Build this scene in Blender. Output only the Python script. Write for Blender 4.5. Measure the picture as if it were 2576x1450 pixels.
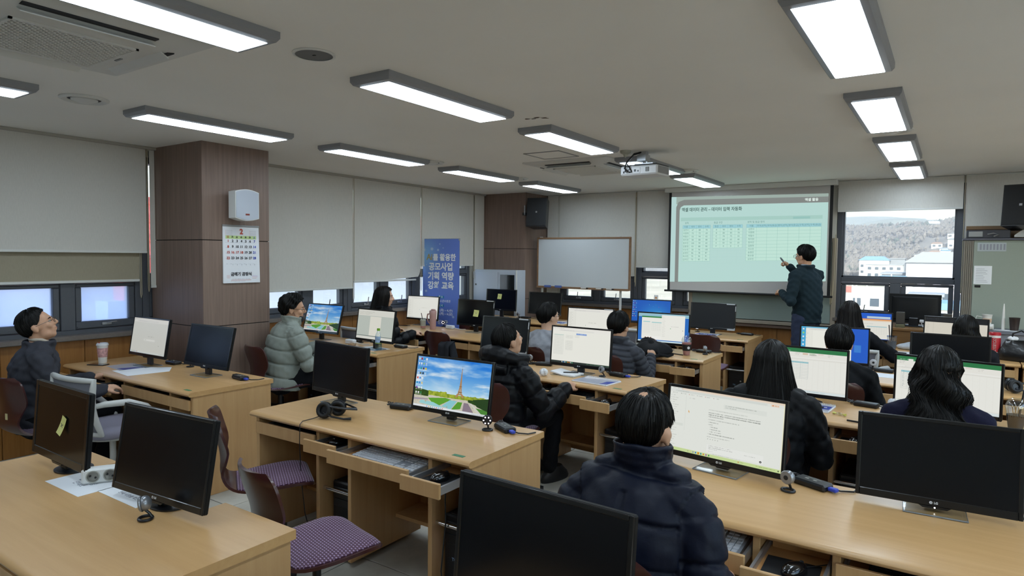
import bpy, math, random
import numpy as np
from mathutils import Matrix, Vector
for _o in list(bpy.data.objects): bpy.data.objects.remove(_o)
SC = bpy.context.scene
COL = SC.collection
PI = math.pi
R_ = math.radians
rnd = random.Random(7)
# ---------------------------------------------------------------- camera, sky, sun, exposure
_yaw, _pit, _rol = -0.59483, -0.04909, 0.010635
_f = Vector((math.sin(_yaw)*math.cos(_pit), math.cos(_yaw)*math.cos(_pit), math.sin(_pit)))
_r = Vector((math.cos(_yaw), -math.sin(_yaw), 0)); _u = _r.cross(_f)
_c, _s = math.cos(_rol), math.sin(_rol)
_r2 = _c*_r + _s*_u; _u2 = -_s*_r + _c*_u
cam_d = bpy.data.cameras.new('camera'); cam = bpy.data.objects.new('camera', cam_d); COL.objects.link(cam)
cam.matrix_world = Matrix(((_r2.x, _u2.x, -_f.x, 0), (_r2.y, _u2.y, -_f.y, 0), (_r2.z, _u2.z, -_f.z, 1.65), (0, 0, 0, 1)))
cam_d.sensor_width = 36; cam_d.lens = 1638.9/2576*36; cam_d.clip_start = .05; cam_d.clip_end = 6000
SC.camera = cam
SC.cycles.transparent_max_bounces = 24
SC.view_settings.view_transform = 'Standard'; SC.view_settings.look = 'None'
SC.view_settings.exposure = EXPOSURE = 1.15; SC.view_settings.gamma = 1; SC.view_settings.use_curve_mapping = False
W = bpy.data.worlds.new('sky'); SC.world = W; W.use_nodes = True
_nt = W.node_tree; _bg = _nt.nodes['Background']
_sky = _nt.nodes.new('ShaderNodeTexSky'); _sky.sky_type = 'NISHITA'; _sky.sun_disc = False
_sky.sun_elevation = R_(38); _sky.sun_rotation = R_(160); _sky.air_density = 1.2; _sky.dust_density = 2.0
_nt.links.new(_sky.outputs[0], _bg.inputs[0]); _bg.inputs[1].default_value = SKY = 0.34
sun_d = bpy.data.lights.new('sun', 'SUN'); sun_d.energy = 5.0; sun_d.angle = R_(.6); sun_d.color = (1, .95, .87)
sun = bpy.data.objects.new('sun', sun_d); COL.objects.link(sun); sun.location = (30, -40, 40)
sun.rotation_euler = Vector((-.13, .8, -.58)).to_track_quat('-Z', 'Y').to_euler()
LAMP = 6.6      # radiance of the ceiling panels
SCREEN = 0.375   # radiance of a white pixel on a monitor
# ---------------------------------------------------------------- materials
def lin(c):
    if isinstance(c, str):
        c = [int(c[i:i+2], 16)/255 for i in (0, 2, 4)]
    return tuple((x/12.92 if x <= .04045 else ((x+.055)/1.055)**2.4) for x in c[:3])
MATS = {}
def nodes(name):
    m = bpy.data.materials.new(name); m.use_nodes = True
    t = m.node_tree; return m, t, t.nodes['Principled BSDF']
def mat(name, col='808080', rough=.5, metal=0., emit=None, es=1., noise=0., nscale=20., bump=0., bscale=60., spec=.5, stretch=None, coat=0., sheen=0.):
    """plain principled surface with optional colour mottling and fine relief (object coordinates)"""
    if name in MATS: return MATS[name]
    m, t, b = nodes(name); c = lin(col)
    b.inputs['Base Color'].default_value = (*c, 1); b.inputs['Roughness'].default_value = rough
    b.inputs['Metallic'].default_value = metal; b.inputs['Specular IOR Level'].default_value = spec
    b.inputs['Coat Weight'].default_value = coat; b.inputs['Sheen Weight'].default_value = sheen
    if noise or bump:
        tc = t.nodes.new('ShaderNodeTexCoord'); src = tc.outputs['Object']
        if stretch:
            mp = t.nodes.new('ShaderNodeMapping'); mp.inputs['Scale'].default_value = stretch
            t.links.new(src, mp.inputs[0]); src = mp.outputs[0]
    if noise:
        n = t.nodes.new('ShaderNodeTexNoise'); n.inputs['Scale'].default_value = nscale; n.inputs['Detail'].default_value = 6
        t.links.new(src, n.inputs['Vector'])
        r = t.nodes.new('ShaderNodeValToRGB'); r.color_ramp.elements[0].position = .3; r.color_ramp.elements[1].position = .7
        r.color_ramp.elements[0].color = (*[x*(1-noise) for x in c], 1); r.color_ramp.elements[1].color = (*[min(1, x*(1+noise)) for x in c], 1)
        t.links.new(n.outputs[0], r.inputs[0]); t.links.new(r.outputs[0], b.inputs['Base Color'])
    if bump:
        n2 = t.nodes.new('ShaderNodeTexNoise'); n2.inputs['Scale'].default_value = bscale; n2.inputs['Detail'].default_value = 4
        t.links.new(src, n2.inputs['Vector']); bp = t.nodes.new('ShaderNodeBump'); bp.inputs['Strength'].default_value = bump; bp.inputs['Distance'].default_value = .004
        t.links.new(n2.outputs[0], bp.inputs['Height']); t.links.new(bp.outputs[0], b.inputs['Normal'])
    if emit:
        b.inputs['Emission Color'].default_value = (*lin(emit), 1); b.inputs['Emission Strength'].default_value = es
    MATS[name] = m; return m
def wood(name, col, dark, scale=(2, 30, 30), rough=.38, coat=0., mix=.5):
    """straight wood grain stretched along one axis"""
    if name in MATS: return MATS[name]
    m, t, b = nodes(name)
    tc = t.nodes.new('ShaderNodeTexCoord'); mp = t.nodes.new('ShaderNodeMapping'); mp.inputs['Scale'].default_value = scale
    t.links.new(tc.outputs['Object'], mp.inputs[0])
    n = t.nodes.new('ShaderNodeTexNoise'); n.inputs['Scale'].default_value = 1.; n.inputs['Detail'].default_value = 8; n.inputs['Roughness'].default_value = .62; n.inputs['Distortion'].default_value = .35
    t.links.new(mp.outputs[0], n.inputs['Vector'])
    r = t.nodes.new('ShaderNodeValToRGB'); r.color_ramp.elements[0].position = .5-mix/2; r.color_ramp.elements[1].position = .5+mix/2
    r.color_ramp.elements[0].color = (*lin(dark), 1); r.color_ramp.elements[1].color = (*lin(col), 1)
    t.links.new(n.outputs[0], r.inputs[0]); t.links.new(r.outputs[0], b.inputs['Base Color'])
    b.inputs['Roughness'].default_value = rough; b.inputs['Coat Weight'].default_value = coat; b.inputs['Coat Roughness'].default_value = .2
    MATS[name] = m; return m
def glow(name, col, strength):
    if name in MATS: return MATS[name]
    m = bpy.data.materials.new(name); m.use_nodes = True; t = m.node_tree; t.nodes.clear()
    o = t.nodes.new('ShaderNodeOutputMaterial'); e = t.nodes.new('ShaderNodeEmission')
    e.inputs[0].default_value = (*lin(col), 1); e.inputs[1].default_value = strength; t.links.new(e.outputs[0], o.inputs[0])
    MATS[name] = m; return m
def glass(name, tint='ffffff', refl=.07, rough=.02, frost=0.):
    """thin clear sheet: mostly lets light straight through, a little mirror"""
    if name in MATS: return MATS[name]
    m = bpy.data.materials.new(name); m.use_nodes = True; t = m.node_tree; t.nodes.clear()
    o = t.nodes.new('ShaderNodeOutputMaterial'); a = t.nodes.new('ShaderNodeBsdfTransparent'); g = t.nodes.new('ShaderNodeBsdfGlossy')
    a.inputs[0].default_value = (*lin(tint), 1); g.inputs['Roughness'].default_value = rough
    mx = t.nodes.new('ShaderNodeMixShader'); mx.inputs[0].default_value = refl
    src = a.outputs[0]
    if frost:
        d = t.nodes.new('ShaderNodeBsdfTranslucent'); d.inputs[0].default_value = (*lin(tint), 1)
        m2 = t.nodes.new('ShaderNodeMixShader'); m2.inputs[0].default_value = frost
        t.links.new(a.outputs[0], m2.inputs[1]); t.links.new(d.outputs[0], m2.inputs[2]); src = m2.outputs[0]
    t.links.new(src, mx.inputs[1]); t.links.new(g.outputs[0], mx.inputs[2]); t.links.new(mx.outputs[0], o.inputs[0])
    MATS[name] = m; return m
# ---------------------------------------------------------------- mesh builder
class MB:
    def __init__(s): s.v = []; s.f = []; s.m = []; s.uv = None
    def add(s, vs, fs, mi=0, M=None):
        o = len(s.v)
        s.v += [tuple(M @ Vector(p)) for p in vs] if M is not None else [tuple(p) for p in vs]
        s.f += [tuple(i+o for i in f) for f in fs]; s.m += [mi]*len(fs); return s
    def box(s, x0, x1, y0, y1, z0, z1, c=0., mi=0, M=None):
        if c <= 0:
            v = [(x, y, z) for z in (z0, z1) for y in (y0, y1) for x in (x0, x1)]
            return s.add(v, [(0, 2, 3, 1), (4, 5, 7, 6), (0, 1, 5, 4), (2, 6, 7, 3), (0, 4, 6, 2), (1, 3, 7, 5)], mi, M)
        X, Y, Z = (x0, x1), (y0, y1), (z0, z1); v = []; idx = {}
        for i in (0, 1):
            for j in (0, 1):
                for k in (0, 1):
                    p = (X[i], Y[j], Z[k]); sg = (1-2*i, 1-2*j, 1-2*k)
                    for a in range(3):
                        q = [p[b]+(sg[b]*c if b != a else 0) for b in range(3)]; idx[i, j, k, a] = len(v); v.append(tuple(q))
        f = []
        for i in (0, 1):
            a = [idx[i, 0, 0, 0], idx[i, 1, 0, 0], idx[i, 1, 1, 0], idx[i, 0, 1, 0]]; f.append(a if i else a[::-1])
            a = [idx[0, i, 0, 1], idx[1, i, 0, 1], idx[1, i, 1, 1], idx[0, i, 1, 1]]; f.append(a[::-1] if i else a)
            a = [idx[0, 0, i, 2], idx[1, 0, i, 2], idx[1, 1, i, 2], idx[0, 1, i, 2]]; f.append(a if i else a[::-1])
        for i in (0, 1):
            for j in (0, 1):
                f.append([idx[0, i, j, 1], idx[1, i, j, 1], idx[1, i, j, 2], idx[0, i, j, 2]] if i == j else [idx[0, i, j, 2], idx[1, i, j, 2], idx[1, i, j, 1], idx[0, i, j, 1]])
                f.append([idx[i, 0, j, 0], idx[i, 1, j, 0], idx[i, 1, j, 2], idx[i, 0, j, 2]] if i != j else [idx[i, 0, j, 2], idx[i, 1, j, 2], idx[i, 1, j, 0], idx[i, 0, j, 0]])
                f.append([idx[i, j, 0, 0], idx[i, j, 1, 0], idx[i, j, 1, 1], idx[i, j, 0, 1]] if i == j else [idx[i, j, 0, 1], idx[i, j, 1, 1], idx[i, j, 1, 0], idx[i, j, 0, 0]])
        for i in (0, 1):
            for j in (0, 1):
                for k in (0, 1):
                    a = [idx[i, j, k, q] for q in range(3)]; f.append(a if (i+j+k) % 2 else a[::-1])
        return s.add(v, f, mi, M)
    def prism(s, poly, a, b, axis='x', mi=0, M=None):
        """extrude a 2D polygon along an axis: x -> (y,z), y -> (x,z), z -> (x,y)"""
        n = len(poly); g = {'x': lambda p, t: (t, p[0], p[1]), 'y': lambda p, t: (p[0], t, p[1]), 'z': lambda p, t: (p[0], p[1], t)}[axis]
        v = [g(p, a) for p in poly]+[g(p, b) for p in poly]
        f = [tuple(range(n))[::-1], tuple(range(n, 2*n))]+[(i, (i+1) % n, n+(i+1) % n, n+i) for i in range(n)]
        if axis == 'y': f = [q[::-1] for q in f]
        return s.add(v, f, mi, M)
    def tube(s, path, r, n=8, mi=0, M=None, flat=1., closed=False):
        P = [Vector(p) for p in path]; k = len(P); rr = r if isinstance(r, (list, tuple)) else [r]*k
        v = []; prev = None
        for i, p in enumerate(P):
            d = (P[min(i+1, k-1)]-P[max(i-1, 0)]) if not closed else (P[(i+1) % k]-P[i-1])
            d = d.normalized() if d.length > 1e-9 else Vector((0, 0, 1))
            if prev is None: a = d.orthogonal().normalized() if abs(d.z) > .9 else Vector((0, 0, 1)).cross(d).normalized()
            else:
                a = prev-d*prev.dot(d); a = a.normalized() if a.length > 1e-6 else d.orthogonal().normalized()
            prev = a; b = d.cross(a)
            v += [p+(a*math.cos(2*PI*j/n)+b*math.sin(2*PI*j/n)*flat)*rr[i] for j in range(n)]
        f = [(i*n+j, i*n+(j+1) % n, (i+1)*n+(j+1) % n, (i+1)*n+j) for i in range(k-1) for j in range(n)]
        if closed: f += [((k-1)*n+j, (k-1)*n+(j+1) % n, (j+1) % n, j) for j in range(n)]
        else: f += [tuple(range(n))[::-1], tuple((k-1)*n+j for j in range(n))]
        return s.add(v, f, mi, M)
    def lathe(s, prof, n=20, c=(0, 0, 0), mi=0, M=None, caps=True):
        k = len(prof); v = [(c[0]+r*math.cos(2*PI*j/n), c[1]+r*math.sin(2*PI*j/n), c[2]+z) for r, z in prof for j in range(n)]
        f = [(i*n+j, i*n+(j+1) % n, (i+1)*n+(j+1) % n, (i+1)*n+j) for i in range(k-1) for j in range(n)]
        if caps: f += [tuple(range(n))[::-1], tuple((k-1)*n+j for j in range(n))]
        return s.add(v, f, mi, M)
    def ball(s, c, r, n=12, m=8, mi=0, M=None):
        r = r if isinstance(r, (list, tuple)) else (r, r, r)
        v = [(c[0], c[1], c[2]-r[2])]
        for i in range(1, m):
            a = -PI/2+PI*i/m
            v += [(c[0]+r[0]*math.cos(a)*math.cos(2*PI*j/n), c[1]+r[1]*math.cos(a)*math.sin(2*PI*j/n), c[2]+r[2]*math.sin(a)) for j in range(n)]
        v.append((c[0], c[1], c[2]+r[2])); L = len(v)-1
        f = [(0, 1+(j+1) % n, 1+j) for j in range(n)]
        f += [(1+i*n+j, 1+i*n+(j+1) % n, 1+(i+1)*n+(j+1) % n, 1+(i+1)*n+j) for i in range(m-2) for j in range(n)]
        f += [(L-n+j, L-n+(j+1) % n, L) for j in range(n)]
        return s.add(v, f, mi, M)
    def loft(s, rings, mi=0, M=None):
        n = len(rings[0]); k = len(rings); v = [p for r in rings for p in r]
        f = [(i*n+j, i*n+(j+1) % n, (i+1)*n+(j+1) % n, (i+1)*n+j) for i in range(k-1) for j in range(n)]
        f += [tuple(range(n))[::-1], tuple((k-1)*n+j for j in range(n))]
        return s.add(v, f, mi, M)
    def grid(s, fn, nu, nv, mi=0, M=None):
        v = [fn(i/nu, j/nv) for j in range(nv+1) for i in range(nu+1)]
        f = [(j*(nu+1)+i, j*(nu+1)+i+1, (j+1)*(nu+1)+i+1, (j+1)*(nu+1)+i) for j in range(nv) for i in range(nu)]
        return s.add(v, f, mi, M)
    def sheet(s, fn, nu, nv, th, mi=0, M=None):
        """closed thin sheet: surface fn(u,v) thickened along its normal"""
        P = [[Vector(fn(i/nu, j/nv)) for i in range(nu+1)] for j in range(nv+1)]
        v = []; 
        for sd in (1, -1):
            for j in range(nv+1):
                for i in range(nu+1):
                    du = P[j][min(i+1, nu)]-P[j][max(i-1, 0)]; dv = P[min(j+1, nv)][i]-P[max(j-1, 0)][i]
                    nn = du.cross(dv); nn = nn.normalized() if nn.length > 1e-12 else Vector((0, 0, 1)); v.append(P[j][i]+nn*th/2*sd)
        w = nu+1; o = w*(nv+1); f = []
        for j in range(nv):
            for i in range(nu):
                a = j*w+i; f.append((a, a+1, a+w+1, a+w)); f.append((o+a+w, o+a+w+1, o+a+1, o+a))
        bd = [i for i in range(nu)]+[j*w+nu for j in range(nv)]+[nv*w+i for i in range(nu, 0, -1)]+[j*w for j in range(nv, 0, -1)]
        for a, b in zip(bd, bd[1:]+bd[:1]): f.append((b, a, o+a, o+b))
        return s.add(v, f, mi, M)
    def mesh(s, name, mats, ang=38, uvs=None):
        me = bpy.data.meshes.new(name); me.from_pydata(s.v, [], s.f)
        for m in (mats if isinstance(mats, (list, tuple)) else [mats]): me.materials.append(m)
        if any(s.m): me.polygons.foreach_set('material_index', s.m)
        me.polygons.foreach_set('use_smooth', [ang > 0]*len(s.f))
        me.update()
        if ang > 0: me.set_sharp_from_angle(angle=R_(ang))
        if uvs:
            l = me.uv_layers.new(name='UVMap')
            for p in me.polygons:
                for li, vi in zip(p.loop_indices, p.vertices): l.data[li].uv = uvs[vi]
        return me
CACHE = {}
def cached(key, fn):
    if key not in CACHE: CACHE[key] = fn()
    return CACHE[key]
# ---------------------------------------------------------------- scene graph
def place(name, me, parent=None, loc=(0, 0, 0), rot=None):
    o = bpy.data.objects.new(name, me); COL.objects.link(o)
    if parent is not None: o.parent = parent
    o.location = loc
    if rot is not None: o.rotation_euler = rot
    return o
def tag(o, label, cat, group=None, kind=None):
    o['label'] = label
    if cat: o['category'] = cat
    if group: o['group'] = group
    if kind: o['kind'] = kind
    return o
def thing(name, label, cat, loc=(0, 0, 0), rz=0., group=None, rot=None):
    o = bpy.data.objects.new(name, None); COL.objects.link(o); o.location = loc; o.empty_display_size = .1
    o.rotation_euler = rot if rot is not None else (0, 0, rz)
    return tag(o, label, cat, group)
def part(name, parent, mb, mats, loc=(0, 0, 0), rot=None, ang=38, label=None):
    me = mb if isinstance(mb, bpy.types.Mesh) else mb.mesh(name, mats, ang)
    o = place(name, me, parent, loc, rot)
    if label: o['label'] = label
    return o
def single(name, label, cat, mb, mats, loc=(0, 0, 0), rot=None, group=None, ang=38):
    me = mb if isinstance(mb, bpy.types.Mesh) else mb.mesh(name, mats, ang)
    return tag(place(name, me, None, loc, rot), label, cat, group)
def struct(name, mb, mats, loc=(0, 0, 0), label=None, parent=None, ang=38):
    me = mb if isinstance(mb, bpy.types.Mesh) else mb.mesh(name, mats, ang)
    o = place(name, me, parent, loc); 
    if parent is None: o['kind'] = 'structure'; o['label'] = label or name.replace('_', ' ')
    return o
def kind(o, k='stuff'): o['kind'] = k; return o
def text_mesh(body, size, m, offset=0., ax='CENTER', ay='CENTER', sx=1., space=1.):
    cu = bpy.data.curves.new('lettering', 'FONT'); cu.body = body; cu.size = size; cu.offset = offset; cu.align_x = ax; cu.align_y = ay
    cu.resolution_u = 3; cu.space_line = space; cu.extrude = .0004
    o = bpy.data.objects.new('lettering', cu); COL.objects.link(o)
    bpy.context.view_layer.update()
    me = bpy.data.meshes.new_from_object(o.evaluated_get(bpy.context.evaluated_depsgraph_get()))
    bpy.data.objects.remove(o); bpy.data.curves.remove(cu)
    me.materials.clear(); me.materials.append(m)
    if sx != 1.: me.transform(Matrix.Diagonal((sx, 1, 1, 1)))
    return me
def join_meshes(name, items):
    """[(mesh, matrix)] with one material each -> one mesh"""
    mb = MB(); mats = []
    for me, M in items:
        mt = me.materials[0]
        if mt not in mats: mats.append(mt)
        mb.add([v.co for v in me.vertices], [tuple(p.vertices) for p in me.polygons], mats.index(mt), M)
        bpy.data.meshes.remove(me)
    return mb.mesh(name, mats, 0)
def T(x=0, y=0, z=0): return Matrix.Translation((x, y, z))
def RX(a): return Matrix.Rotation(a, 4, 'X')
def RY(a): return Matrix.Rotation(a, 4, 'Y')
def RZ(a): return Matrix.Rotation(a, 4, 'Z')
# ---------------------------------------------------------------- room shell
XL, YF, ZC, XR, YB = -6.15, 8.85, 2.6, 2.6, -2.2
M_ceil = mat('painted_ceiling', 'efeeea', .85, noise=.02, nscale=1.2, bump=.03, bscale=25)
M_wall = mat('painted_wall', 'c9c6bd', .8, noise=.02, nscale=2)
M_alu = mat('dark_window_frame', '4d5058', .42, noise=.04, nscale=40)
M_silver = mat('silver_metal', 'b8bbc0', .32, metal=.9)
M_chrome = mat('chrome', 'd8dade', .14, metal=1.)
M_wains = wood('oak_wainscot', 'a8743c', '86561f', (30, 30, 1.4), .45, mix=.5)
M_lam = wood('brown_laminate', '8a7468', '6b584d', (45, 45, 1.6), .5, mix=.6)
M_sill = mat('stone_sill', '6d6560', .35, noise=.08, nscale=60)
M_tile = mat('floor_tile', 'b3b1a8', .5, noise=.12, nscale=9, bump=.03, bscale=80)
M_joint = mat('dark_joint', '2a2927', .8)
M_fab = None
def blindmat(name, col):
    m, t, b = nodes(name); c = lin(col)
    o = [n for n in t.nodes if n.type == 'OUTPUT_MATERIAL'][0]
    tc = t.nodes.new('ShaderNodeTexCoord'); mp = t.nodes.new('ShaderNodeMapping'); mp.inputs['Scale'].default_value = (220, 220, 26)
    n = t.nodes.new('ShaderNodeTexNoise'); n.inputs['Scale'].default_value = 1; n.inputs['Detail'].default_value = 5
    r = t.nodes.new('ShaderNodeValToRGB'); r.color_ramp.elements[0].color = (*[x*.88 for x in c], 1); r.color_ramp.elements[1].color = (*[min(1, x*1.1) for x in c], 1)
    t.links.new(tc.outputs['Object'], mp.inputs[0]); t.links.new(mp.outputs[0], n.inputs['Vector']); t.links.new(n.outputs[0], r.inputs[0]); t.links.new(r.outputs[0], b.inputs['Base Color'])
    b.inputs['Roughness'].default_value = .85; b.inputs['Specular IOR Level'].default_value = .2
    tr = t.nodes.new('ShaderNodeBsdfTranslucent'); tr.inputs[0].default_value = (*c, 1)
    mx = t.nodes.new('ShaderNodeMixShader'); mx.inputs[0].default_value = .10
    t.links.new(b.outputs[0], mx.inputs[1]); t.links.new(tr.outputs[0], mx.inputs[2]); t.links.new(mx.outputs[0], o.inputs[0])
    return m
M_blind = blindmat('blind_fabric', 'd8d6d0'); M_blind2 = blindmat('beige_blind_fabric', 'a79f8c')
# floor
fl = struct('floor', MB().box(XL-.25, XR+.2, YB-.2, YF+.25, -.2, -.006), M_joint, label='pale grey raised-access tile floor with dark joints')
tme = MB().box(-.297, .297, -.297, .297, -.006, 0, .002).mesh('tile', M_tile)
for i in range(-6, 9):
    for j in range(-4, 11):
        x, y = -2.94+.6*i, 2.13+.6*j
        if XL < x < XR and YB < y < YF+.1: place('tile', tme, fl, (x, y, 0))
struct('ceiling', MB().box(XL-.25, XR+.2, YB-.2, YF+.25, ZC, ZC+.2), M_ceil, label='flat white painted ceiling')
struct('wall_back', MB().box(XL-.25, XR+.2, YB-.2, YB, 0, ZC), M_wall, label='plain pale back wall')
struct('wall_right', MB().box(XR, XR+.2, YB, YF+.25, 0, .93).box(XR, XR+.2, YB, YF+.25, 2.5, ZC).box(XR, XR+.2, YB, -1.4, .93, 2.5).box(XR, XR+.2, 7.6, YF+.25, .93, 2.5), M_wall, label='pale right wall with openings for added windows, outside the picture')
wr_ = struct('window_11', (lambda m: [m.box(XR+.03, XR+.15, -1.4+1.5*i-.05, -1.4+1.5*i+.05, .93, 2.5) for i in range(7)] and m.box(XR+.03, XR+.15, -1.4, 7.6, 1.4, 1.46))(MB()), mat('dark_window_frame', '4d5058', .42, noise=.04, nscale=40), label='added window row in the right wall, outside the picture, for fill daylight')  # unseen window row, added so more daylight reaches ceiling and blinds
for i in range(6): part('pane', wr_, MB().box(XR+.08, XR+.086, -1.35+1.5*i, .05+1.5*i, .93, 2.5), glass('clear_window_glass', 'eef4f6', .06))
wl = struct('wall_left', MB().box(XL-.25, XL, YB, YF+.25, 0, .93).box(XL-.25, XL, YB, YF+.25, 2.52, ZC).box(XL-.25, XL, YB, .61, .93, 2.52).box(XL-.25, XL, 7.95, YF+.25, .93, 2.52), M_wall, label='window wall with oak wainscot')
wf = struct('wall_front', MB().box(XL, -5.1, YF, YF+.25, 0, ZC).box(-5.1, -2.54, YF, YF+.25, 0, .93).box(-5.1, -2.54, YF, YF+.25, 2.52, ZC)
            .box(-2.54, -1.2, YF, YF+.25, 0, ZC).box(-1.2, 1.34, YF, YF+.25, 0, .93).box(-1.2, 1.34, YF, YF+.25, 2.52, ZC).box(1.34, XR, YF, YF+.25, 0, ZC), M_wall, label='front wall with windows and oak wainscot')
# wainscot panels, one per board
y = YB+.02
while y < 8.1:
    w = .6
    if not (2.6 < y < 3.2 and False):
        part('panel', wl, cached(('wp', w), lambda: MB().box(0, .018, -.298, .298, 0, .9, .003).mesh('panel', M_wains)), None, (XL, y+.226, 0))
    y += .6
for i in range(-6, 4):
    x = XL+.3+.6*(i+6)
    zt = .78 if -2.7 < x < -1.1 else .9
    part('panel', wf, cached(('wq', zt), lambda: MB().box(-.298, .298, -.018, 0, 0, zt, .003).mesh('panel', M_wains)), None, (x+.1, YF, 0))
struct('trim_1', MB().box(XL-.02, XL+.09, YB, 3.13, .9, .945, .006).box(XL-.02, XL+.09, 3.78, 8.2, .9, .945, .006), M_sill, label='grey window sill along the left wall')
struct('trim_2', MB().box(-5.3, -2.98, YF-.09, YF+.02, .9, .945, .006), M_sill, label='grey window sill left of the board')
struct('trim_3', MB().box(-1.2, 1.34, YF-.09, YF+.02, .9, .945, .006), M_sill, label='grey window sill right of the board')
struct('trim_4', MB().box(-3.02, -1.17, YF-.1, YF-.019, .76, .8, .006), mat('brown_ledge', '6d5a4e', .4), label='brown ledge under the board')
struct('trim_5', MB().box(XL, XL+.11, YB, 8.19, 2.575, 2.6, .003), mat('pale_trim', 'a9a69e', .7), label='thin pale cove along the top of the left wall')
# pillars
def pillar(label, x0, x1, y0, y1):
    core = struct('pillar', MB().box(x0+.008, x1-.008, y0+.008, y1-.008, 0, 2.6), M_joint, label=label)
    for z0, z1 in ((0, 1.005), (1.012, 1.757), (1.764, 2.6)):
        part('panel', core, MB().box(x0, x1-.002, y0, y0+.008, z0, z1, .0015), M_lam)
        part('panel', core, MB().box(x1-.008, x1, y0+.001, y1, z0, z1, .0015), M_lam)
        part('panel', core, MB().box(x0, x1-.002, y1-.008, y1, z0, z1, .0015), M_lam)
pillar('near brown laminate pillar carrying the calendar', XL, -5.31, 3.13, 3.785)
pillar('far brown laminate corner pillar carrying a black loudspeaker', XL, -5.32, 8.2, 8.85)
# windows
WM = {}
G_clear = glass('clear_window_glass', 'eef4f6', .06); G_frost = glass('frosted_window_glass', 'cfd9ea', .05, .15, .5)
def window(n, M, a0, a1, label, frost=False, single_sash=False):
    L = a1-a0; zb, zt0, zt1, ztop = .93, 1.375, 1.435, 2.52
    fr = MB()
    fr.box(0, .06, -.0, .12, zb, ztop, .004).box(L-.06, L, -.0, .12, zb, ztop, .004).box(.06, L-.06, 0, .12, ztop-.06, ztop, .004)
    fr.box(.06, L-.06, 0, .12, zb, zb+.05, .004).box(.06, L-.06, -.0, .12, zt0, zt1, .004).box(L/2-.055, L/2+.055, 0, .12, zb+.05, zt0, .004)
    fr.box(.06, L-.06, .03, .1, zt1, zt1+.02).box(.06, .08, .03, .1, zt1, ztop-.06).box(L-.08, L-.06, .03, .1, zt1, ztop-.06)
    o = place('window_%d' % n, fr.mesh('window', M_alu), None); o.matrix_world = M @ T(a0, 0, 0)
    o['kind'] = 'structure'; o['label'] = label
    part('pane', o, MB().box(.07, L-.07, .06, .068, zt1+.01, ztop-.05), G_clear)
    for s in (0, 1):
        s0 = .063 if s == 0 else L/2+.058; s1 = L/2-.058 if s == 0 else L-.063
        sb = MB(); z0, z1 = zb+.052, zt0-.003; w = .05
        sb.box(s0, s1, .012, .075, z0, z0+w+.015, .006).box(s0, s1, .012, .075, z1-w*.6, z1, .006).box(s0, s0+w, .012, .075, z0+w+.015, z1-w*.6, .006).box(s1-w, s1, .012, .075, z0+w+.015, z1-w*.6, .006)
        sb.box(s0+.012, s1-.012, .004, .012, z0+.012, z0+.024, 0).box(s0+.012, s1-.012, .004, .012, z1-.018, z1-.008, 0)
        so = part('sash', o, sb, M_alu)
        part('pane', so, MB().box(s0+w-.005, s1-w+.005, .045, .051, z0+w, z1-w*.5), G_frost if frost else G_clear)
        xm = (s0+s1)/2; hb = MB().box(xm-.04, xm+.04, -.004, .012, z0+.025, z0+.05, .004).tube([(xm, -.01, z0+.04), (xm, -.03, z0+.06), (xm+.01, -.035, z0+.13)] if not frost else [(xm, -.008, z0+.04), (xm+.02, -.025, z0+.05), (xm+.07, -.025, z0+.052)], .006, 6)
        part('handle', so, hb, M_silver)
    return o
ML = T(XL-.015, 0, 0) @ RZ(PI/2); MF = T(0, YF+.015, 0)
bs = [.61, 1.83, 3.05, 4.27, 5.50, 6.72, 7.94]
wl_l = ['window at the left end of the left wall', 'frosted window behind the man looking up', 'window mostly hidden behind the near pillar', 'window behind the man in the grey-green puffer', 'window behind the woman in the black coat', 'window behind the blue banner']
for i in range(6): window(i+1, ML, bs[i]+.002, bs[i+1]-.002, wl_l[i], frost=(i <= 1))
window(7, MF, -5.09, -3.8, 'window behind the white board on legs'); window(8, MF, -3.796, -2.545, 'window left of the projection screen')
window(9, MF, -1.195, .075, 'uncovered window with a view of the hills'); window(10, MF, .08, 1.335, 'window behind the lowered blind by the tall cabinet')
# roller blinds (things that can be rolled): M maps local (along wall, depth, z) to the room
def blind(M, a0, a1, zb, label, m=None, d=-.07, chain=1, curl=0., bar=True, zt=2.585):
    o = thing('roller_blind', label, 'blind'); o.matrix_world = M; L = a1-a0
    def fn(u, v):
        z = zt+(zb-zt)*v; x = a0+L*u; c = max(0, (v-.86)/.14); k = curl*c*c*max(0, u-.35)/.65
        return (x-k*.10, d-.05*k, z+k*.04)
    part('fabric', o, MB().sheet(fn, 10 if curl else 1, 24 if curl else 1, .002), m or M_blind, ang=60)
    part('roller', o, MB().tube([(a0, d+.015, zt), (a1, d+.015, zt)], .014, 10), mat('white_plastic', 'd4d5d2', .4))
    if bar: part('bottom_bar', o, MB().box(a0, a1-curl*.1, d-.008-.05*curl*.2, d+.006, zb-.012, zb+.01, .003), mat('white_plastic', 'd4d5d2', .4))
    if chain:
        xs = a1+.012 if chain > 0 else a0-.012; zc = min(zb, 1.45)-.16
        part('chain', o, MB().tube([(xs, d-.012, zt), (xs+.002, d-.012, zc+.03), (xs, d-.004, zc), (xs, d+.008, zc+.03), (xs, d+.012, zt)], .0032, 6), mat('beaded_chain', 'b0a48a', .5))
    return o
MLB = T(XL, 0, 0) @ RZ(PI/2); MFB = T(0, YF, 0)
blind(MLB, .63, 1.84, 1.62, 'beige roller blind at the left edge of the picture', chain=0)
blind(MLB, 1.85, 3.045, 1.652, 'pale roller blind left of the near pillar, in front of a beige one', d=-.085)
blind(MLB, 1.86, 3.0, 1.395, 'beige roller blind hanging lower behind the pale one by the near pillar', M_blind2, d=-.035)
blind(MLB, 3.085, 3.6, 1.335, 'narrow strip of roller blind against the near pillar', chain=0)
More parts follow.
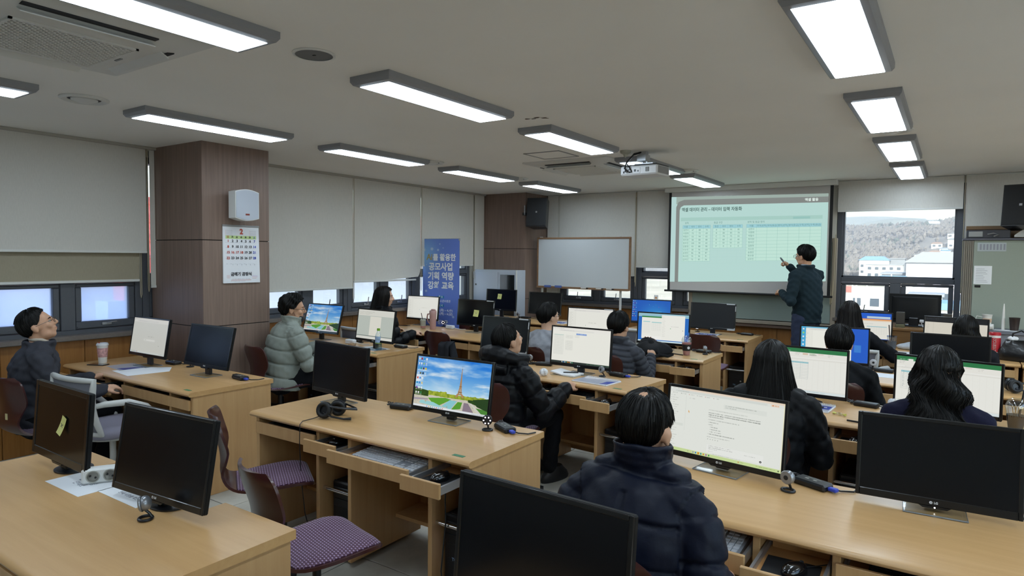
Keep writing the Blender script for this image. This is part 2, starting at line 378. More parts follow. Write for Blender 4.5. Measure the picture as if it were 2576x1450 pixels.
blind(MLB, 3.62, 5.507, 1.243, 'long pale roller blind right of the near pillar')
blind(MLB, 5.515, 6.728, 1.315, 'pale roller blind with curled corner above the long-haired woman in black', curl=1.)
blind(MLB, 6.736, 7.92, 1.505, 'pale roller blind behind the blue banner')
blind(MLB, 7.95, 8.19, 1.1, 'narrow pale roller blind beside the far pillar', chain=0)
blind(MFB, -5.28, -5.095, 1.1, 'narrow dim roller blind right of the far pillar', chain=0)
blind(MFB, -5.06, -3.805, 1.39, 'grey roller blind behind the white board on legs')
blind(MFB, -3.79, -2.56, 1.515, 'grey roller blind left of the projection screen', chain=-1)
blind(MFB, -1.185, .065, 2.235, 'short roller blind rolled up above the hill view')
blind(MFB, .085, 1.33, 1.0, 'lowered roller blind behind the tall cabinet', chain=0)
# ---------------------------------------------------------------- ceiling fittings
M_lf = mat('lamp_frame', '8f9196', .45, metal=.2); M_diff = glow('lamp_diffuser', 'dff1ff', LAMP)
def lamp_mesh():
    mb = MB(); a, b = .145, .575
    r = lambda x, y, z: [(-x, -y, z), (-x, y, z), (x, y, z), (x, -y, z)]
    mb.loft([r(a, b, 0), r(a, b, -.028), r(a-.012, b-.012, -.045), r(a-.036, b-.036, -.05), r(a-.038, b-.038, -.046)])
    return mb.mesh('frame', M_lf, 20)
def diff_mesh(): return MB().box(-.107, .107, -.537, .537, -.052, -.046, .002).mesh('diffuser', M_diff)
LX = {'window': -4.51, 'middle': -2.575, 'right': -.412}
lamps = [('window', 1.03), ('window', 2.77), ('window', 4.39), ('window', 6.0), ('window', 7.58), ('middle', 1.22), ('middle', 3.02), ('middle', 4.65), ('middle', 6.32), ('middle', 7.78), ('right', 1.35), ('right', 3.08), ('right', 4.76), ('right', 6.37), ('right', 7.95), ('window', -.9), ('middle', -.7), ('right', -.5), ('far', 1.35), ('far', 3.08), ('far', 4.76), ('far', 6.37)]
ordn = ['nearest', 'second', 'third', 'fourth', 'farthest']; cnt = {}
LX['far'] = 1.6
for k, y in lamps:
    cnt[k] = cnt.get(k, -1)+1
    if y < 0 or k == 'far': lab = 'flat ceiling light panel outside the picture in row %s %d' % ({'window': 'by the windows', 'middle': 'mid-room', 'right': 'on the right', 'far': 'by the right wall'}[k], cnt[k])
    else: lab = '%s ceiling light panel of the row %s' % (ordn[cnt[k]], {'window': 'nearest the window wall', 'middle': 'through the room\'s middle', 'right': 'leading to the hill window'}[k])
    o = thing('ceiling_light', lab, 'light', (LX[k], y, ZC), 0, 'ceiling light panels')
    part('frame', o, cached('lampf', lamp_mesh), None); part('diffuser', o, cached('lampd', diff_mesh), None)
M_white = mat('white_plastic', 'd4d5d2', .4); M_grey = mat('grey_plastic', '8d8f90', .5); M_black = mat('black_plastic', '15161a', .35); M_soft = mat('soft_black', '101114', .6)
M_vdark = mat('dark_recess', '26272b', .7)
def vent(x, y, lab):
    o = thing('ceiling_vent', lab, 'vent', (x, y, ZC), 0, 'round ceiling vents')
    part('ring', o, cached('vr', lambda: MB().lathe([(.09, -.001), (.135, -.001), (.135, -.008), (.12, -.016), (.1, -.012), (.092, -.004)], 28, caps=False).mesh('ring', M_white)), None)
    part('disc', o, cached('vd', lambda: MB().lathe([(.09, 0), (.09, -.004)], 28).mesh('disc', M_vdark)), None)
    part('cone', o, cached('vc', lambda: MB().lathe([(.0, -.03), (.03, -.028), (.072, -.012), (.074, -.006)], 24, caps=False).mesh('cone', M_white)), None)
vent(-4.51, 1.9, 'round ceiling vent near the large speaker grille, by the windows'); vent(-4.46, 5.09, 'round ceiling vent between the third and fourth window-side lights')
vent(-4.46, 6.68, 'round ceiling vent between the two farthest window-side lights'); vent(-.405, 5.53, 'nearer round ceiling vent between the right-hand lights'); vent(-.405, 7.16, 'farther round ceiling vent between the right-hand lights'); vent(-2.45, 6.98, 'round ceiling vent just beyond the projector')
o = thing('ceiling_speaker', 'round grey speaker grille flush in the ceiling, nearest the camera', 'speaker', (-2.555, 2.075, ZC))
part('ring', o, MB().lathe([(.085, -.001), (.1, -.001), (.1, -.005), (.087, -.007)], 32, caps=False), M_white); part('grille', o, MB().lathe([(.086, 0), (.086, -.005)], 32), mat('speaker_mesh', '6f7072', .8, bump=.4, bscale=700)); part('badge', o, MB().box(-.008, .008, -.005, .005, -.007, -.005), M_vdark)
def cassette(x, y, lab, lattice=True):
    o = thing('air_conditioner', lab, 'air conditioner', (x, y, ZC))
    n = 8; sq = lambda h, r, z: [(sx*(h-r)+r*math.cos(a+i*PI/2/n), sy*(h-r)+r*math.sin(a+i*PI/2/n), z) for sx, sy, a in ((1, 1, 0), (-1, 1, PI/2), (-1, -1, PI), (1, -1, 1.5*PI)) for i in range(n+1)]
    part('panel', o, MB().loft([sq(.475, .02, 0), sq(.475, .02, -.012), sq(.44, .05, -.02), sq(.30, .1, -.045), sq(.285, .09, -.05)][::-1]), M_white, ang=25)
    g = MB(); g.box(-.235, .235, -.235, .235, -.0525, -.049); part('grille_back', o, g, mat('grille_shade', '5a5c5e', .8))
    g = MB(); k = 16
    for i in range(-k, k+1):
        for sgn in ((1, -1) if lattice else (1,)):
            c0 = i*.47/k; pts = []
            # clip the diagonal y = sgn*x + c to the square
            for t in (-.235, .235):
                yy = sgn*t+c0
                if abs(yy) <= .235: pts.append((t, yy))
                xx = sgn*(t-c0)
                if abs(xx) < .235: pts.append((xx, t))
            if len(pts) >= 2 and math.hypot(pts[0][0]-pts[1][0], pts[0][1]-pts[1][1]) > .02: g.tube([(*pts[0], -.055), (*pts[1], -.055)], .0035, 4)
    for a in (-.235, .235): g.box(a-.006, a+.006, -.241, .241, -.058, -.05).box(-.241, .241, a-.006, a+.006, -.058, -.05)
    kind(part('grille', o, g, M_white))
    for q in range(4):
        part('air_slot', o, MB().box(-.25, .25, .335, .395, -.034, -.02, 0, 0, RZ(q*PI/2)), M_vdark)
        part('flap', o, MB().box(-.25, .25, -.028, .028, -.003, .003, .002, 0, RZ(q*PI/2) @ T(0, .345, -.045) @ RX(-.5)), M_white)
    part('badge', o, MB().box(-.03, .03, .262, .272, -.054, -.05, 0), M_grey)
    return o
cassette(-3.27, 1.26, 'large four-way ceiling air conditioner at the top left, partly out of frame'); cassette(-3.2, 6.06, 'distant ceiling air conditioner left of the projector', False)
o = thing('ceiling_hatch', 'square access hatch in the ceiling before the far air conditioner', 'hatch', (-3.15, 5.29, ZC))
part('frame', o, MB().box(-.19, .19, -.19, -.178, -.006, 0).box(-.19, .19, .178, .19, -.006, 0).box(-.19, -.178, -.178, .178, -.006, 0).box(.178, .19, -.178, .178, -.006, 0), M_grey); part('door', o, MB().box(-.176, .176, -.176, .176, -.003, 0), M_ceil)
mb = MB()
for i, (dx, dy, rr) in enumerate([(-.06, 0, .035), (-.02, .02, .025), (.02, .0, .03), (.055, .03, .028), (.07, .05, .016)]):
    mb.add([(dx+rr*(.5+.6*rnd.random())*math.cos(a*PI/4), dy+rr*.5*(.5+.8*rnd.random())*math.sin(a*PI/4), -.001) for a in range(8)], [tuple(range(8))[::-1]])
single('paint_scar', 'brown patch of torn ceiling paint between two middle lights', 'damage', mb, mat('torn_paint', '4b3a2b', .9, noise=.4, nscale=60), (-2.42, 3.83, ZC-.0005))
single('smoke_detector', 'small cone-shaped smoke detector on the ceiling beside the projector', 'detector', MB().lathe([(0, -.055), (.012, -.054), (.02, -.035), (.045, -.022), (.05, 0)][::-1], 20, caps=False).lathe([(.006, -.062), (.01, -.05)], 8), mat('cream_plastic', 'a6a598', .5), (-2.46, 5.42, ZC))
# projector
o = thing('projector', 'white projector hanging from the ceiling, its sockets and cables towards us', 'projector', (-2.33, 5.56, 2.38), R_(-4))
part('body', o, MB().box(-.18, .18, -.13, .13, 0, .085, .012), mat('projector_white', 'dfe0e2', .4)); part('top_cover', o, MB().box(-.176, .176, -.126, .126, .085, .093, .004), M_black)
pl = part('socket_panel', o, MB().box(-.16, .02, -.134, -.129, .015, .065, .002), mat('projector_white', 'dfe0e2', .4))
for x, z, w, h in ((-.14, .03, .012, .018), (-.12, .045, .02, .014), (-.09, .05, .02, .008), (-.075, .028, .03, .012), (-.03, .04, .018, .02), (0, .035, .012, .012)): part('socket', pl, MB().box(x-w/2, x+w/2, -.137, -.133, z-h/2, z+h/2), M_black)
part('vent_slats', o, MB().box(.18, .183, -.11, .1, .012, .074)  , mat('vent_grey', '8c8c8c', .6)); part('round_vent', o, MB().box(.07, .105, -.133, -.129, .025, .065, .003), mat('vent_grey', '8c8c8c', .6))
part('lens', o, MB().lathe([(.035, 0), (.035, .02), (.028, .025), (0, .022)], 16, M=T(.08, .13, .045) @ RX(-PI/2)), M_black)
part('bracket', o, MB().box(-.06, .03, -.05, .04, .13, .19, .004).box(-.05, .02, -.03, .02, .19, .22).box(-.02, -.01, -.02, .02, .09, .14).box(.02, .03, -.02, .02, .09, .14).box(-.09, .09, -.03, -.01, .1, .115), M_silver)
kind(part('cables', o, MB().tube([(-.02, -.02, .215), (-.08, -.06, .2), (-.115, -.13, .12), (-.12, -.16, .06), (-.1, -.14, .04)], .007, 6).tube([(-.01, -.02, .215), (-.09, -.05, .19), (-.12, -.14, .1), (-.115, -.16, .03), (-.08, -.14, .03)], .005, 6).tube([(-.11, -.13, .1), (-.08, -.15, .07), (-.06, -.14, .03)], .006, 6), M_black))
# ---------------------------------------------------------------- slide: image helper
class Img:
    def __init__(s, w, h, c): s.a = np.empty((h, w, 3), np.float32); s.a[:] = s.c(c); s.w, s.h = w, h
    def c(s, c): return np.array([int(c[i:i+2], 16)/255 for i in (0, 2, 4)], np.float32) if isinstance(c, str) else np.array(c, np.float32)
    def r(s, x0, y0, x1, y1, c, al=1.):
        X0, X1, Y0, Y1 = [int(round(v)) for v in (x0*s.w, x1*s.w, y0*s.h, y1*s.h)]
        X1 = max(X1, X0+1); Y1 = max(Y1, Y0+1); q = s.a[max(Y0, 0):Y1, max(X0, 0):X1]; q[:] = q*(1-al)+s.c(c)*al; return s
    def words(s, x, y, n, h, c, al=.6, seed=0, dens=.75, wmax=None):
        """a line of unreadable small print: n glyph-sized ticks"""
        g = random.Random(seed*977+int(x*1e4)+int(y*1e5)); w = h*.5*s.h/s.w
        for i in range(n):
            if g.random() < dens: s.r(x+i*w*1.15, y+h*.15*g.random(), x+i*w*1.15+w*.85, y+h*(.75+.25*g.random()), c, al*(.5+.5*g.random()))
        return s
    def grid(s, x0, y0, x1, y1, nx, ny, c, al=.6):
        for i in range(nx+1): s.r(x0+(x1-x0)*i/nx, y0, x0+(x1-x0)*i/nx, y1, c, al)
        for j in range(ny+1): s.r(x0, y0+(y1-y0)*j/ny, x1, y0+(y1-y0)*j/ny, c, al)
        return s
    def disc(s, cx, cy, r, c, al=1.):
        Y, X = np.mgrid[0:s.h, 0:s.w]; k = ((X-cx*s.w)**2+(Y-cy*s.h)**2) < (r*s.h)**2
        s.a[k] = s.a[k]*(1-al)+s.c(c)*al; return s
    def poly(s, pts, c, al=1.):
        X = np.array([p[0] for p in pts])*s.w; Y = np.array([p[1] for p in pts])*s.h
        y0, y1 = max(0, int(Y.min())), min(s.h, int(Y.max())+1)
        for y in range(y0, y1):
            xs = []
            for i in range(len(pts)):
                a, b = i, (i+1) % len(pts)
                if (Y[a] <= y+.5) != (Y[b] <= y+.5): xs.append(X[a]+(y+.5-Y[a])/(Y[b]-Y[a])*(X[b]-X[a]))
            xs.sort()
            for p, q in zip(xs[::2], xs[1::2]):
                p, q = max(0, int(round(p))), min(s.w, int(round(q)))
                if q > p: s.a[y, p:q] = s.a[y, p:q]*(1-al)+s.c(c)*al
        return s
    def mat(s, name, strength, gloss=True):
        im = bpy.data.images.new(name, s.w, s.h); px = np.ones((s.h, s.w, 4), np.float32); px[..., :3] = s.a[::-1]
        im.pixels.foreach_set(px.ravel()); im.update(); im.pack()
        m, t, b = nodes(name); tx = t.nodes.new('ShaderNodeTexImage'); tx.image = im; tx.extension = 'EXTEND'
        b.inputs['Base Color'].default_value = (.01, .01, .01, 1); b.inputs['Roughness'].default_value = .35; b.inputs['Specular IOR Level'].default_value = .3 if gloss else 0
        t.links.new(tx.outputs[0], b.inputs['Emission Color']); b.inputs['Emission Strength'].default_value = strength
        return m
def print_mat(img, name, rough=.6):
    """flat print on paper or cloth: the generated picture is the base colour"""
    m = img.mat(name, 0); b = m.node_tree.nodes['Principled BSDF']; tx = [n for n in m.node_tree.nodes if n.type == 'TEX_IMAGE'][0]
    m.node_tree.links.new(tx.outputs[0], b.inputs['Base Color']); b.inputs['Roughness'].default_value = rough
    for l in list(m.node_tree.links):
        if l.to_socket == b.inputs['Emission Color']: m.node_tree.links.remove(l)
    b.inputs['Emission Strength'].default_value = 0; b.inputs['Specular IOR Level'].default_value = .3
    return m
def picture_quad(name, corners, m, parent, n=1, label=None):
    """corners TL TR BR BL -> a thin flat sheet with the picture on it"""
    TL, TR, BR, BL = [Vector(p) for p in corners]; mb = MB(); uv = []
    for j in range(n+1):
        for i in range(n+1):
            u, v = i/n, j/n; mb.v.append(tuple((TL*(1-u)+TR*u)*(1-v)+(BL*(1-u)+BR*u)*v)); uv.append((u, 1-v))
    mb.f = [((j+1)*(n+1)+i, (j+1)*(n+1)+i+1, j*(n+1)+i+1, j*(n+1)+i) for j in range(n) for i in range(n)]; mb.m = [0]*len(mb.f)
    o = place(name, mb.mesh(name, m, 0, uv), parent)
    if label: o['label'] = label
    return o
# projection screen; the projected slide light is put in as a glowing sheet
YS = 8.62
o = thing('projection_screen', 'pull-down projection screen showing a pale green spreadsheet slide', 'screen', (0, 0, 0))
part('fabric', o, MB().box(-3.215, -1.25, YS, YS+.002, 1.205, 2.55), mat('screen_fabric', 'b9b6b4', .9))
part('border', o, MB().box(-3.25, -3.215, YS-.001, YS+.003, 1.205, 2.55), M_soft); part('border', o, MB().box(-1.25, -1.215, YS-.001, YS+.003, 1.205, 2.55), M_soft)
part('bottom_bar', o, MB().tube([(-3.29, YS, 1.2), (-1.19, YS, 1.2)], .013, 8), M_soft); part('case', o, MB().box(-3.3, -1.17, YS-.05, YS+.06, 2.535, 2.6, .008), mat('white_plastic', 'd4d5d2', .4))
SL = [(-3.216, YS-.004, 2.475), (-1.268, YS-.004, 2.44), (-1.268, YS-.004, 1.385), (-3.216, YS-.004, 1.32)]
im = Img(1280, 720, 'b8dad4')
yy = np.linspace(0, 1, 720)[:, None]; xx = np.linspace(0, 1, 1280)[None]
im.r(0, 0, 1, .085, '9fb0a8').r(0, 0, .035, 1, 'b7d5d2')
im.poly([(.035, 1), (.035, .12), (.05, .06), (.09, .035), (1, .035), (1, .1), (.09, .1), (.068, .12), (.06, .16), (.06, 1)], '858a87')
TB = [(.085, .335, .265, 10, 4), (.29, .335, .475, 7, 4), (.505, .335, .955, 11, 7)]
im.r(.07, .245, .97, .285, 'a9cfc6').grid(.07, .285, .97, .78, 14, 14, 'a9d2c6', .5)
def table(x0, x1, ny, nx, h=.0385, y0=.335):
    im.r(x0, y0, x1, y0+h, '9fd0d8'); im.r(x0, y0+h, x1, y0+h*(ny+1), 'c3e6d9')
    im.grid(x0, y0, x1, y0+h*(ny+1), nx, ny+1, '5f9a94', .75)
table(.085, .277, 10, 4); table(.295, .49, 6, 4); table(.515, .965, 10, 7)
im.r(.8, .255, .9, .28, '8fc0ba', .6)
picture_quad('slide', SL, im.mat('slide_picture', .43, False), o, 8)
def slide_at(u, v):
    a = [Vector(p) for p in SL]; return (a[0]*(1-u)+a[1]*u)*(1-v)+(a[3]*(1-u)+a[2]*u)*v
def slide_text(items, name):
    its = []; inv = (SL[1][0]-SL[0][0])
    for body, u, v, hh, col, bold, sx, ax in items:
        me = text_mesh(body, hh*1.08*1.35, glow('slide_glow_'+col, col, .43), bold, ax, 'CENTER', sx, 1.0)  # letters glow by themselves in place of projected light
        for w in me.vertices:
            p = slide_at(u+w.co.x/inv, v-w.co.y/1.09); w.co = (p.x, p.y-.003, p.z)
        me.update(); place('lettering', me, o)
slide_text([('액셀 데이터 관리 – 데이터 입력 자동화', .075, .155, .038, '3f5a55', .001, .9, 'LEFT'), ('액셀 활용', .905, .068, .028, 'e6f5ee', .001, .95, 'CENTER'),
            ('성적', .1, .31, .02, '5c8a84', 0, 1, 'LEFT'), ('등급 구간', .3, .31, .02, '5c8a84', 0, 1, 'LEFT'), ('성적 및 등급 정리', .52, .31, .02, '5c8a84', 0, 1, 'LEFT')], 'lettering')
cellr = []
def cells(x0, x1, nx, rows, sz=.019, h=.0385, y0=.335):
    for j, r in enumerate(rows):
        for i, t in enumerate(r):
            if t: cellr.append((t, x0+(x1-x0)*(i+.5)/nx, y0+h*(j+.5), sz, '5c8a84', 0, 1, 'CENTER'))
nm = ['김연수', '이영희', '박철수', '최지현', '정우진', '김동현', '이수진', '송정민', '최수현', '김우진']
vals = [(67, 88, 76), (72, 72, 60), (55, 94, 65), (98, 88, 88), (100, 99, 60), (93, 88, 98), (58, 96, 100), (86, 78, 87), (75, 90, 91), (73, 83, 56)]
cells(.085, .277, 4, [('이름', '국어', '영어', '수학')]+[(a, *map(str, b)) for a, b in zip(nm, vals)])
cells(.295, .49, 4, [('등급', '국어', '영어', '수학'), ('A', '90', '95', '85'), ('B', '80', '85', '70'), ('C', '70', '75', '55'), ('D', '60', '65', '40'), ('E', '50', '55', '25'), ('F', '0', '0', '0')])
cells(.515, .965, 7, [('이름', '국어(성적)', '국어(등급)', '영어(성적)', '영어(등급)', '수학(성적)', '수학(등급)')]+[(a,)+('',)*6 for a in nm])
slide_text(cellr, 'table_lettering')
# board behind the screen
o = thing('glass_board', 'wide grey-green board with aluminium frame behind the projection screen', 'board', (0, 0, 0))
part('surface', o, MB().box(-2.95, -1.23, 8.775, 8.79, .86, 1.86), mat('board_green', '8d9a95', .12, coat=.3)); 
for b in ((-3.0, -2.95, .83, 1.91), (-1.23, -1.175, .83, 1.91)): part('frame', o, MB().box(b[0], b[1], 8.765, 8.82, b[2], b[3], .006), mat('board_frame', '9a8f80', .4))
part('frame', o, MB().box(-2.95, -1.23, 8.765, 8.82, 1.86, 1.91, .006), mat('board_frame', '9a8f80', .4)); part('tray', o, MB().box(-3.0, -1.175, 8.73, 8.82, .805, .85, .006), mat('board_frame', '9a8f80', .4))
single('pull_cord', 'beige cord hanging beside the hill window', 'cord', MB().tube([(-1.13, 8.72, 1.95), (-1.135, 8.72, 1.4), (-1.15, 8.71, 1.12), (-1.165, 8.72, 1.1), (-1.175, 8.73, 1.4), (-1.18, 8.75, 1.93)], .006, 6), mat('beaded_chain', 'b0a48a', .5), (-.06, 0, 0))
# ---------------------------------------------------------------- the place outside the windows
GZ = -7.
struct('ground', MB().box(-700, 700, -300, 420, GZ-1, GZ), mat('town_ground', '8f8778', .9, noise=.3, nscale=.05), label='pale town ground outside the windows')
def hn(x, y, s): return math.sin(x*s+2*math.sin(y*s*.7))*.5+math.sin(x*s*2.3+y*s*1.7+1)*.3+math.sin(y*s*3.1-x*s*1.3)*.2
def hill(name, label, fn, x0, x1, y0, y1, nx, ny, m):
    return struct(name, MB().grid(lambda u, v: (x0+(x1-x0)*u, y0+(y1-y0)*v, fn(x0+(x1-x0)*u, y0+(y1-y0)*v)), nx, ny), m, label=label, ang=90)
sm = lambda t: (lambda q: q*q*(3-2*q))(min(max(t, 0), 1))
def near(x, y): return GZ+(38+.13*(x+40)*(1 if x > -40 else .35))*sm((y-370)/340)+3.5*hn(x, y, .035)*sm((y-370)/120)
def far(x, y): return GZ+(100+8*hn(x, 0, .006)-.0015*(x+128)**2*(1 if x > -128 else .25))*sm((y-1050)/450)+6*hn(x, y, .012)
def mid(x, y): return GZ+(62-.0014*(x+70)**2)*sm((y-780)/250)+4*hn(x, y, .02)
hill('hill_1', 'near bare wooded hill beyond the front window', near, -420, 330, 365, 760, 90, 60, mat('winter_hill', '6b645e', .95, noise=.35, nscale=.09))
hill('hill_2', 'middle hill behind the near wooded one', mid, -500, 400, 770, 1100, 60, 30, mat('far_woods', '6d6e66', .95, noise=.25, nscale=.04)); hill('hill_3', 'high blue mountain on the skyline', far, -1100, 700, 1040, 1700, 60, 30, mat('far_woods', '6d6e66', .95))
# bare trees on the near hill: nobody could count them
g = random.Random(11)
for nmx, n, m in (('forest', 7500, mat('bare_trees', '665f59', .95, noise=.3, nscale=.2)), ('pine_wood', 2600, mat('pine_trees', '43493f', .95, noise=.3, nscale=.2))):
    mb = MB()
    for i in range(n):
        y = 385+335*g.random()**1.2; x = g.uniform(-.24, .1)*y-5; z = near(x, y); r = g.uniform(.8, 1.9); h = g.uniform(2.5, 5.2)
        if -19 < x < 9 and 425 < y < 545 and g.random() < .93 or nmx == 'pine_wood' and hn(x, y, .03) < .1: continue
        a = g.random()*3; c, s_ = r*math.cos(a), r*math.sin(a)
        mb.add([(x+c, y+s_, z+h*.5), (x-s_, y+c, z+h*.62), (x-c, y-s_, z+h*.52), (x+s_, y-c, z+h*.6), (x+.3*r, y, z+h), (x, y, z-.3)], [(0, 1, 4), (1, 2, 4), (2, 3, 4), (3, 0, 4), (1, 0, 5), (2, 1, 5), (3, 2, 5), (0, 3, 5)])
    kind(tag(place(nmx, mb.mesh(nmx, m, 0)), 'bare brown winter trees covering the near hill' if nmx == 'forest' else 'dark pines scattered over the near hill', 'trees'))
# winter haze over the valley: real scattering air, thin enough to show the hills
hm = bpy.data.materials.new('valley_haze'); hm.use_nodes = True; hm.node_tree.nodes.clear(); _o = hm.node_tree.nodes.new('ShaderNodeOutputMaterial'); _v = hm.node_tree.nodes.new('ShaderNodeVolumeScatter')
_v.inputs['Color'].default_value = (.80, .84, 1, 1); _v.inputs['Density'].default_value = .0011; _v.inputs['Anisotropy'].default_value = .2; hm.node_tree.links.new(_v.outputs[0], _o.inputs['Volume'])
hz_ = place('haze', MB().box(-1300, 800, 170, 1900, GZ-.5, 260).mesh('haze', hm, 0)); kind(tag(hz_, 'thin bluish winter haze over the valley', 'haze'))
M_hw = mat('house_white', 'd9d8d2', .8); M_roofs = [mat('roof_grey', '77797d', .7), mat('roof_brown', '83695a', .7), mat('roof_blue', '5f7f9a', .7)]; M_win = mat('far_window', '3d4650', .3)
def house(label, x, y, z, w, d, h, roof=0, flat=False, grp='houses on the hillside', wallm=None, name='house'):
    o = thing(name, label, 'house', (x, y, z), 0, grp); part('wall', o, MB().box(-w/2, w/2, 0, d, -3, h), wallm or M_hw)
    part('roof', o, MB().box(-w/2-.3, w/2+.3, -.3, d+.3, h, h+.4) if flat else MB().prism([(-w/2-.5, h), (w/2+.5, h), (w*.3, h+w*.16), (-w*.3, h+w*.16)], -.4, d+.4, 'y'), M_roofs[roof])
    k = max(2, int(w/2.6)); fl_ = max(1, int(h/3))
    for f in range(fl_):
        for i in range(k): part('window', o, MB().box(-w/2+w*(i+.25)/k, -w/2+w*(i+.75)/k, -.08, .02, 1+f*3, 2.3+f*3), M_win)
for i in range(13):
    x, y = -14+g.uniform(0, 21), 452+i*7+g.uniform(-3, 3); house('small pale house in the village on the far hillside', x, y, near(x, y), g.uniform(4.5, 7.5), 6, g.choice((3, 3, 5.5)), i % 3, i % 4 == 0)
house('white three-storey house on the far hillside', -13, 432, near(-13, 432), 11, 8, 8.5, 0, True, None); house('long white building at the foot of the hill', -27, 352, GZ, 15, 8, 6.2, 0, True, None); house('low white building with grey-blue roof at the foot of the hill', -33, 372, GZ+1, 13, 8, 7.4, 2, False, None); house('dark-windowed grey hall at the foot of the hill', -25.5, 377, GZ+1, 11, 9, 8.2, 0, True, None, M_roofs[0])
M_gb = mat('warehouse_wall', 'a4a8b4', .7); house('large grey-blue warehouse seen low in the hill window', -1.2, 150, GZ, 13, 22, 8.2, 0, False, None, M_gb, 'warehouse'); house('lower grey-blue warehouse wing in the hill window', -9.5, 158, GZ, 6, 14, 5.6, 0, True, None, M_gb, 'warehouse')
single('water_tank', 'pale blue water tank on the warehouse roof', 'tank', MB().box(-1.2, 1.2, 0, 2, 0, 2.2, .1), mat('tank_blue', '8fc4d8', .5), (1.6, 156, 1.6))
M_sr = mat('sign_red', 'b8504a', .6); house('white roadside shop with a red sign in the lower left pane', -13.2, 122, GZ, 8, 8, 4.4, 0, True, None, None, 'shop'); part('sign', [q for q in bpy.data.objects if q.get('label', '').startswith('white roadside shop')][0], MB().box(-3.6, -.6, -.2, 0, 3.2, 4.2), M_sr)
house('roadside shop with a turquoise roof in the lower left pane', -9.2, 132, GZ, 7, 8, 4.6, 2, False, None, None, 'shop'); house('white striped-roof workshop in the lower right pane', -.4, 96, GZ, 5, 8, 2.6, 2, False, None, None, 'workshop'); house('pale yard building at the lower right pane', -3.2, 112, GZ, 4, 6, 3.4, 0, True, None, None, 'workshop')
for i, (x, y, h) in enumerate(((-11.4, 105, 6.2), (-9.6, 100, 6.4), (-8.0, 118, 6.4), (-6.9, 96, 5.6), (-12.6, 111, 6))):
    o = thing('utility_pole', 'grey utility pole by the road, one of five in the lower left pane', 'pole', (x, y, GZ), 0, 'roadside utility poles'); part('pole', o, MB().tube([(0, 0, 0), (0, 0, h)], [.16, .1], 8), mat('pole_grey', 'a4a4a0', .8)); part('crossarm', o, MB().box(-.8, .8, -.06, .06, h-1, h-.85), mat('pole_grey', 'a4a4a0', .8))
o = thing('bare_tree', 'leafless tree close outside the lower left pane of the hill window', 'tree', (-6.6, 72, GZ)); part('trunk', o, MB().tube([(0, 0, 0), (.1, 0, 2)], [.16, .11], 8), mat('bark', '6d6259', .9)); mb = MB()
for i in range(60):
    a = g.uniform(0, 6.28); z0 = g.uniform(1.2, 2.2); l = g.uniform(.6, 1.7); mb.tube([(0.06, 0, z0), (l*.5*math.cos(a), l*.5*math.sin(a), z0+l*.5), (l*.9*math.cos(a+.4), l*.9*math.sin(a+.4), z0+l*.8)], [.04, .02, .006], 5)
kind(part('branches', o, mb, mat('bark', '6d6259', .9)))
# neighbours on the left
M_nb = mat('neighbour_wall', 'd8dde6', .8, noise=.03, nscale=1); M_tile2 = mat('red_roof_tiles', 'a84c46', .7, noise=.15, nscale=3)
o = thing('neighbour_building', 'pale neighbouring building with a red tiled roof edge outside the left windows', 'building', (-16, 0, GZ)); part('wall', o, MB().box(-6, 0, -8, 26, 0, 8.35), M_nb)
rf = part('roof', o, MB().box(-7, .8, 5.5, 27, 0, .16, 0, 0, T(0, 0, 8.35) @ RX(0) ).prism([(-6.5, 8.5), (.9, 8.5), (-2.8, 10.2)], 5.5, 27, 'y'), M_tile2)
for i in range(36): part('tile_rib', rf, cached('ribt', lambda: MB().prism([(.95, 8.5), (-2.8, 10.23), (-2.8, 10.29), (.98, 8.58)], -.06, .06, 'y').mesh('tile_rib', mat('roof_rib', '8f3c38', .7))), None, (0, 5.8+.58*i, 0))
o = thing('red_gable', 'red painted gable of the neighbouring house seen beside the near pillar', 'building', (-12.6, 5.9, GZ)); part('wall', o, MB().box(-.4, 0, 0, 1.6, 0, 8.55), M_tile2); [part('white_line', o, MB().box(0, .02, .25+.4*i, .3+.4*i, 7.5, 8.5), M_hw) for i in range(4)]; part('lower_wall', o, MB().box(-.42, .05, -.3, 2.2, 0, 7.75), mat('blue_grey_steel', '8ea0b8', .5)); part('white_band', o, MB().box(.05, .08, -.3, 2.2, 7.2, 7.45), M_hw)
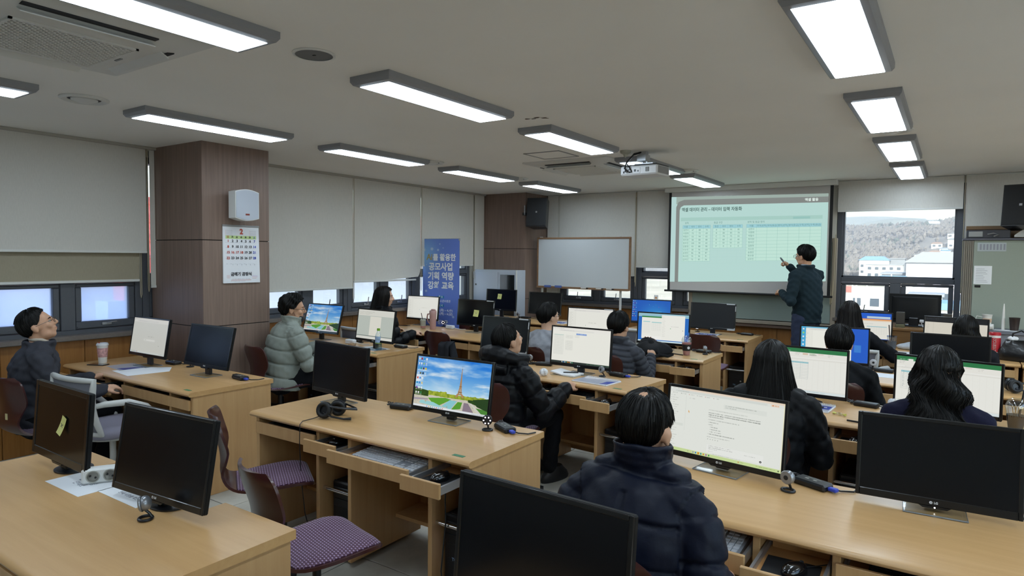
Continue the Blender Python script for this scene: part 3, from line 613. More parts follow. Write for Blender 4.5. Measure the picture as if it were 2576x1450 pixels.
# ---------------------------------------------------------------- desks
M_desk = wood('light_beech', 'cfa672', 'bf9460', (1.6, 26, 26), .33, .12, mix=.6)
M_deskv = wood('light_beech_upright', 'cba473', 'b88f5e', (26, 26, 1.6), .45, 0, mix=.6)
M_tray = wood('tray_wood', 'c89560', 'b3804a', (2, 26, 26), .45, 0, mix=.6)
M_rail = mat('drawer_rail', 'b9bcc0', .3, metal=.8)
M_sticker = mat('green_sticker', '3f7a52', .5)
def desk(label, xl, y0, L=1.62, D=.64, z=.73, pulls=(0, 0, 0, 0), yaw=0., notch=None, sticker=True, half=None):
    o = thing('computer_desk', label, 'desk', (xl, y0, 0), R_(yaw)); k = L/1.62; tz = z-.032
    def top():
        mb = MB(); r = .016
        prof = [(D, tz), (D, z)]+[(.02-r*math.sin(a*PI/6)*1.4, tz+r+r*math.cos(a*PI/6)) for a in range(7)]
        if notch:
            prof2 = [(D-.1, tz), (D-.1, z)]+prof[2:]
            mb.prism(prof, 0, notch[0], 'x').prism(prof2, notch[0], notch[1], 'x').prism(prof, notch[1], L, 'x')
        else: mb.prism(prof, 0, L, 'x')
        return mb.mesh('desktop', M_desk)
    part('desktop', o, cached(('dt', L, D, z, notch), top), None)
    for x in (.012, L-.042): part('side_panel', o, cached(('sp', D, z), lambda: MB().box(0, .03, .035, D-.012, 0, tz, .002).mesh('side_panel', M_deskv)), None, (x, 0, 0))
    dv = [.55*k, .80*k, 1.355*k]
    for x in dv: part('divider', o, cached(('dv', D, z), lambda: MB().box(-.0125, .0125, .04, D-.06, .03, tz, .002).mesh('divider', M_deskv)), None, (x, 0, 0))
    part('back_panel', o, cached(('bp', L, D, z), lambda: MB().box(.042, L-.042, D-.06, D-.042, .06, tz, .001).mesh('back_panel', M_deskv)), None)
    bays = [(.042, dv[0]-.0125), (dv[0]+.0125, dv[1]-.0125), (dv[1]+.0125, dv[2]-.0125), (dv[2]+.0125, L-.042)]
    o['bays'] = [c for b in bays for c in b]
    for i, (a, b) in enumerate(bays):
        w = b-a; p = pulls[i]; zt = tz-.027
        d = part('drawer', o, cached(('df', round(w, 3), z), lambda: MB().box(-.012, w+.008, 0, .016, zt-.069, zt, .0025).mesh('drawer', M_deskv)), None, (a, .018-p, 0))
        part('tray', d, cached(('tr', round(w, 3), z), lambda: MB().box(.014, w-.014, .016, .34, zt-.06, zt-.046).box(.02, w-.02, .325, .34, zt-.046, zt-.015).mesh('tray', M_tray)), None)
        for x in (.004, w-.014): part('slide_rail', d, cached(('sr', z), lambda: MB().box(0, .01, .016, .36, zt-.058, zt-.022).box(.002, .008, .02, .35, zt-.048, zt-.032).mesh('slide_rail', M_rail)), None, (x, 0, 0))
        if i % 2:
            part('chrome_bar', o, cached(('cb', round(w, 3)), lambda: MB().tube([(0, .075, .375), (w, .075, .375)], .011, 10).mesh('chrome_bar', M_chrome)), None, (a, 0, 0))
            part('floor_shelf', o, cached(('fs', round(w, 3), D), lambda: MB().box(0, w, .06, D-.06, .03, .05).mesh('floor_shelf', M_deskv)), None, (a, 0, 0))
        else: part('foot_shelf', o, cached(('ft', round(w, 3), D), lambda: MB().box(0, w, D-.27, D-.06, .17, .19).mesh('foot_shelf', M_deskv)), None, (a, 0, 0))
    for x in (.06, L-.06): part('foot', o, cached('foot', lambda: MB().lathe([(.016, 0), (.016, .01), (.008, .02)], 10).mesh('foot', M_soft)), None, (x, .1, 0))
    if sticker: part('sticker', o, cached('stk', lambda: MB().box(-.032, .032, -.012, .012, 0, .0012).mesh('sticker', M_sticker)), None, (L-.1, .05, z), None, label='small green label stuck on the desk corner')
    return o
DK = {}
def D(key, *a, **k): DK[key] = desk(*a, **k)
D('DM1', 'nearest beech desk at the lower left with a power strip and loose papers', -3.405, .73, D=.637, notch=(.41, 1.215), sticker=False)
D('DM2', 'beech desk with black headphones and open mouse drawers in front of an empty chair pair', -3.37, 2.262, pulls=(0, .075, .13, .185))
D('DL2', 'beech desk by the windows with the patterned paper cup', -5.97, 2.315, L=1.86, pulls=(.06, .08, 0, 0))
D('DR1', 'beech desk in the foreground behind the huge dark monitor', -1.22, .70, D=.64, sticker=False)
D('DR2', 'long beech desk with the navy-coated man and an open mouse drawer at the lower right', -1.08, 2.27, pulls=(.12, .2, 0, .05), sticker=False)
D('DL3', 'beech desk with the green-capped water bottle', -6.13, 4.235, L=1.775, D=.65, pulls=(0, 0, .02, .13))
D('DM3', 'beech desk with the open notebook and spiral binder', -3.434, 4.235, D=.61, yaw=-4.7, pulls=(0, .05, .12, .2))
D('DR3', 'beech desk with the iced coffee cup and yellow-tipped wrapped sweet', -1.09, 4.03, D=.66, pulls=(.1, .15, 0, .05), sticker=False)
D('DL4', 'beech desk with the pink tumbler', -5.98, 5.78, L=1.86, D=.66, yaw=-4.5, pulls=(.1, .15, 0, 0), sticker=False)
D('DM4', 'beech desk with the black backpack and pink smoothie', -3.44, 5.75, D=.6, pulls=(.05, .05, .1, .15))
D('DR4', 'beech desk with the large blank monitor and headset by the right edge', -1.09, 5.55, pulls=(.03, .12, 0, .05), sticker=False)
D('DL5', 'farthest beech desk on the window side, before the white cabinet', -5.98, 7.3, L=1.86, D=.6, z=.77, sticker=False)
D('DM5', 'beech desk below the projection screen with the unlit black monitor', -3.49, 7.48, D=.69, pulls=(.03, .03, .07, .12))
D('DR5', 'beech desk of the two long-haired women nearest the hill window', -1.09, 7.32, D=.64, sticker=False)
D('DS4', 'beech desk cut by the right edge of the picture, holding the headset', .54, 5.53, sticker=False)
D('DS5', 'beech desk cut by the right edge, holding the black handbag', .54, 7.3, sticker=False)
# ---------------------------------------------------------------- monitors
M_bezel = mat('monitor_bezel', '0c0d10', .28, coat=.2); M_off = mat('blank_screen', '0a0c11', .22, spec=.35); M_logo = mat('logo_white', 'd5d7da', .4)
M_offgrey = mat('matte_blank_screen', '14171c', .42, spec=.45); M_base = glass('clear_acrylic', 'f2f5f6', .07)
LG = {}
def logo_mesh():
    a = text_mesh('LG', .0105, M_logo, .0004, 'LEFT'); mb = MB(); n = 20
    ring = [(.0052*math.cos(2*PI*i/n), .0052*math.sin(2*PI*i/n), 0) for i in range(n)]
    mb.add(ring, [tuple(range(n))]); r = mb.mesh('ring', M_logo, 0)
    mb = MB(); mb.box(-.0006, .0006, -.0028, .0024, 0, .0004).box(0, .0024, -.0028, -.0018, 0, .0004).box(.0006, .0044, -.0004, .0003, 0, .0004)
    k = mb.mesh('l', mat('logo_dark', '33363a', .4), 0)
    return join_meshes('logo', [(r, T(-.012, 0, 0)), (k, T(-.012, 0, .0003)), (a, T(-.003, 0, 0))])
def monitor(label, x, y, zb, yaw, tilt, m=None, w=.54, h=.318, z=.73, bez=.0125, chin=.024, brand=True, base='clear', led=False, note=None, film=False):
    """x,y: middle of the screen's lower edge in plan; zb its height; tilt leans the top away"""
    o = thing('monitor', label, 'monitor', (x, y, z), R_(yaw), 'desk monitors'); hb = zb-z; tl = R_(tilt)
    TM = T(0, 0, hb) @ RX(-tl)
    def shell():
        mb = MB(); mb.box(-w/2, w/2, .0, .02, 0, h, .004); mb.loft([[(sx*(w/2-.03)*k, yy, h/2+sz*(h/2-.03)*k) for sx, sz in ((-1, -1), (1, -1), (1, 1), (-1, 1))] for k, yy in ((1.02, .019), (.92, .034), (.55, .042))])
        return mb.mesh('housing', mat('monitor_back', '0c0d0f', .55, spec=.25))
    def bezel():
        mb = MB()
        mb.box(-w/2, -w/2+bez, -.004, .001, 0, h, .002).box(w/2-bez, w/2, -.004, .001, 0, h, .002).box(-w/2+bez, w/2-bez, -.004, .001, h-bez, h, .002).box(-w/2+bez, w/2-bez, -.004, .001, 0, chin, .002)
        mb.prism([(-.05, 0), (.05, 0), (.038, -.008), (-.038, -.008)], -.004, .006, 'y')
        return mb.mesh('bezel', M_bezel)
    hs = place('housing', cached(('mh', w, h), shell), o); hs.location = (0, 0, hb); hs.rotation_euler = (-tl, 0, 0)
    bz = place('bezel', cached(('mz', w, h, bez, chin), bezel), o); bz.location = (0, 0, hb); bz.rotation_euler = (-tl, 0, 0)
    q = [(-w/2+bez, -.0015, h-bez), (w/2-bez, -.0015, h-bez), (w/2-bez, -.0015, chin), (-w/2+bez, -.0015, chin)]
    sc = picture_quad('screen', q, m or M_off, o, 1); sc.location = (0, 0, hb); sc.rotation_euler = (-tl, 0, 0)
    if m: sc['label'] = 'lit screen'
    if brand:
        lg = place('logo', cached('logo', logo_mesh), o); lg.matrix_local = TM @ T(0, -.0045, chin*.45) @ RX(PI/2)
    if led:
        part('power_light', o, MB().ball((0, -.005, -.004), .0025, 8, 6), glow('white_led', 'ffffff', 6)).matrix_local = TM
    if base == 'clear':
        part('neck', o, cached(('nk', round(hb, 2)), lambda: MB().box(-.03, .03, .02, .045, .006, hb+.05, .004).mesh('neck', M_black)), None)
        part('stand_base', o, cached('mb1', lambda: MB().box(-.1, .1, -.058, .08, .0012, .007, .002).mesh('stand_base', M_base)), None)
        part('stand_edge', o, cached('mb3', lambda: MB().tube([(-.098, -.055, .004), (.098, -.055, .004), (.098, .078, .004), (-.098, .078, .004)], .003, 6, closed=True).mesh('stand_edge', mat('acrylic_edge', '8d9096', .25))), None)
    elif base == 'small':
        part('neck', o, cached(('nk3', round(hb, 2)), lambda: MB().box(-.03, .03, .02, .05, .008, hb+.06, .006).mesh('neck', M_black)), None)
        part('stand_base', o, cached('mb4', lambda: MB().loft([[(a*k*math.cos(2*PI*i/28), .06+b*k*math.sin(2*PI*i/28), zz) for i in range(28)] for a, b, k, zz in ((.08, .07, 1, .0012), (.08, .07, 1, .006), (.07, .06, .9, .012))]).mesh('stand_base', M_black)), None)
    else:
        part('neck', o, cached(('nk2', round(hb, 2)), lambda: MB().box(-.045, .045, .02, .05, .01, hb+.06, .006).mesh('neck', M_black)), None)
        part('stand_base', o, cached('mb2', lambda: MB().loft([[(a*k*math.cos(2*PI*i/28), .03+b*k*math.sin(2*PI*i/28), zz) for i in range(28)] for a, b, k, zz in ((.125, .09, 1, 0), (.125, .09, 1, .006), (.1, .07, .9, .014))]).mesh('stand_base', M_black)), None)
    if film:   # peeling protective film on the corners
        for a in ((w/2-.11, w/2-.012, h-.014, h-.002), (w/2-.007, w/2+.001, h-.09, h-.03), (w/2-.09, w/2-.012, 0, .018), (w/2-.011, w/2-.001, .0, .03)): part('film_corner', o, MB().box(a[0], a[1], -.0055, -.0045, a[2], a[3]), mat('clear_film', 'b9bdc2', .3)).matrix_local = TM
    if note:
        nl, nx, nz, nr, nw, nh = note
        nb = MB().sheet(lambda u, v: ((u-.5)*nw, -.003-.012*v*v, (.5-v)*nh), 2, 6, .0006)
        n = single('sticky_note', nl, 'note', nb, mat('yellow_note', 'd9d98a', .7)); n.matrix_world = o.matrix_basis @ TM @ T(nx, -.004, nz) @ RY(nr)
        for a in (.7, -.7): part('pen_mark', n, MB().box(-nw*.3, nw*.3, -.0078, -.0068, -.0012, .0012, 0, 0, RY(a)), mat('pencil', '7d7f6a', .8))
    return o
# pictures on the lit screens
def vnoise(h, w, fx, fy, seed, octv=5, rot=0.):
    g = np.random.default_rng(seed); Y, X = np.mgrid[0:h, 0:w]; X = X/w+rot*Y/h; Y = Y/h; o = np.zeros((h, w)); a = 1.; tot = 0
    for k in range(octv):
        n = 64; G = g.random((n, n)); u, v = (X*fx+50) % n, (Y*fy+50) % n; i, j = u.astype(int), v.astype(int); p, q = u-i, v-j; p = p*p*(3-2*p); q = q*q*(3-2*q); i1, j1 = (i+1) % n, (j+1) % n
        o += a*((G[j, i]*(1-p)+G[j, i1]*p)*(1-q)+(G[j1, i]*(1-p)+G[j1, i1]*p)*q); tot += a; a *= .55; fx *= 2; fy *= 2
    return o/tot
def paris(big):
    w, h = (960, 540) if big else (480, 270); im = Img(w, h, '2f86d8'); Y, X = np.mgrid[0:h, 0:w]; Y = Y/h; X = X/w
    k = np.clip(Y/.7, 0, 1)[..., None]**1.2; im.a[:] = im.c('1374dc')*(1-k)+im.c('b9e2f8')*k
    cl = np.clip((vnoise(h, w, 3, 9, 3, 6, .8)-.5)*4.2, 0, 1)*np.clip(.25+Y*1.3, 0, 1)+.5*np.clip((vnoise(h, w, 2, 3, 8, 5, -.7)-.52)*4, 0, 1); cl = np.clip(cl, 0, .92)[..., None]; im.a[:] = im.a*(1-cl)+im.c('f4f9fc')*cl
    hor = .695; tr = vnoise(h, w, 40, 30, 5, 4); tx = vnoise(1, w, 30, 1, 6, 4)[0][None, :]
    def mass(top, bot, c0, c1):
        m = (Y > top) & (Y < bot); col = im.c(c0)*(1-tr[..., None])+im.c(c1)*tr[..., None]; im.a[m] = col[m]
    base = im.c('dcd6c4')*(.86+.2*vnoise(h, w, 50, 60, 9, 4)[..., None]); m = Y >= hor+.005; im.a[m] = base[m]
    mass(hor-.012-.012*tx, hor+.01, 'b0b090', 'd8d2b8')
    mass(hor-.01-.045*tx*np.where(X < .45, 1.2, np.where(X > .66, 1., .35)), hor+.045+.02*tx, '5c7a14', 'd6dc4e')
    mass(np.where(X < .2, hor-.075*np.clip(1.1-X/.2, 0, 1)**.4+.03*tx, 2), hor+.085, '18300f', '4c7020'); mass(np.where(X > .74, hor+.03-.045*np.clip((X-.74)/.26, 0, 1)+.03*tx, 2), hor+.08+.1*np.clip((X-.74)/.26, 0, 1), '12280e', '3f6a1c')
    P = im.poly
    P([(.2, .81), (.44, .76), (.52, .78), (.36, .93), (.27, .90)], '5ea52f'); P([(.4, .93), (.5, .79), (.6, .79), (.52, .97)], '8fd0d8'); P([(.53, .97), (.61, .80), (.67, .8), (.65, .93)], '58a02e')
    P([(.08, .93), (.1, .87), (.28, .88), (.42, .95), (.4, .97)], '9fd8dc'); P([(.68, .97), (.69, .8), (.745, .8), (.83, .97)], '8f7f8c'); P([(.8, .86), (1, .88), (1, .97), (.9, .97)], '4c8a35'); P([(.8, .72), (1, .66), (1, .9), (.86, .84)], '24431a')
    P([(0, .84), (.2, .82), (.2, .85), (0, .88)], 'a9a0ac'); P([(.76, .79), (.79, .79), (.93, .97), (.88, .97)], 'd8d6cc')
    im.disc(.17, .88, .016, 'b8b38e').disc(.47, .93, .012, 'b8b38e')
    tc = 'b98f63'; dk = '8f6c48'   # the tower: splayed legs, arch, two decks, tapering shaft
    P([(.562, .715), (.612, .60), (.632, .60), (.592, .715)], tc); P([(.688, .715), (.636, .60), (.618, .60), (.655, .715)], tc); P([(.578, .668), (.672, .668), (.660, .645), (.590, .645)], tc)
    P([(.600, .615), (.648, .615), (.640, .50), (.612, .50)], tc); P([(.596, .618), (.654, .618), (.652, .602), (.598, .602)], dk); P([(.617, .60), (.633, .60), (.629, .545), (.621, .545)], 'bcdcf0', .6)
    P([(.612, .505), (.640, .505), (.6285, .17), (.6235, .17)], tc); P([(.607, .506), (.645, .506), (.643, .494), (.609, .494)], dk); P([(.6215, .18), (.6305, .18), (.629, .155), (.623, .155)], dk); P([(.6252, .155), (.6268, .155), (.6264, .075), (.6256, .075)], '8a8078')
    for j in range(34): yv = .19+j*.0125; hwid = .0025+.0115*((yv-.17)/.43)**1.3; im.r(.626-hwid, yv, .626+hwid, yv+.004, dk, .4)
    for sx in (-1, 1):
        for j in range(7): im.r(.626+sx*(.012+.006*j)-.008, .615+j*.014, .626+sx*(.012+.006*j)+.008, .619+j*.014, dk, .35)
    ic = ['e8e2c8', 'b02a2a', '2f9bd0', 'f2f4f6', 'd8e6ee', 'f6f6f6', '9fc58a', 'b8c8e8', '4aa0d8', '2f9a88', '5a3a3a', 'e8c72a', 'c8d8e8', '6a6a4a', '2a2f3a', 'b8d8f0', 'd84a3a', '4a8ae0', 'e8f0f8', '', '2f9bd0', '3a86d8', 'e8d28a', '', '8a4aa8', 'f2f2f2', 'f6f6f6', '', 'e8e8ec', 'f0f0f0', '3f8a5a', '']
    for i, c in enumerate(ic):
        if c: x, y = .012+.034*(i % 4), .03+.097*(i//4); im.r(x, y, x+.02, y+.04, c); im.r(x-.003, y+.047, x+.023, y+.062, 'f6f9fb', .55)
    im.r(0, .962, 1, 1, 'e9eef2')
    for i in range(9): im.r(.19+i*.027, .972, .202+i*.027, .992, ['3a86d8', 'd8a03a', '5a9a5a', '3aa0c8', '8a8a9a', 'c8503a', '3a6ad8', '7a7a8a', 'd83a3a'][i], .8)
    im.words(.8, .975, 34, .016, '6a7078', .7)
    return im
def browser(w=480, h=270, top='f3f1ea', page='f7f7ee', side=True, orange=False, bar='e6ebe6', seed=1, blue=None):
    im = Img(w, h, page); im.r(0, 0, 1, .05, top).r(0, .05, 1, .11, 'f4f3ec').words(.02, .015, 26, .022, '8a8a86', .5, seed)
    im.r(.12, .062, .72, .098, 'eaeae4'); im.words(.14, .068, 40, .02, '9a9a96', .4, seed+1)
    if side:
        im.r(.0, .11, .17, .94, 'f3f3ea').r(.17, .11, .172, .94, 'd8d8d0')
        for i in range(15): im.words(.02, .15+i*.048, 8+(i*5+seed) % 9, .018, '8c8c88', .55, seed+i)
    im.words(.47, .5, 22, .024, '8f8f8a', .6, seed+3); im.r(.36, .585, .68, .64, 'fbfbf4', .8); im.disc(.4, .612, .011, '58a070'); im.words(.42, .604, 7, .016, 'a0a09a', .5, seed+4); im.disc(.8, .74, .009, '33363a')
    im.r(0, .945, 1, 1, bar)
    for i in range(7): im.r(.02+i*.03, .955, .033+i*.03, .985, ['4a8ad8', 'd8b04a', '5a9a6a', 'c86a4a', '6a7ad8', '9a9aa0', 'd85a3a'][i], .6)
    im.words(.84, .962, 22, .018, '8a9088', .6)
    return im
def sheet_img(w=480, h=270, cells_at=(.03, .2, .36, 4, 10), page='f5f5ee', seed=2, wide=False):
    im = Img(w, h, page); im.r(0, 0, 1, .045, '2f7d4a').r(0, .045, 1, .09, '2f7d4a').words(.03, .055, 46, .022, 'e8f2ea', .7, seed).r(.12, .05, .17, .092, 'f3f3ec')
    im.r(0, .09, 1, .2, 'f0efe7')
    for i in range(5): im.words(.03+.19*i, .105, 9, .02, '9a9a94', .5, seed+i).words(.03+.19*i, .135, 7, .02, 'a8a8a0', .5, seed+9+i)
    im.r(.5, .1, .56, .14, 'd8b89a', .7).r(.58, .1, .64, .12, 'a8d0a0', .7).r(.58, .125, .66, .145, 'b0b0a8', .8).r(.68, .105, .74, .12, 'e0b0a8', .5)
    im.r(0, .2, 1, .225, 'f6f6f0').words(.08, .203, 12, .017, 'b0b0a8', .4).r(0, .225, 1, .25, 'eae9e1').words(.05, .228, 70, .014, 'b0b0a8', .4)
    im.grid(0, .25, 1, .92, 16, 26, 'dcdcd4', .6)
    x0, y0, x1, nx, ny = cells_at[0], .3, cells_at[2], cells_at[3], cells_at[4]
    im.r(x0, y0, x1, y0+.035, '9fd0d8').grid(x0, y0, x1, y0+.035*(ny+1), nx, ny+1, 'a8b8b8', .9)
    for j in range(ny+1):
        for i in range(nx):
            if not wide or j == 0: im.words(x0+(x1-x0)*(i+.25)/nx, y0+.008+j*.035, 3, .02, '8a9a9a', .6, seed+i*j)
    im.r(0, .92, 1, .945, 'ecebe3').words(.03, .925, 10, .016, '9a9a94', .5).r(0, .945, 1, 1, 'e2ecec').words(.45, .958, 60, .018, '7aa0a8', .55)
    return im
def chat():
    im = Img(1280, 720, 'eef1ea'); im.r(0, 0, 1, .03, 'f0e0cf').r(.0, .0, .11, .03, 'eef1ea').r(.11, .0, 1, .014, 'f3ddc6').r(0, .03, 1, .075, 'e9ece6').words(.02, .008, 22, .014, '9a9a94', .6)
    im.r(.05, .036, .86, .066, 'dfe4de').words(.07, .045, 26, .013, '8a8f8a', .5).r(.89, .036, .955, .066, 'f2dcc8').disc(.905, .051, .009, 'd8803a').words(.915, .046, 9, .012, 'c8804a', .7)
    for i in range(6): im.disc(.03+i*.075, .088, .005, ['7a7a7a', '3a3a3a', 'c83a3a', '8a8a8a', 'c83a3a', 'b04a4a'][i]); im.words(.04+i*.075, .082, 9, .013, '8a8f8a', .55, i)
    im.r(.155, .11, .1565, .66, 'cfd4cc').words(.19, .135, 10, .015, '9a9f9a', .6)
    for i in range(22): im.disc(.013, .13+i*.037, .005, '8a9088', .6); im.words(.025, .124+i*.037, 6+(i*7) % 10, .013, '9aa098', .6, i+3)
    im.r(.02, .56, .14, .6, 'e3e8e0')
    im.r(.5, .155, .86, .225, 'e7ebe4').words(.515, .165, 58, .014, '8f948e', .8, 1, .9).words(.515, .193, 22, .014, '8f948e', .8, 2, .9)
    im.words(.37, .265, 74, .014, 'a8ada6', .7, 3, .85)
    for i, (n, k) in enumerate([(92, .9), (92, 1.), (28, .8)]): im.words(.37, .31+i*.03, n, .015, '7f847e' if i != 1 else '5f645e', k, 5+i, .9)
    im.words(.37, .415, 56, .015, '8f948e', .7, 11, .88)
    for i, (x, n) in enumerate([(.385, 16), (.385, 6), (.4, 12), (.4, 18), (.4, 20), (.385, 46)]): im.disc(x-.008, .462+i*.036, .0035, '6a6f6a'); im.words(x, .455+i*.036, n, .015, '6f746e' if i == 5 else '858a84', .85, 20+i, .9)
    im.words(.37, .68, 44, .014, '8f948e', .7, 31, .85)
    for i in range(5): im.disc(.378+i*.022, .722, .007, 'a8ada6', .8)
    im.r(.37, .8, .86, .93, 'f3f5f0').grid(.37, .8, .86, .93, 1, 1, 'd8dcd4', .8).words(.39, .815, 46, .013, '9a9f98', .75, 40).words(.39, .84, 50, .013, '9a9f98', .75, 41).words(.39, .863, 18, .013, '9a9f98', .75, 42).words(.7, .85, 22, .013, '9a9f98', .6, 43)
    im.disc(.835, .9, .016, '1c1f22').disc(.835, .9, .006, 'eef1ea').words(.39, .9, 10, .013, 'a8ada6', .6).words(.43, .935, 62, .012, 'a8ada6', .6)
    im.r(0, .95, 1, 1, 'cfe3a0').r(0, .95, 1, .957, 'dbe9b4')
    for i in range(9): im.r(.2+i*.024, .963, .211+i*.024, .988, ['b8c88a', 'd8d0a0', '9aa0b0', '3a7ad8', 'b0b890', '2f8aa0', 'e8902a', 'a85ac0', '3a9a5a'][i])
    im.r(.294, .957, .31, .994, 'f0a83a').disc(.302, .975, .006, '5a2a1a').disc(.655, .973, .008, 'd8703a').words(.668, .966, 8, .013, '7a8a5a', .7).words(.8, .966, 22, .013, '7a8a5a', .8).words(.88, .966, 18, .013, '7a8a5a', .7).r(.975, .965, .985, .985, '5a6a4a')
    im.poly([(.185, .33), (.195, .36), (.191, .36), (.194, .375), (.19, .377), (.187, .362), (.183, .367)], 'e8a84a'); im.r(.992, 0, 1, 1, 'f3eec0', .6)
    return im
def win_blue():
    im = Img(480, 270, '1c63d0'); Y, X = np.mgrid[0:270, 0:480]; d = np.exp(-(((X/480-.62)/.35)**2+((Y/270-.62)/.4)**2)); im.a += d[..., None]*(im.c('3aa8f0')-im.a)*.75
    im.poly([(.6, .52), (.78, .49), (.78, .72), (.6, .70)], '58bdf6', .8)
    for i in range(24): im.r(.015+(i % 3)*.04, .03+(i//3)*.1, .035+(i % 3)*.04, .07+(i//3)*.1, ['d8e6ee', '9fd0f0', 'c84a5a', 'e8e8ec', '4aa0d8', 'b8d8a8'][i*5 % 6], .8)
    for x, y, c in ((.45, .2, '9fe8f0'), (.62, .2, '58e0a0'), (.7, .3, 'd850c8'), (.55, .27, '58b8f0')): im.disc(x, y, .012, c)
    im.r(0, .955, 1, 1, '123a78').words(.02, .965, 50, .02, '9fc0e8', .5)
    return im
def mk():
    S = {}
    S['paris'] = paris(True).mat('city_wallpaper', SCREEN); S['paris2'] = paris(False).mat('city_wallpaper_small', SCREEN*.85)
    S['chat'] = chat().mat('chat_page', SCREEN)
    S['white1'] = browser(seed=1).mat('browser_page', SCREEN*.9); S['white2'] = browser(seed=5).mat('browser_page_b', SCREEN*.95); S['grey'] = browser(seed=9, page='e6e7df', side=False).mat('browser_page_c', SCREEN*.75)
    im = Img(480, 270, 'cdd5cc'); im.r(0, 0, 1, .05, 'efefe6').r(0, .05, 1, .2, 'eeeee4'); [im.words(.03, .06+.04*i, 60-9*i, .022, '9a9a94', .5, i) for i in range(3)]; im.r(.35, .22, .66, .88, 'f4f2e6').r(0, .88, 1, .91, '8f9a94').r(0, .91, 1, 1, 'efefe6').words(.02, .95, 26, .02, '9a9a94', .5); S['word'] = im.mat('document_page', SCREEN*.85)
    S['sheet1'] = sheet_img(cells_at=(.02, 0, .57, 6, 10), wide=True).mat('sheet_page', SCREEN); S['sheet2'] = sheet_img(640, 360, cells_at=(.05, 0, .3, 4, 10), seed=7).mat('sheet_page_b', SCREEN)
    im = browser(seed=3, page='f5f5ec', side=False); im.r(0, .11, 1, .945, 'f5f5ec').r(.42, .14, .6, .185, '7fa0dc').words(.44, .15, 26, .02, 'e8eef8', .8); im.grid(.03, .2, .2, .76, 6, 24, 'b8beb8', .7).r(.03, .2, .2, .222, 'cfe0d8').grid(.24, .21, .36, .29, 5, 3, 'b0b6b0', .7).grid(.4, .2, .47, .25, 3, 2, 'b0b6b0', .7).grid(.24, .36, .36, .62, 5, 10, 'b0b6b0', .7).r(0, .945, 1, 1, '2a3330').words(.62, .955, 70, .022, '9fe0a8', .6)
    for i in range(9): im.r(.16+i*.026, .955, .174+i*.026, .985, ['2a3338', 'e8eef0', '3a86d8', 'd8e8f0', '4aa08a', 'e8923a', 'e8923a', 'd8e8d8', '5ac08a'][i])
    S['draw'] = im.mat('table_page', SCREEN)
    im = Img(480, 270, '2a70c8'); im.r(0, 0, 1, .12, '9ac8d8').r(.07, .1, .47, .15, '3a8a4a').r(.07, .15, .47, .9, 'f6f6ee').grid(.1, .3, .24, .7, 4, 11, 'c8ccc8', .7).r(.1, .28, .24, .31, 'a8d8d8').grid(.27, .3, .47, .6, 5, 9, 'c8ccc8', .7).r(.27, .3, .47, .33, 'a8d8d8').r(.12, .8, .47, .93, 'fbfbf6')
    for i in range(3): im.r(.14+i*.055, .84, .165+i*.055, .9, '7a4a2a')
    im.r(.47, .04, .93, .93, 'f8f8f0'); [im.words(.49, .1+i*.045, 7+i*3 % 6, .018, '9a9a94', .5, i) for i in range(16)]; im.words(.66, .42, 22, .022, '8f8f8a', .6); im.disc(.65, .5, .012, '58b070').disc(.89, .55, .01, '33363a'); im.r(.0, .955, 1, 1, 'd8ecf0'); S['split'] = im.mat('split_page', SCREEN)
    S['blue'] = win_blue().mat('blue_wallpaper', SCREEN*.85)
    im = browser(seed=12); im.r(0, 0, .07, 1, '4ab0e0').r(.76, 0, 1, 1, '1f5fd0').r(.07, 0, .76, .04, '7ac0e0').r(.8, .48, .9, .7, '58a8e8', .5); [im.r(.02, .05+.12*i, .045, .1+.12*i, ['f0f4f6', '9fe070', 'e8f0f8', 'd8e8f8'][i % 4]) for i in range(8)]; S['bluepage'] = im.mat('blue_framed_page', SCREEN)
    im = Img(480, 270, '1f62d8'); im.r(.55, .12, .98, .2, 'c8dce8').r(.28, .22, 1, .98, 'f4f2e8').r(.28, .22, 1, .27, 'f0a868').r(.28, .27, 1, .31, 'f3d8bc').r(.28, .31, .46, .98, 'efede2'); [im.words(.3, .36+.05*i, 8, .02, '9a9a94', .5, i) for i in range(11)]; im.grid(.55, .5, .92, .8, 8, 6, 'c0c6c6', .7).r(.55, .5, .92, .53, 'a8d0d8').words(.5, .4, 26, .02, '8f8f8a', .5).words(.5, .86, 30, .02, '8f8f8a', .5); im.disc(.12, .22, .02, '58d090'); S['orange'] = im.mat('orange_window_page', SCREEN*.95)
    im = Img(480, 270, 'efeadb'); im.r(0, 0, 1, .16, '16171b').words(.02, .03, 30, .022, 'b8b8bc', .5).words(.02, .08, 100, .02, '8a8a90', .4).r(.14, .16, .143, 1, 'd8d2c4'); [im.words(.02, .2+.06*i, 8, .018, '9a968a', .5, i) for i in range(12)]; S['darkbar'] = im.mat('dark_bar_page', SCREEN*.85)
    return S
SCR = mk()
# ---------------------------------------------------------------- monitors on desks: label, x, y, zb, yaw, tilt
monitor('unlit glossy old monitor with a yellow note across its middle', -3.052, 1.155, .774, -.8, 4.7, w=.515, h=.315, bez=.022, chin=.034, brand=False, base='small', note=('crooked yellow sticky note on the glossy monitor at the lower left', .045, .16, R_(16), .04, .075))
monitor('unlit black monitor beside the white power strip on the nearest desk', -2.33, 1.184, .763, 4.5, 10.1, base='small')
monitor('lit pale monitor by the windows behind the patterned paper cup', -5.374, 2.679, .805, 1, 9.3, SCR['grey'], brand=False)
monitor('unlit black monitor in front of the near pillar', -4.609, 2.721, .793, 1.8, 12.6)
monitor('unlit black monitor on the desk with the headphones', -3.119, 2.70, .778, -5.5, 4.4)
monitor('lit monitor showing a large Paris tower wallpaper in mid-picture', -2.281, 2.755, .767, 1.4, 9.9, SCR['paris'])
monitor('lit tilted Paris-wallpaper monitor in front of the man in grey-green puffer', -5.583, 4.588, .808, 2.2, 17, SCR['paris2'])
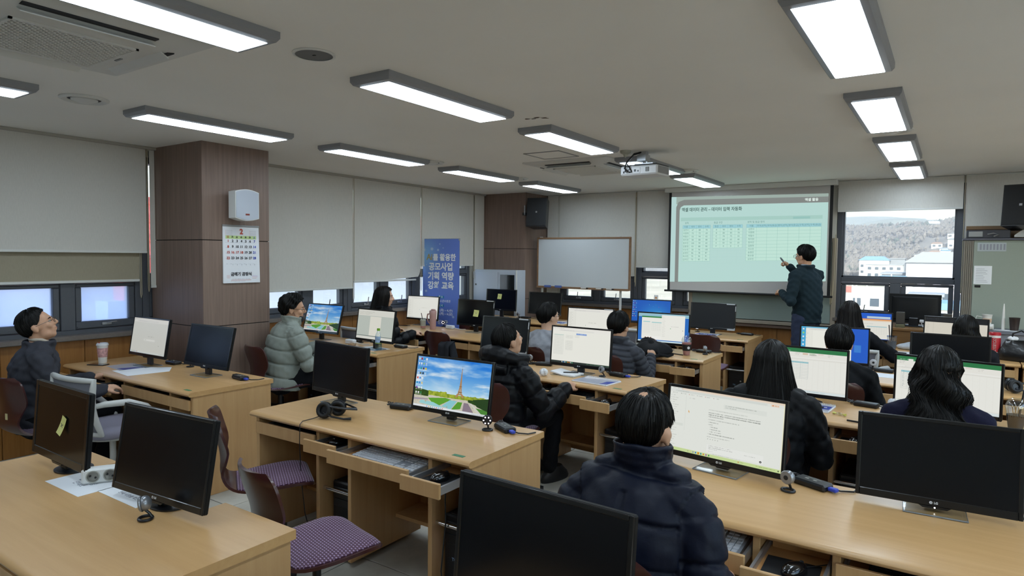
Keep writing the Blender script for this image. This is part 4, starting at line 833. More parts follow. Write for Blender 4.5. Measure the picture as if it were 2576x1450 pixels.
monitor('lit monitor with a blank document page behind the water bottle', -4.623, 4.446, .804, -3.2, 8, SCR['word'])
monitor('lit white monitor behind the pink tumbler', -5.759, 6.40, .798, .8, 6.4, SCR['white1'], brand=False)
monitor('unlit monitor with a square yellow note, on the pink tumbler\'s desk', -4.717, 6.178, .806, .6, 5.9, note=('square yellow sticky note on the monitor right of the blue banner', .02, .155, R_(3), .075, .08), film=True)
monitor('unlit monitor with a yellow note standing before the white cabinet', -5.35, 7.62, .868, 1.5, 4.1, w=.515, h=.305, z=.77, note=('small yellow sticky note on the far monitor before the white cabinet', -.02, .2, R_(2), .068, .075))
monitor('unlit black monitor right of the white cabinet, below the white board', -4.66, 7.68, .85, 2.6, 6.5, w=.515, h=.305, z=.77)
monitor('unlit black monitor behind the hooded man\'s head', -3.272, 4.70, .795, -2, 8, w=.515, h=.315, film=True)
monitor('lit monitor with small tables on a white page, behind the open notebook', -2.401, 4.5, .78, -1, 4.8, SCR['draw'])
monitor('lit white monitor between the grey-sweater person and the quilted-jacket man', -3.129, 6.074, .798, .2, 4.6, SCR['white2'], film=True)
monitor('lit monitor split between spreadsheet and chat, behind the pink smoothie', -2.366, 6.17, .785, 1.5, 3.3, SCR['split'])
monitor('lit blue-wallpaper monitor below the left edge of the projection screen', -3.238, 8.0, .787, 2.5, 7.1, SCR['blue'])
monitor('unlit dark grey monitor with peeling corner film below the projection screen', -2.379, 7.82, .793, 1, 5.8, M_offgrey, film=True)
monitor('lit chat-page monitor in front of the balding man in navy', -.803, 2.8, .757, -8.5, 6.1, SCR['chat'])
monitor('large unlit monitor at the lower right with a glowing power light', -.025, 2.806, .752, 3.3, 8, w=.515, h=.315, bez=.014, chin=.028, led=True)
monitor('huge dark unlit monitor at the bottom edge, nearest the camera', -.787, 1.26, .80, -2.5, 5.3, w=.49, h=.30)
monitor('lit green-topped spreadsheet monitor right of the straight-haired woman', -.786, 4.5, .768, -2.5, 4.5, SCR['sheet1'], brand=False, base='oval')
monitor('lit blue-framed page monitor around the short-haired man in black', -.821, 6.12, .76, 5.2, 4.4, SCR['bluepage'], brand=False)
monitor('lit green-topped spreadsheet monitor half hidden by the wavy-haired woman', -.013, 4.5, .768, -13, 1.5, SCR['sheet2'], brand=False)
monitor('large unlit blank monitor at the right, before the woman with the bob', -.003, 5.937, .775, -1.2, 4.9, w=.515, h=.315)
monitor('lit monitor with an orange-topped window right of the long straight hair', -.77, 7.86, .785, -.5, 5, SCR['orange'], w=.53, h=.31, brand=False)
monitor('lit monitor with a black title bar behind the woman with the bob', .034, 7.681, .777, -11, 5, SCR['darkbar'], brand=False)
monitor('wide black monitor on the teacher\'s desk seen from behind, before the hill window', -.335, 8.34, .965, 176, -4, w=.487, h=.315, z=.93, brand=False, base='oval')
# ---------------------------------------------------------------- chairs
M_shell = wood('maroon_plywood', '4b2624', '3a1b1a', (20, 20, 2), .3, .35, mix=.7); M_edge = mat('ply_edge', '7a5a44', .5)
def dots():
    m, t, b = nodes('purple_dotted_fabric'); tc = t.nodes.new('ShaderNodeTexCoord')
    sp = t.nodes.new('ShaderNodeSeparateXYZ'); t.links.new(tc.outputs['Object'], sp.inputs[0])
    def mth(op, a, bb=None):
        n = t.nodes.new('ShaderNodeMath'); n.operation = op
        for i, q in enumerate((a, bb)):
            if q is None: continue
            if isinstance(q, (int, float)): n.inputs[i].default_value = q
            else: t.links.new(q, n.inputs[i])
        return n.outputs[0]
    y = mth('MULTIPLY', sp.outputs[1], 1/.0125); row = mth('FLOOR', y); x = mth('ADD', mth('MULTIPLY', sp.outputs[0], 1/.017), mth('MULTIPLY', mth('MODULO', mth('ADD', row, 1000.), 2.), .5))
    fx = mth('ABSOLUTE', mth('SUBTRACT', mth('FRACT', x), .5)); fy = mth('ABSOLUTE', mth('SUBTRACT', mth('FRACT', y), .5))
    k = mth('MULTIPLY', mth('LESS_THAN', fx, .27), mth('LESS_THAN', fy, .2))
    mx = t.nodes.new('ShaderNodeMix'); mx.data_type = 'RGBA'; t.links.new(k, mx.inputs[0]); mx.inputs[6].default_value = (*lin('4a2440'), 1); mx.inputs[7].default_value = (*lin('a78fb0'), 1)
    t.links.new(mx.outputs[2], b.inputs['Base Color']); b.inputs['Roughness'].default_value = .85; b.inputs['Sheen Weight'].default_value = .2; return m
M_dots = dots()
def cr(P, t):
    n = len(P)-1; x = min(max(t, 0), 1)*n; i = min(int(x), n-1); f = x-i
    a, b, c, d = P[max(i-1, 0)], P[i], P[i+1], P[min(i+2, n)]
    return tuple(.5*((2*b[k])+(-a[k]+c[k])*f+(2*a[k]-5*b[k]+4*c[k]-d[k])*f*f+(-a[k]+3*b[k]-3*c[k]+d[k])*f**3) for k in range(len(a)))
SHP = [(.215, .41, .13), (.2, .437, .185), (.12, .447, .21), (-.03, .437, .205), (-.14, .432, .175), (-.205, .455, .135), (-.235, .515, .112), (-.235, .58, .125), (-.245, .66, .17), (-.268, .74, .188), (-.285, .80, .178), (-.295, .832, .13)]
def shell_fn(u, v):
    y, z, w = cr(SHP, v); q = 2*u-1; bk = min(1, max(0, (z-.5)/.15))
    return (w*q, y+.04*q*q*bk, z+.012*q*q*(1-bk))
def chair(label, x, y, yaw, grp='maroon plywood swivel chairs', sticker=False):
    o = thing('swivel_chair', label, 'chair', (x, y, 0), R_(yaw), grp)
    part('shell', o, cached('csh', lambda: MB().sheet(shell_fn, 12, 34, .013).mesh('shell', M_shell, 50)), None)
    part('seat_pad', o, cached('csp', lambda: MB().sheet(lambda u, v: (lambda p: (p[0]*.93, p[1], p[2]+.007+.016*max(0, 1-abs(2*u-1)**4)*max(0, 1-abs(2*v-1)**6)))(shell_fn(u, .03+.36*v)), 10, 12, .006).mesh('seat_pad', M_dots, 60)), None)
    part('column', o, cached('ccl', lambda: MB().lathe([(.028, .06), (.028, .2), (.018, .2), (.018, .4), (.09, .405), (.09, .425)], 16).mesh('column', M_black)), None)
    for i in range(5):
        a = 2*PI*i/5+.3
        lg = part('star_leg', o, cached('clg', lambda: MB().loft([[(xx, sy*wy, zz+sz*hz) for sy, sz in ((-1, -1), (1, -1), (1, 1), (-1, 1))] for xx, wy, zz, hz in ((.02, .028, .085, .02), (.15, .022, .085, .014), (.29, .017, .068, .012))][::-1]).mesh('star_leg', M_black)), None, rot=(0, 0, a))
        part('caster', lg, cached('ccs', lambda: MB().lathe([(.0, -.02), (.024, -.02), (.027, -.012), (.027, .012), (.024, .02), (0, .02)], 14, M=T(.28, 0, .028) @ RX(PI/2)).lathe([(.008, .03), (.008, .07)], 8, c=(.278, 0, 0)).mesh('caster', M_soft)), None)
    if sticker: part('sticker', o, MB().box(-.012, .012, -.2445, -.242, .545, .585), mat('cream_sticker', 'c8bd8c', .6), label='small cream label on the chair back')
    return o
chair('empty plywood chair with purple seat, turned sideways at the headphones desk', -3.0, 2.13, -32)
chair('empty plywood chair with purple seat, nearest the camera', -2.14, 1.74, -14)
chair('plywood chair under the man looking up by the windows', -5.12, 1.88, 8, sticker=True)
chair('plywood chair under the man in the grey-green puffer', -5.07, 3.72, -8)
chair('empty plywood chair before the near pillar, left of the grey-green puffer', -5.62, 4.13, 6)
chair('empty plywood chair with a dark jacket hung on it, at the pink tumbler\'s desk', -4.55, 5.56, -4, sticker=True)
chair('plywood chair under the hooded man in black', -2.53, 3.64, 4)
chair('plywood chair under the balding man in navy', -.8, 1.88, -4)
chair('plywood chair under the straight-haired woman in black', -.79, 3.56, -4)
chair('plywood chair under the man in the grey quilted jacket', -2.43, 5.2, 0)
chair('plywood chair under the person in the grey sweater', -3.2, 5.22, 0)
chair('empty plywood chair before the dark grey monitor under the projection screen', -2.22, 7.16, 4)
chair('empty plywood chair beside the blue banner at the farthest window-side desk', -5.62, 7.2, 5)
chair('plywood chair under the short-haired man in black', -.66, 5.06, 4)
chair('plywood chair under the wavy-haired woman', -.03, 3.52, 0)
chair('plywood chair under the woman with the bob', .1, 6.83, 0)
M_wf = mat('white_frame', 'c2c2bf', .4); M_mesh = mat('grey_mesh', '6f7079', .8, bump=.5, bscale=600); M_seatg = mat('grey_seat_fabric', '84808f', .85, noise=.08, nscale=300)
def office(label, x, y, yaw):
    o = thing('office_chair', label, 'chair', (x, y, 0), R_(yaw), 'white-framed mesh office chairs')
    def bk(u, v):
        w = .2+.03*v; q = 2*u-1; return (w*q, -.22-.06*v+.035*q*q-.03*math.sin(v*PI), .47+.36*v)
    def frame():
        mb = MB(); P = [bk(0, v/8) for v in range(9)]+[bk(u/6, 1) for u in range(1, 7)]+[bk(1, 1-v/8) for v in range(1, 9)]+[bk(1-u/6, 0) for u in range(1, 6)]
        mb.tube(P, .019, 8, closed=True); mb.tube([(0, -.25, .5), (0, -.22, .44), (0, -.1, .41)], .025, 8); return mb.mesh('back_frame', M_wf, 50)
    part('back_frame', o, cached('obf', frame), None); part('back_mesh', o, cached('obm', lambda: MB().sheet(bk, 8, 10, .006).mesh('back_mesh', M_mesh, 60)), None)
    part('seat', o, cached('ost', lambda: MB().loft([[(k*(.235 if abs(c) < 2 else .2)*c_, k*.235*s_+.02, z) for c_, s_, c in [(math.copysign(abs(math.cos(a))**.5, math.cos(a)), math.copysign(abs(math.sin(a))**.5, math.sin(a)), 1) for a in [2*PI*i/32 for i in range(32)]]] for k, z in ((.94, .425), (1, .44), (1, .465), (.93, .485), (.5, .49))]).mesh('seat', M_seatg, 60)), None)
    part('seat_shell', o, cached('oss', lambda: MB().loft([[(k*.22*math.cos(a), k*.22*math.sin(a)+.02, z) for a in [2*PI*i/24 for i in range(24)]] for k, z in ((.5, .38), (.9, .40), (1, .424))]).mesh('seat_shell', M_wf)), None)
    for s in (-1, 1): part('armrest', o, cached(('oar', s), lambda: MB().tube([(s*.2, -.235, .66), (s*.25, -.19, .675), (s*.28, -.06, .67), (s*.285, .06, .62), (s*.27, .15, .53), (s*.2, .17, .43)], [.016, .02, .022, .021, .018, .014], 8).mesh('armrest', M_wf, 60)), None)
    part('column', o, cached('occ', lambda: MB().lathe([(.03, .07), (.03, .22), (.02, .22), (.02, .39)], 14).mesh('column', M_wf)), None)
    for i in range(5):
        lg = part('star_leg', o, cached('olg', lambda: MB().tube([(.02, 0, .1), (.16, 0, .09), (.28, 0, .065)], [.024, .02, .014], 8).mesh('star_leg', M_wf)), None, rot=(0, 0, 2*PI*i/5))
        part('caster', lg, CACHE['ccs'], None)
    return o
office('white-framed mesh office chair with grey seat behind the note-bearing monitor', -4.72, 2.12, 6)
office('white-framed office chair under the long-haired woman in the black coat', -5.42, 5.2, 0)
office('white-framed office chair under the woman with the longest straight hair', -.74, 6.86, -4)
office('white-framed empty office chair before the blue-wallpaper monitor', -3.08, 7.1, -10)
# ---------------------------------------------------------------- keyboards, mice, mats, towers
M_kb = mat('black_keyboard', '17181b', .5); M_key = mat('black_key', '232428', .5); M_kbl = mat('silver_keyboard', '8e939b', .4); M_keyl = mat('white_key', 'c3c7ce', .45)
def keyboard(label, x, y, z, yaw=0, light=False):
    o = thing('keyboard', label, 'keyboard', (x, y, z), R_(yaw), 'keyboards on the drawer trays')
    part('body', o, cached(('kb', light), lambda: MB().prism([(-.075, 0), (-.075, .012), (.075, .026), (.075, 0)], -.22, .22, 'x').mesh('body', M_kbl if light else M_kb)), None)
    def keys():
        mb = MB(); sl = .014/.15
        for r in range(6):
            yy = -.062+r*.0235; n = 15
            for c in range(n):
                if r == 0 and 3 < c < 9: continue
                x0 = -.212+c*.0192; zz = .012+(yy+.075)*sl; mb.box(x0, x0+.0172, yy, yy+.02, zz, zz+.006, .0015)
            if r == 0: mb.box(-.135, -.042, yy, yy+.02, .0135, .0195, .0015)
            for c in range(3):
                x0 = .085+c*.0192
                if r in (1, 2) and c != 1 and r == 1 or r == 2: continue
                zz = .012+(yy+.075)*sl; mb.box(x0, x0+.0172, yy, yy+.02, zz, zz+.006, .0015)
            for c in range(3):
                x0 = .15+c*.0205; zz = .012+(yy+.075)*sl; mb.box(x0, x0+.0185, yy, yy+.02, zz, zz+.006, .0015)
        return mb.mesh('keys', M_keyl if light else M_key, 0)
    kind(part('keys', o, cached(('ks', light), keys), None)); return o
M_mouse = mat('glossy_mouse', '0d0e11', .15, coat=.5)
TGM = []
def mouse(label, x, y, z, yaw=0, cable=True):
    o = thing('mouse', label, 'mouse', (x, y, z), R_(yaw), 'black optical mice')
    def body():
        mb = MB(); n = 24; rings = []
        for k, zz in ((.9, 0), (1, .008), (.98, .018), (.86, .028), (.6, .035), (.25, .0375)):
            rings.append([(k*.031*math.cos(a)*(1-.1*math.sin(a)), k*.056*math.sin(a)-.004*(1-k), zz) for a in [2*PI*i/n for i in range(n)]])
        mb.loft(rings); return mb.mesh('body', M_mouse, 60)
    part('body', o, cached('mo', body), None)
    part('scroll_wheel', o, cached('mw', lambda: MB().lathe([(.0, -.003), (.011, -.003), (.011, .003), (0, .003)], 14, M=T(0, .036, .026) @ RY(PI/2)).mesh('scroll_wheel', M_soft)), None)
    if cable: part('cable', o, cached('mc', lambda: MB().tube([(0, .054, .01), (.01, .09, .006), (.03, .14, .008), (.02, .2, .02), (-.02, .25, .03)], .002, 6).mesh('cable', M_black)), None)
    lg = cached('tgl', lambda: text_mesh('TG', .012, M_logo, .0003)); place('logo', lg, o, (0, -.028, .0365), (-.2, 0, 0))
    return o
M_pad = mat('mouse_pad', '131417', .8, bump=.2, bscale=900)
M_pc = mat('tower_black', '0e0f12', .35)
def tower(label, x, y, yaw=0, lit=False):
    o = thing('computer_tower', label, 'computer', (x, y, .05), R_(yaw), 'computer towers under the desks')
    part('case', o, cached('pcc', lambda: MB().box(-.085, .085, .01, .38, .0, .36, .006).mesh('case', M_pc)), None)
    fp = part('front_panel', o, cached('pcf', lambda: MB().box(-.087, .087, -.01, .012, 0, .362, .008).box(-.075, .075, -.014, -.008, .28, .33, .003).box(-.075, .075, -.014, -.008, .225, .27, .003).mesh('front_panel', M_black)), None)
    part('grille', fp, cached('pcg', lambda: (lambda m: [m.box(-.06, .06, -.0125, -.009, .05+.012*i, .054+.012*i) for i in range(9)] and m)(MB()).mesh('grille', M_vdark)), None)
    part('power_button', o, cached('pcb', lambda: MB().lathe([(.009, 0), (.009, .004), (.005, .005)], 14, M=T(.05, -.01, .195) @ RX(PI/2)).mesh('power_button', M_silver)), None)
    if lit: part('power_light', o, MB().ball((.03, -.012, .2), .006, 8, 6), glow('blue_led', '3a3aff', 8), label='glowing blue light')
    part('label', o, cached('pcl', lambda: MB().box(.015, .055, -.0135, -.011, .02, .045).box(-.0, .012, -.0135, -.011, .03, .05).mesh('label', mat('pc_label', 'b8bcc2', .4))), None)
    place('logo', cached('pct', lambda: text_mesh('TG', .022, mat('tg_blue', '8fb0d8', .4), .0003)), o, (-.02, -.0145, .15), (PI/2, 0, 0))
    return o
PH = {'DM2': 'the headphones desk', 'DL2': 'the paper cup\'s desk', 'DR2': 'the navy-coated man\'s desk', 'DL3': 'the water bottle\'s desk', 'DM3': 'the open notebook\'s desk', 'DR3': 'the iced coffee\'s desk', 'DL4': 'the pink tumbler\'s desk',
      'DM4': 'the backpack\'s desk', 'DR4': 'the large blank monitor\'s desk', 'DM5': 'the desk under the projection screen', 'DR5': 'the desk nearest the hill window', 'DL5': 'the farthest window-side desk', 'DS4': 'the headset desk at the right edge', 'DR1': 'the nearest desk on the right', 'DM1': 'the power strip\'s desk'}
LIGHTKB = {('DM2', 1), ('DM4', 1), ('DM5', 1), ('DR2', 0)}
PULL = {'DM2': (0, .075, .13, .185), 'DL2': (.06, .08, 0, 0), 'DR2': (.12, .2, 0, .05), 'DL3': (0, 0, .02, .13), 'DM3': (0, .05, .12, .2), 'DR3': (.1, .15, 0, .05), 'DL4': (.1, .15, 0, 0), 'DM4': (.05, .05, .1, .15), 'DR4': (.03, .12, 0, .05), 'DM5': (.03, .03, .07, .12)}
for k in ('DM2', 'DL2', 'DR2', 'DL3', 'DM3', 'DR3', 'DL4', 'DM4', 'DR4', 'DM5'):
    d = DK[k]; b = list(d['bays']); p = PULL[k]; zt = .73-.032-.027; M = Matrix.Translation(d.location) @ RZ(d.rotation_euler.z)
    for h in (0, 1):
        sd = 'left' if h == 0 else 'right'
        x = (b[h*4]+b[h*4+1])/2; q = M @ Vector((x+(.03 if h else 0), .018-p[h*2]+.125+.02, zt-.046))
        keyboard('%s keyboard on the %s tray of %s' % ('silver-white' if (k, h) in LIGHTKB else 'black', sd, PH[k]), q.x, q.y, q.z, math.degrees(d.rotation_euler.z)-2+4*rnd.random(), (k, h) in LIGHTKB)
        x = (b[h*4+2]+b[h*4+3])/2; q = M @ Vector((x, .018-p[h*2+1]+.14, zt-.046))
        mp = single('mouse_pad', 'black mouse pad in the %s small drawer of %s' % (sd, PH[k]), 'mouse pad', cached('mpad', lambda: MB().box(-.085, .085, -.105, .105, 0, .003, .001).mesh('mouse_pad', M_pad)), None, (q.x, q.y, q.z+.0003), (0, 0, R_(-3+6*rnd.random())), 'black mouse pads')
        mouse('black mouse in the %s small drawer of %s' % (sd, PH[k]), q.x-.005+.02*rnd.random(), q.y+.0, q.z+.0036, -25+15*rnd.random())
        q = M @ Vector((x, .12, 0)); tower('black computer tower in the %s compartment of %s' % (sd, PH[k]), q.x, q.y, math.degrees(d.rotation_euler.z), lit=(k, h) in (('DM2', 1), ('DM3', 1)))
# cable tangle below the right mouse drawer of the headphones desk
kind(single('cable_bundle', 'tangled black cable hanging over the chrome bar under the headphones desk', 'cable', MB().tube([(-1.93, 2.32, .62), (-1.94, 2.325, .5), (-1.93, 2.318, .39), (-1.935, 2.31, .3), (-1.95, 2.31, .16), (-1.93, 2.3, .08)]+[(-1.93+.05*math.cos(i*1.1), 2.3+.02*math.sin(i*1.7), .09+.03*math.sin(i*1.3)) for i in range(16)], .0035, 6), M_black))
# ---------------------------------------------------------------- small things on the desks
ZD = .7302
M_paper = mat('white_paper', 'e2e4e8', .6); M_blue = mat('royal_blue_plug', '2f45b8', .45); M_ltgrey = mat('light_grey_plastic', 'a9abb0', .4)
def tangle(seed, w=.09, d=.05, n=14, r=.0028):
    g = random.Random(seed); P = [(0, 0, .004)]
    for i in range(n): P.append((w*(g.random()-.5), d*(g.random()-.5), .004+.018*g.random()))
    Q = []
    for i in range(len(P)*4): Q.append(cr(P, i/(len(P)*4-1)))
    return MB().tube(Q, r, 6)
def switch_box(label, x, y, yaw, z=ZD, plug=False, seed=1):
    o = thing('switch_box', label, 'switch box', (x, y, z), R_(yaw), 'black cable switch boxes on the desks')
    part('case', o, cached('kvm', lambda: MB().box(-.07, .07, -.035, .035, 0, .027, .007).mesh('case', M_black)), None)
    part('buttons', o, cached('kvb', lambda: MB().box(-.03, -.015, -.012, .0, .027, .029, .0005).box(.005, .02, -.012, 0, .027, .029, .0005).box(-.03, .03, .012, .016, .0268, .0276).mesh('buttons', mat('pale_print', '8f9088', .5))), None)
    c = part('cable', o, cached(('kvt', seed % 4), lambda: tangle(seed).mesh('cable', M_black)), None, (-.1, .02, 0)); kind(c)
    part('cable', o, cached('kvl', lambda: MB().tube([(.07, .01, .012), (.1, .03, .006), (.13, .07, .005), (.12, .12, .005)], .0035, 6).mesh('cable', M_black)), None)
    if plug: part('plug', o, MB().box(.07, .105, -.012, .012, .006, .02, .003), M_blue, label='blue connector plug')
    return o
for i, (l, x, y, a, p) in enumerate([('black switch box left of the Paris-tower monitor', -2.70, 2.83, 10, 0), ('black switch box with blue plug right of the Paris-tower monitor', -1.93, 2.80, -30, 1), ('black switch box behind the pale monitor by the windows', -5.30, 2.86, 0, 0),
        ('black switch box with blue plug right of the unlit monitor before the near pillar', -4.28, 2.8, -8, 1), ('black switch box beside the grey-green puffer man\'s monitor', -5.2, 4.76, -12, 0), ('black switch box right of the blank document monitor', -4.5, 4.7, -8, 0),
        ('black switch box between the two far monitors before the white cabinet', -4.98, 7.72, 0, 0), ('black switch box with a silver webcam right of the small-tables monitor', -2.11, 4.6, -12, 1), ('black switch box under the hooded man\'s right shoulder', -2.83, 4.68, 20, 0), ('black switch box right of the pink smoothie', -1.98, 6.27, -6, 0),
        ('black switch box alone on the corner of the desk under the projection screen', -2.02, 8.03, -8, 0), ('black switch box with blue plug right of the chat-page monitor', -.44, 2.84, -24, 1), ('black switch box between the two green-topped spreadsheet monitors', -.42, 4.6, -10, 0), ('black switch box right of the short-haired man in black', -.44, 6.12, -8, 0)]):
    switch_box(l, x, y, a, ZD if 'cabinet' not in l else .7702, p, i)
M_silv = mat('webcam_silver', '8f9297', .28, metal=.6)
def webcam(label, x, y, yaw, style='silver', z=ZD, pitch=0):
    o = thing('webcam', label, 'webcam', (x, y, z), R_(yaw), 'webcams on the desks'); m = {'silver': M_silv, 'black': M_black, 'white': mat('webcam_white', 'c9ccd4', .35)}[style]
    part('base', o, cached('wcb', lambda: MB().tube([(.025*math.cos(2*PI*i/20), .021*math.sin(2*PI*i/20), .005) for i in range(20)], .005, 8, closed=True).mesh('base', M_black)), None)
    part('stem', o, cached('wcs', lambda: MB().tube([(0, .021, .006), (0, .012, .022), (0, 0, .034)], .005, 8).mesh('stem', M_black)), None)
    h = part('head', o, cached(('wch', style), lambda: MB().ball((0, 0, 0), (.026, .02, .026), 20, 12).lathe([(.026, 0), (.0275, .003), (.024, .0085), (.0125, .0095)], 24, M=T(0, -.0095, 0) @ RX(PI/2)).mesh('head', m, 50)), None, (0, 0, .058), (R_(pitch), 0, 0))
    part('lens', h, cached('wcl', lambda: MB().lathe([(.0, .0), (.0095, 0), (.0095, .0035), (.005, .005), (0, .005)], 16, M=T(0, -.0165, 0) @ RX(PI/2)).mesh('lens', M_soft)), None)
    if style == 'black':
        for i in range(6): part('led', h, cached('wled', lambda: MB().ball((0, 0, 0), .0034, 8, 6).mesh('led', glow('webcam_led', 'efe6ff', 5))), None, (.0178*math.cos(i*PI/3), -.0185, .0178*math.sin(i*PI/3)))
    return o
webcam('black webcam with a ring of lit lights beside the Paris-tower monitor', -2.0, 2.74, 25, 'black'); webcam('silver ball webcam under the unlit monitor on the nearest desk', -2.27, 1.12, -40, 'silver', pitch=10)
webcam('small white webcam behind the pale monitor by the windows', -5.05, 2.86, 60, 'white'); webcam('pale webcam left of the blank document monitor', -5.07, 4.7, 30, 'white'); webcam('black webcam right of the pink tumbler', -5.4, 6.42, 20, 'black')
webcam('small silver webcam between the far monitors by the white cabinet', -5.07, 7.66, 0, 'silver', .7702); webcam('silver webcam right of the small-tables monitor', -2.2, 4.5, -25, 'silver'); webcam('silver ring webcam by the grey-sweater person\'s elbow', -2.96, 4.66, 10, 'silver')
webcam('silver webcam turned aside near the pink smoothie', -1.93, 6.15, -70, 'silver'); webcam('large silver webcam at the right foot of the chat-page monitor', -.51, 2.72, -20, 'silver'); webcam('white webcam left of the wavy-haired woman', -.28, 4.52, 70, 'white')
webcam('small white webcam right of the blue-framed page monitor', -.53, 6.22, 10, 'white'); webcam('dark webcam behind the dark grey monitor under the projection screen', -2.62, 8.02, 0, 'black')
def headset(label, x, y, yaw, z=ZD):
    o = thing('headset', label, 'headphones', (x, y, z), R_(yaw), 'black headsets')
    for s, a in ((0, 0), (1, .25)):
        M = T(.0+.03*s, -.045+.09*s, .047) @ RZ(a) @ RX(PI/2-.25+.45*s)
        c = part('ear_cup', o, MB().lathe([(0, -.02), (.03, -.02), (.042, -.012), (.046, 0), (.046, .012)], 24, M=M), M_black, ang=60)
        part('ear_pad', c, MB().tube([tuple(M @ Vector((.034*math.cos(2*PI*i/20), .034*math.sin(2*PI*i/20), .018))) for i in range(20)], .012, 8, closed=True), M_soft, ang=60)
    part('headband', o, MB().tube([(.01, -.05, .075), (.06, -.06, .07), (.13, -.045, .065), (.165, 0, .055), (.14, .04, .05), (.08, .06, .06), (.03, .055, .075)], [.008, .011, .013, .013, .013, .011, .008], 8, flat=.45), M_black, ang=60)
    part('microphone', o, MB().tube([(.0, -.06, .035), (.06, -.075, .02), (.13, -.07, .012), (.17, -.06, .014)], [.007, .006, .006, .009], 8), M_black)
    return o
h = headset('black headphones lying on the desk before the unlit monitor', -2.895, 2.45, 18)
part('cable', h, MB().tube([(-.01, -.05, .02), (-.05, -.09, .006), (-.07, -.16, .006), (-.066, -.19, -.004), (-.064, -.197, -.1), (-.06, -.19, -.3), (-.05, -.17, -.5), (-.06, -.12, -.6)], .0025, 6), M_black)
headset('black headset at the right edge of the picture', .36, 5.74, 30)
def sheet_paper(name, label, cat, pts, m, z=ZD, th=.0008, lines=None, group=None):
    c = Vector((sum(p[0] for p in pts)/len(pts), sum(p[1] for p in pts)/len(pts), z)); q = [(p[0]-c.x, p[1]-c.y) for p in pts]
    a = sum(q[i][0]*q[(i+1) % len(q)][1]-q[(i+1) % len(q)][0]*q[i][1] for i in range(len(q)))
    if a < 0: q = q[::-1]
    return single(name, label, cat, MB().prism(q, 0, th, 'z'), m, c, group=group, ang=0)
def rect(cx, cy, w, h, a): c, s = math.cos(R_(a)), math.sin(R_(a)); return [(cx+c*x-s*y, cy+s*x+c*y) for x, y in ((-w/2, -h/2), (w/2, -h/2), (w/2, h/2), (-w/2, h/2))]
M_txt = mat('printed_text', '8a8d98', .7)
def with_text(o, body, size, x=0, y=0, a=0, z=.0009): place('lettering', text_mesh(body, size, M_txt, 0), o, (x, y, z), (0, 0, R_(a))); return o
with_text(sheet_paper('paper_sheet', 'white printed sheet under the power strip on the nearest desk', 'paper', rect(-2.83, 1.18, .29, .2, 0), M_paper), '■ 교육장\n안내문', .03, -.0, -.02)
with_text(sheet_paper('paper_sheet', 'white printed sheet under the front of the unlit monitor on the nearest desk', 'paper', rect(-2.545, 1.2, .29, .1, 0), M_paper), '안내 사항을 확인해 주세요', .02, .04, -.005)
# power strip
o = thing('power_strip', 'white three-socket power strip standing on its edge on the nearest desk', 'power strip', (-2.765, 1.245, ZD+.001), R_(60))
part('case', o, MB().box(-.11, .17, -.022, .022, 0, .062, .008), mat('strip_white', 'dcdddb', .35))
for i in range(4):
    s = part('socket', o, MB().lathe([(.024, 0), (.024, .003), (.02, .0035), (.02, -.0)], 24, c=(0, 0, 0), M=T(-.07+.058*i, -.0225, .031) @ RX(PI/2)), mat('socket_grey', 'a4a29a', .45))
    part('hole', s, MB().lathe([(.004, .0), (.004, .0045), (0, .0045)], 8, M=T(-.079+.058*i, -.0225, .035) @ RX(PI/2)).lathe([(.004, .0), (.004, .0045), (0, .0045)], 8, M=T(-.061+.058*i, -.0225, .027) @ RX(PI/2)), M_soft)
# paper cup, phone, papers at the window desk
o = thing('paper_cup', 'tall white paper cup with pink printed band and white lid', 'cup', (-5.80, 2.54, ZD))
part('cup', o, MB().lathe([(.028, 0), (.03, .002), (.041, .145), (.043, .147)], 28), mat('cup_white', 'dcdad6', .5)); part('printed_band', o, MB().lathe([(.0346, .05), (.0405, .125), (.0404, .126)], 28, caps=False), mat('cup_pink_print', 'c99a9a', .5, noise=.35, nscale=60)); part('lid', o, MB().lathe([(.045, .145), (.046, .15), (.044, .158), (.04, .16), (.04, .166), (0, .167)], 28), mat('lid_white', 'dcdde0', .3)); part('spout', o, MB().box(-.006, .006, -.03, -.02, .166, .172, .002), mat('red_plastic', 'c03838', .4))
o = single('smartphone', 'dark phone lying beside the paper cup', 'phone', MB().box(-.037, .037, -.075, .075, 0, .008, .003), mat('phone_glass', '1b1d28', .1, coat=.6), (-5.72, 2.47, ZD), (0, 0, R_(-65)))
sheet_paper('paper_sheet', 'glossy leaflet with a blue corner before the pale monitor', 'paper', rect(-5.46, 2.57, .3, .21, -6), mat('glossy_paper', 'd5dcec', .12, coat=.6)); 
part('printed_corner', [q for q in bpy.data.objects if q.get('label') == 'glossy leaflet with a blue corner before the pale monitor'][0], MB().prism([(.03, -.09), (.14, -.09), (.14, .06), (.08, .02)], .0008, .0011, 'z'), mat('leaflet_blue', '4a5aa8', .2))
sheet_paper('paper_sheet', 'plain white sheet in the middle of the paper cup\'s desk', 'paper', [(-5.36, 2.41), (-5.04, 2.375), (-4.99, 2.66), (-5.16, 2.77), (-5.28, 2.66)], M_paper)
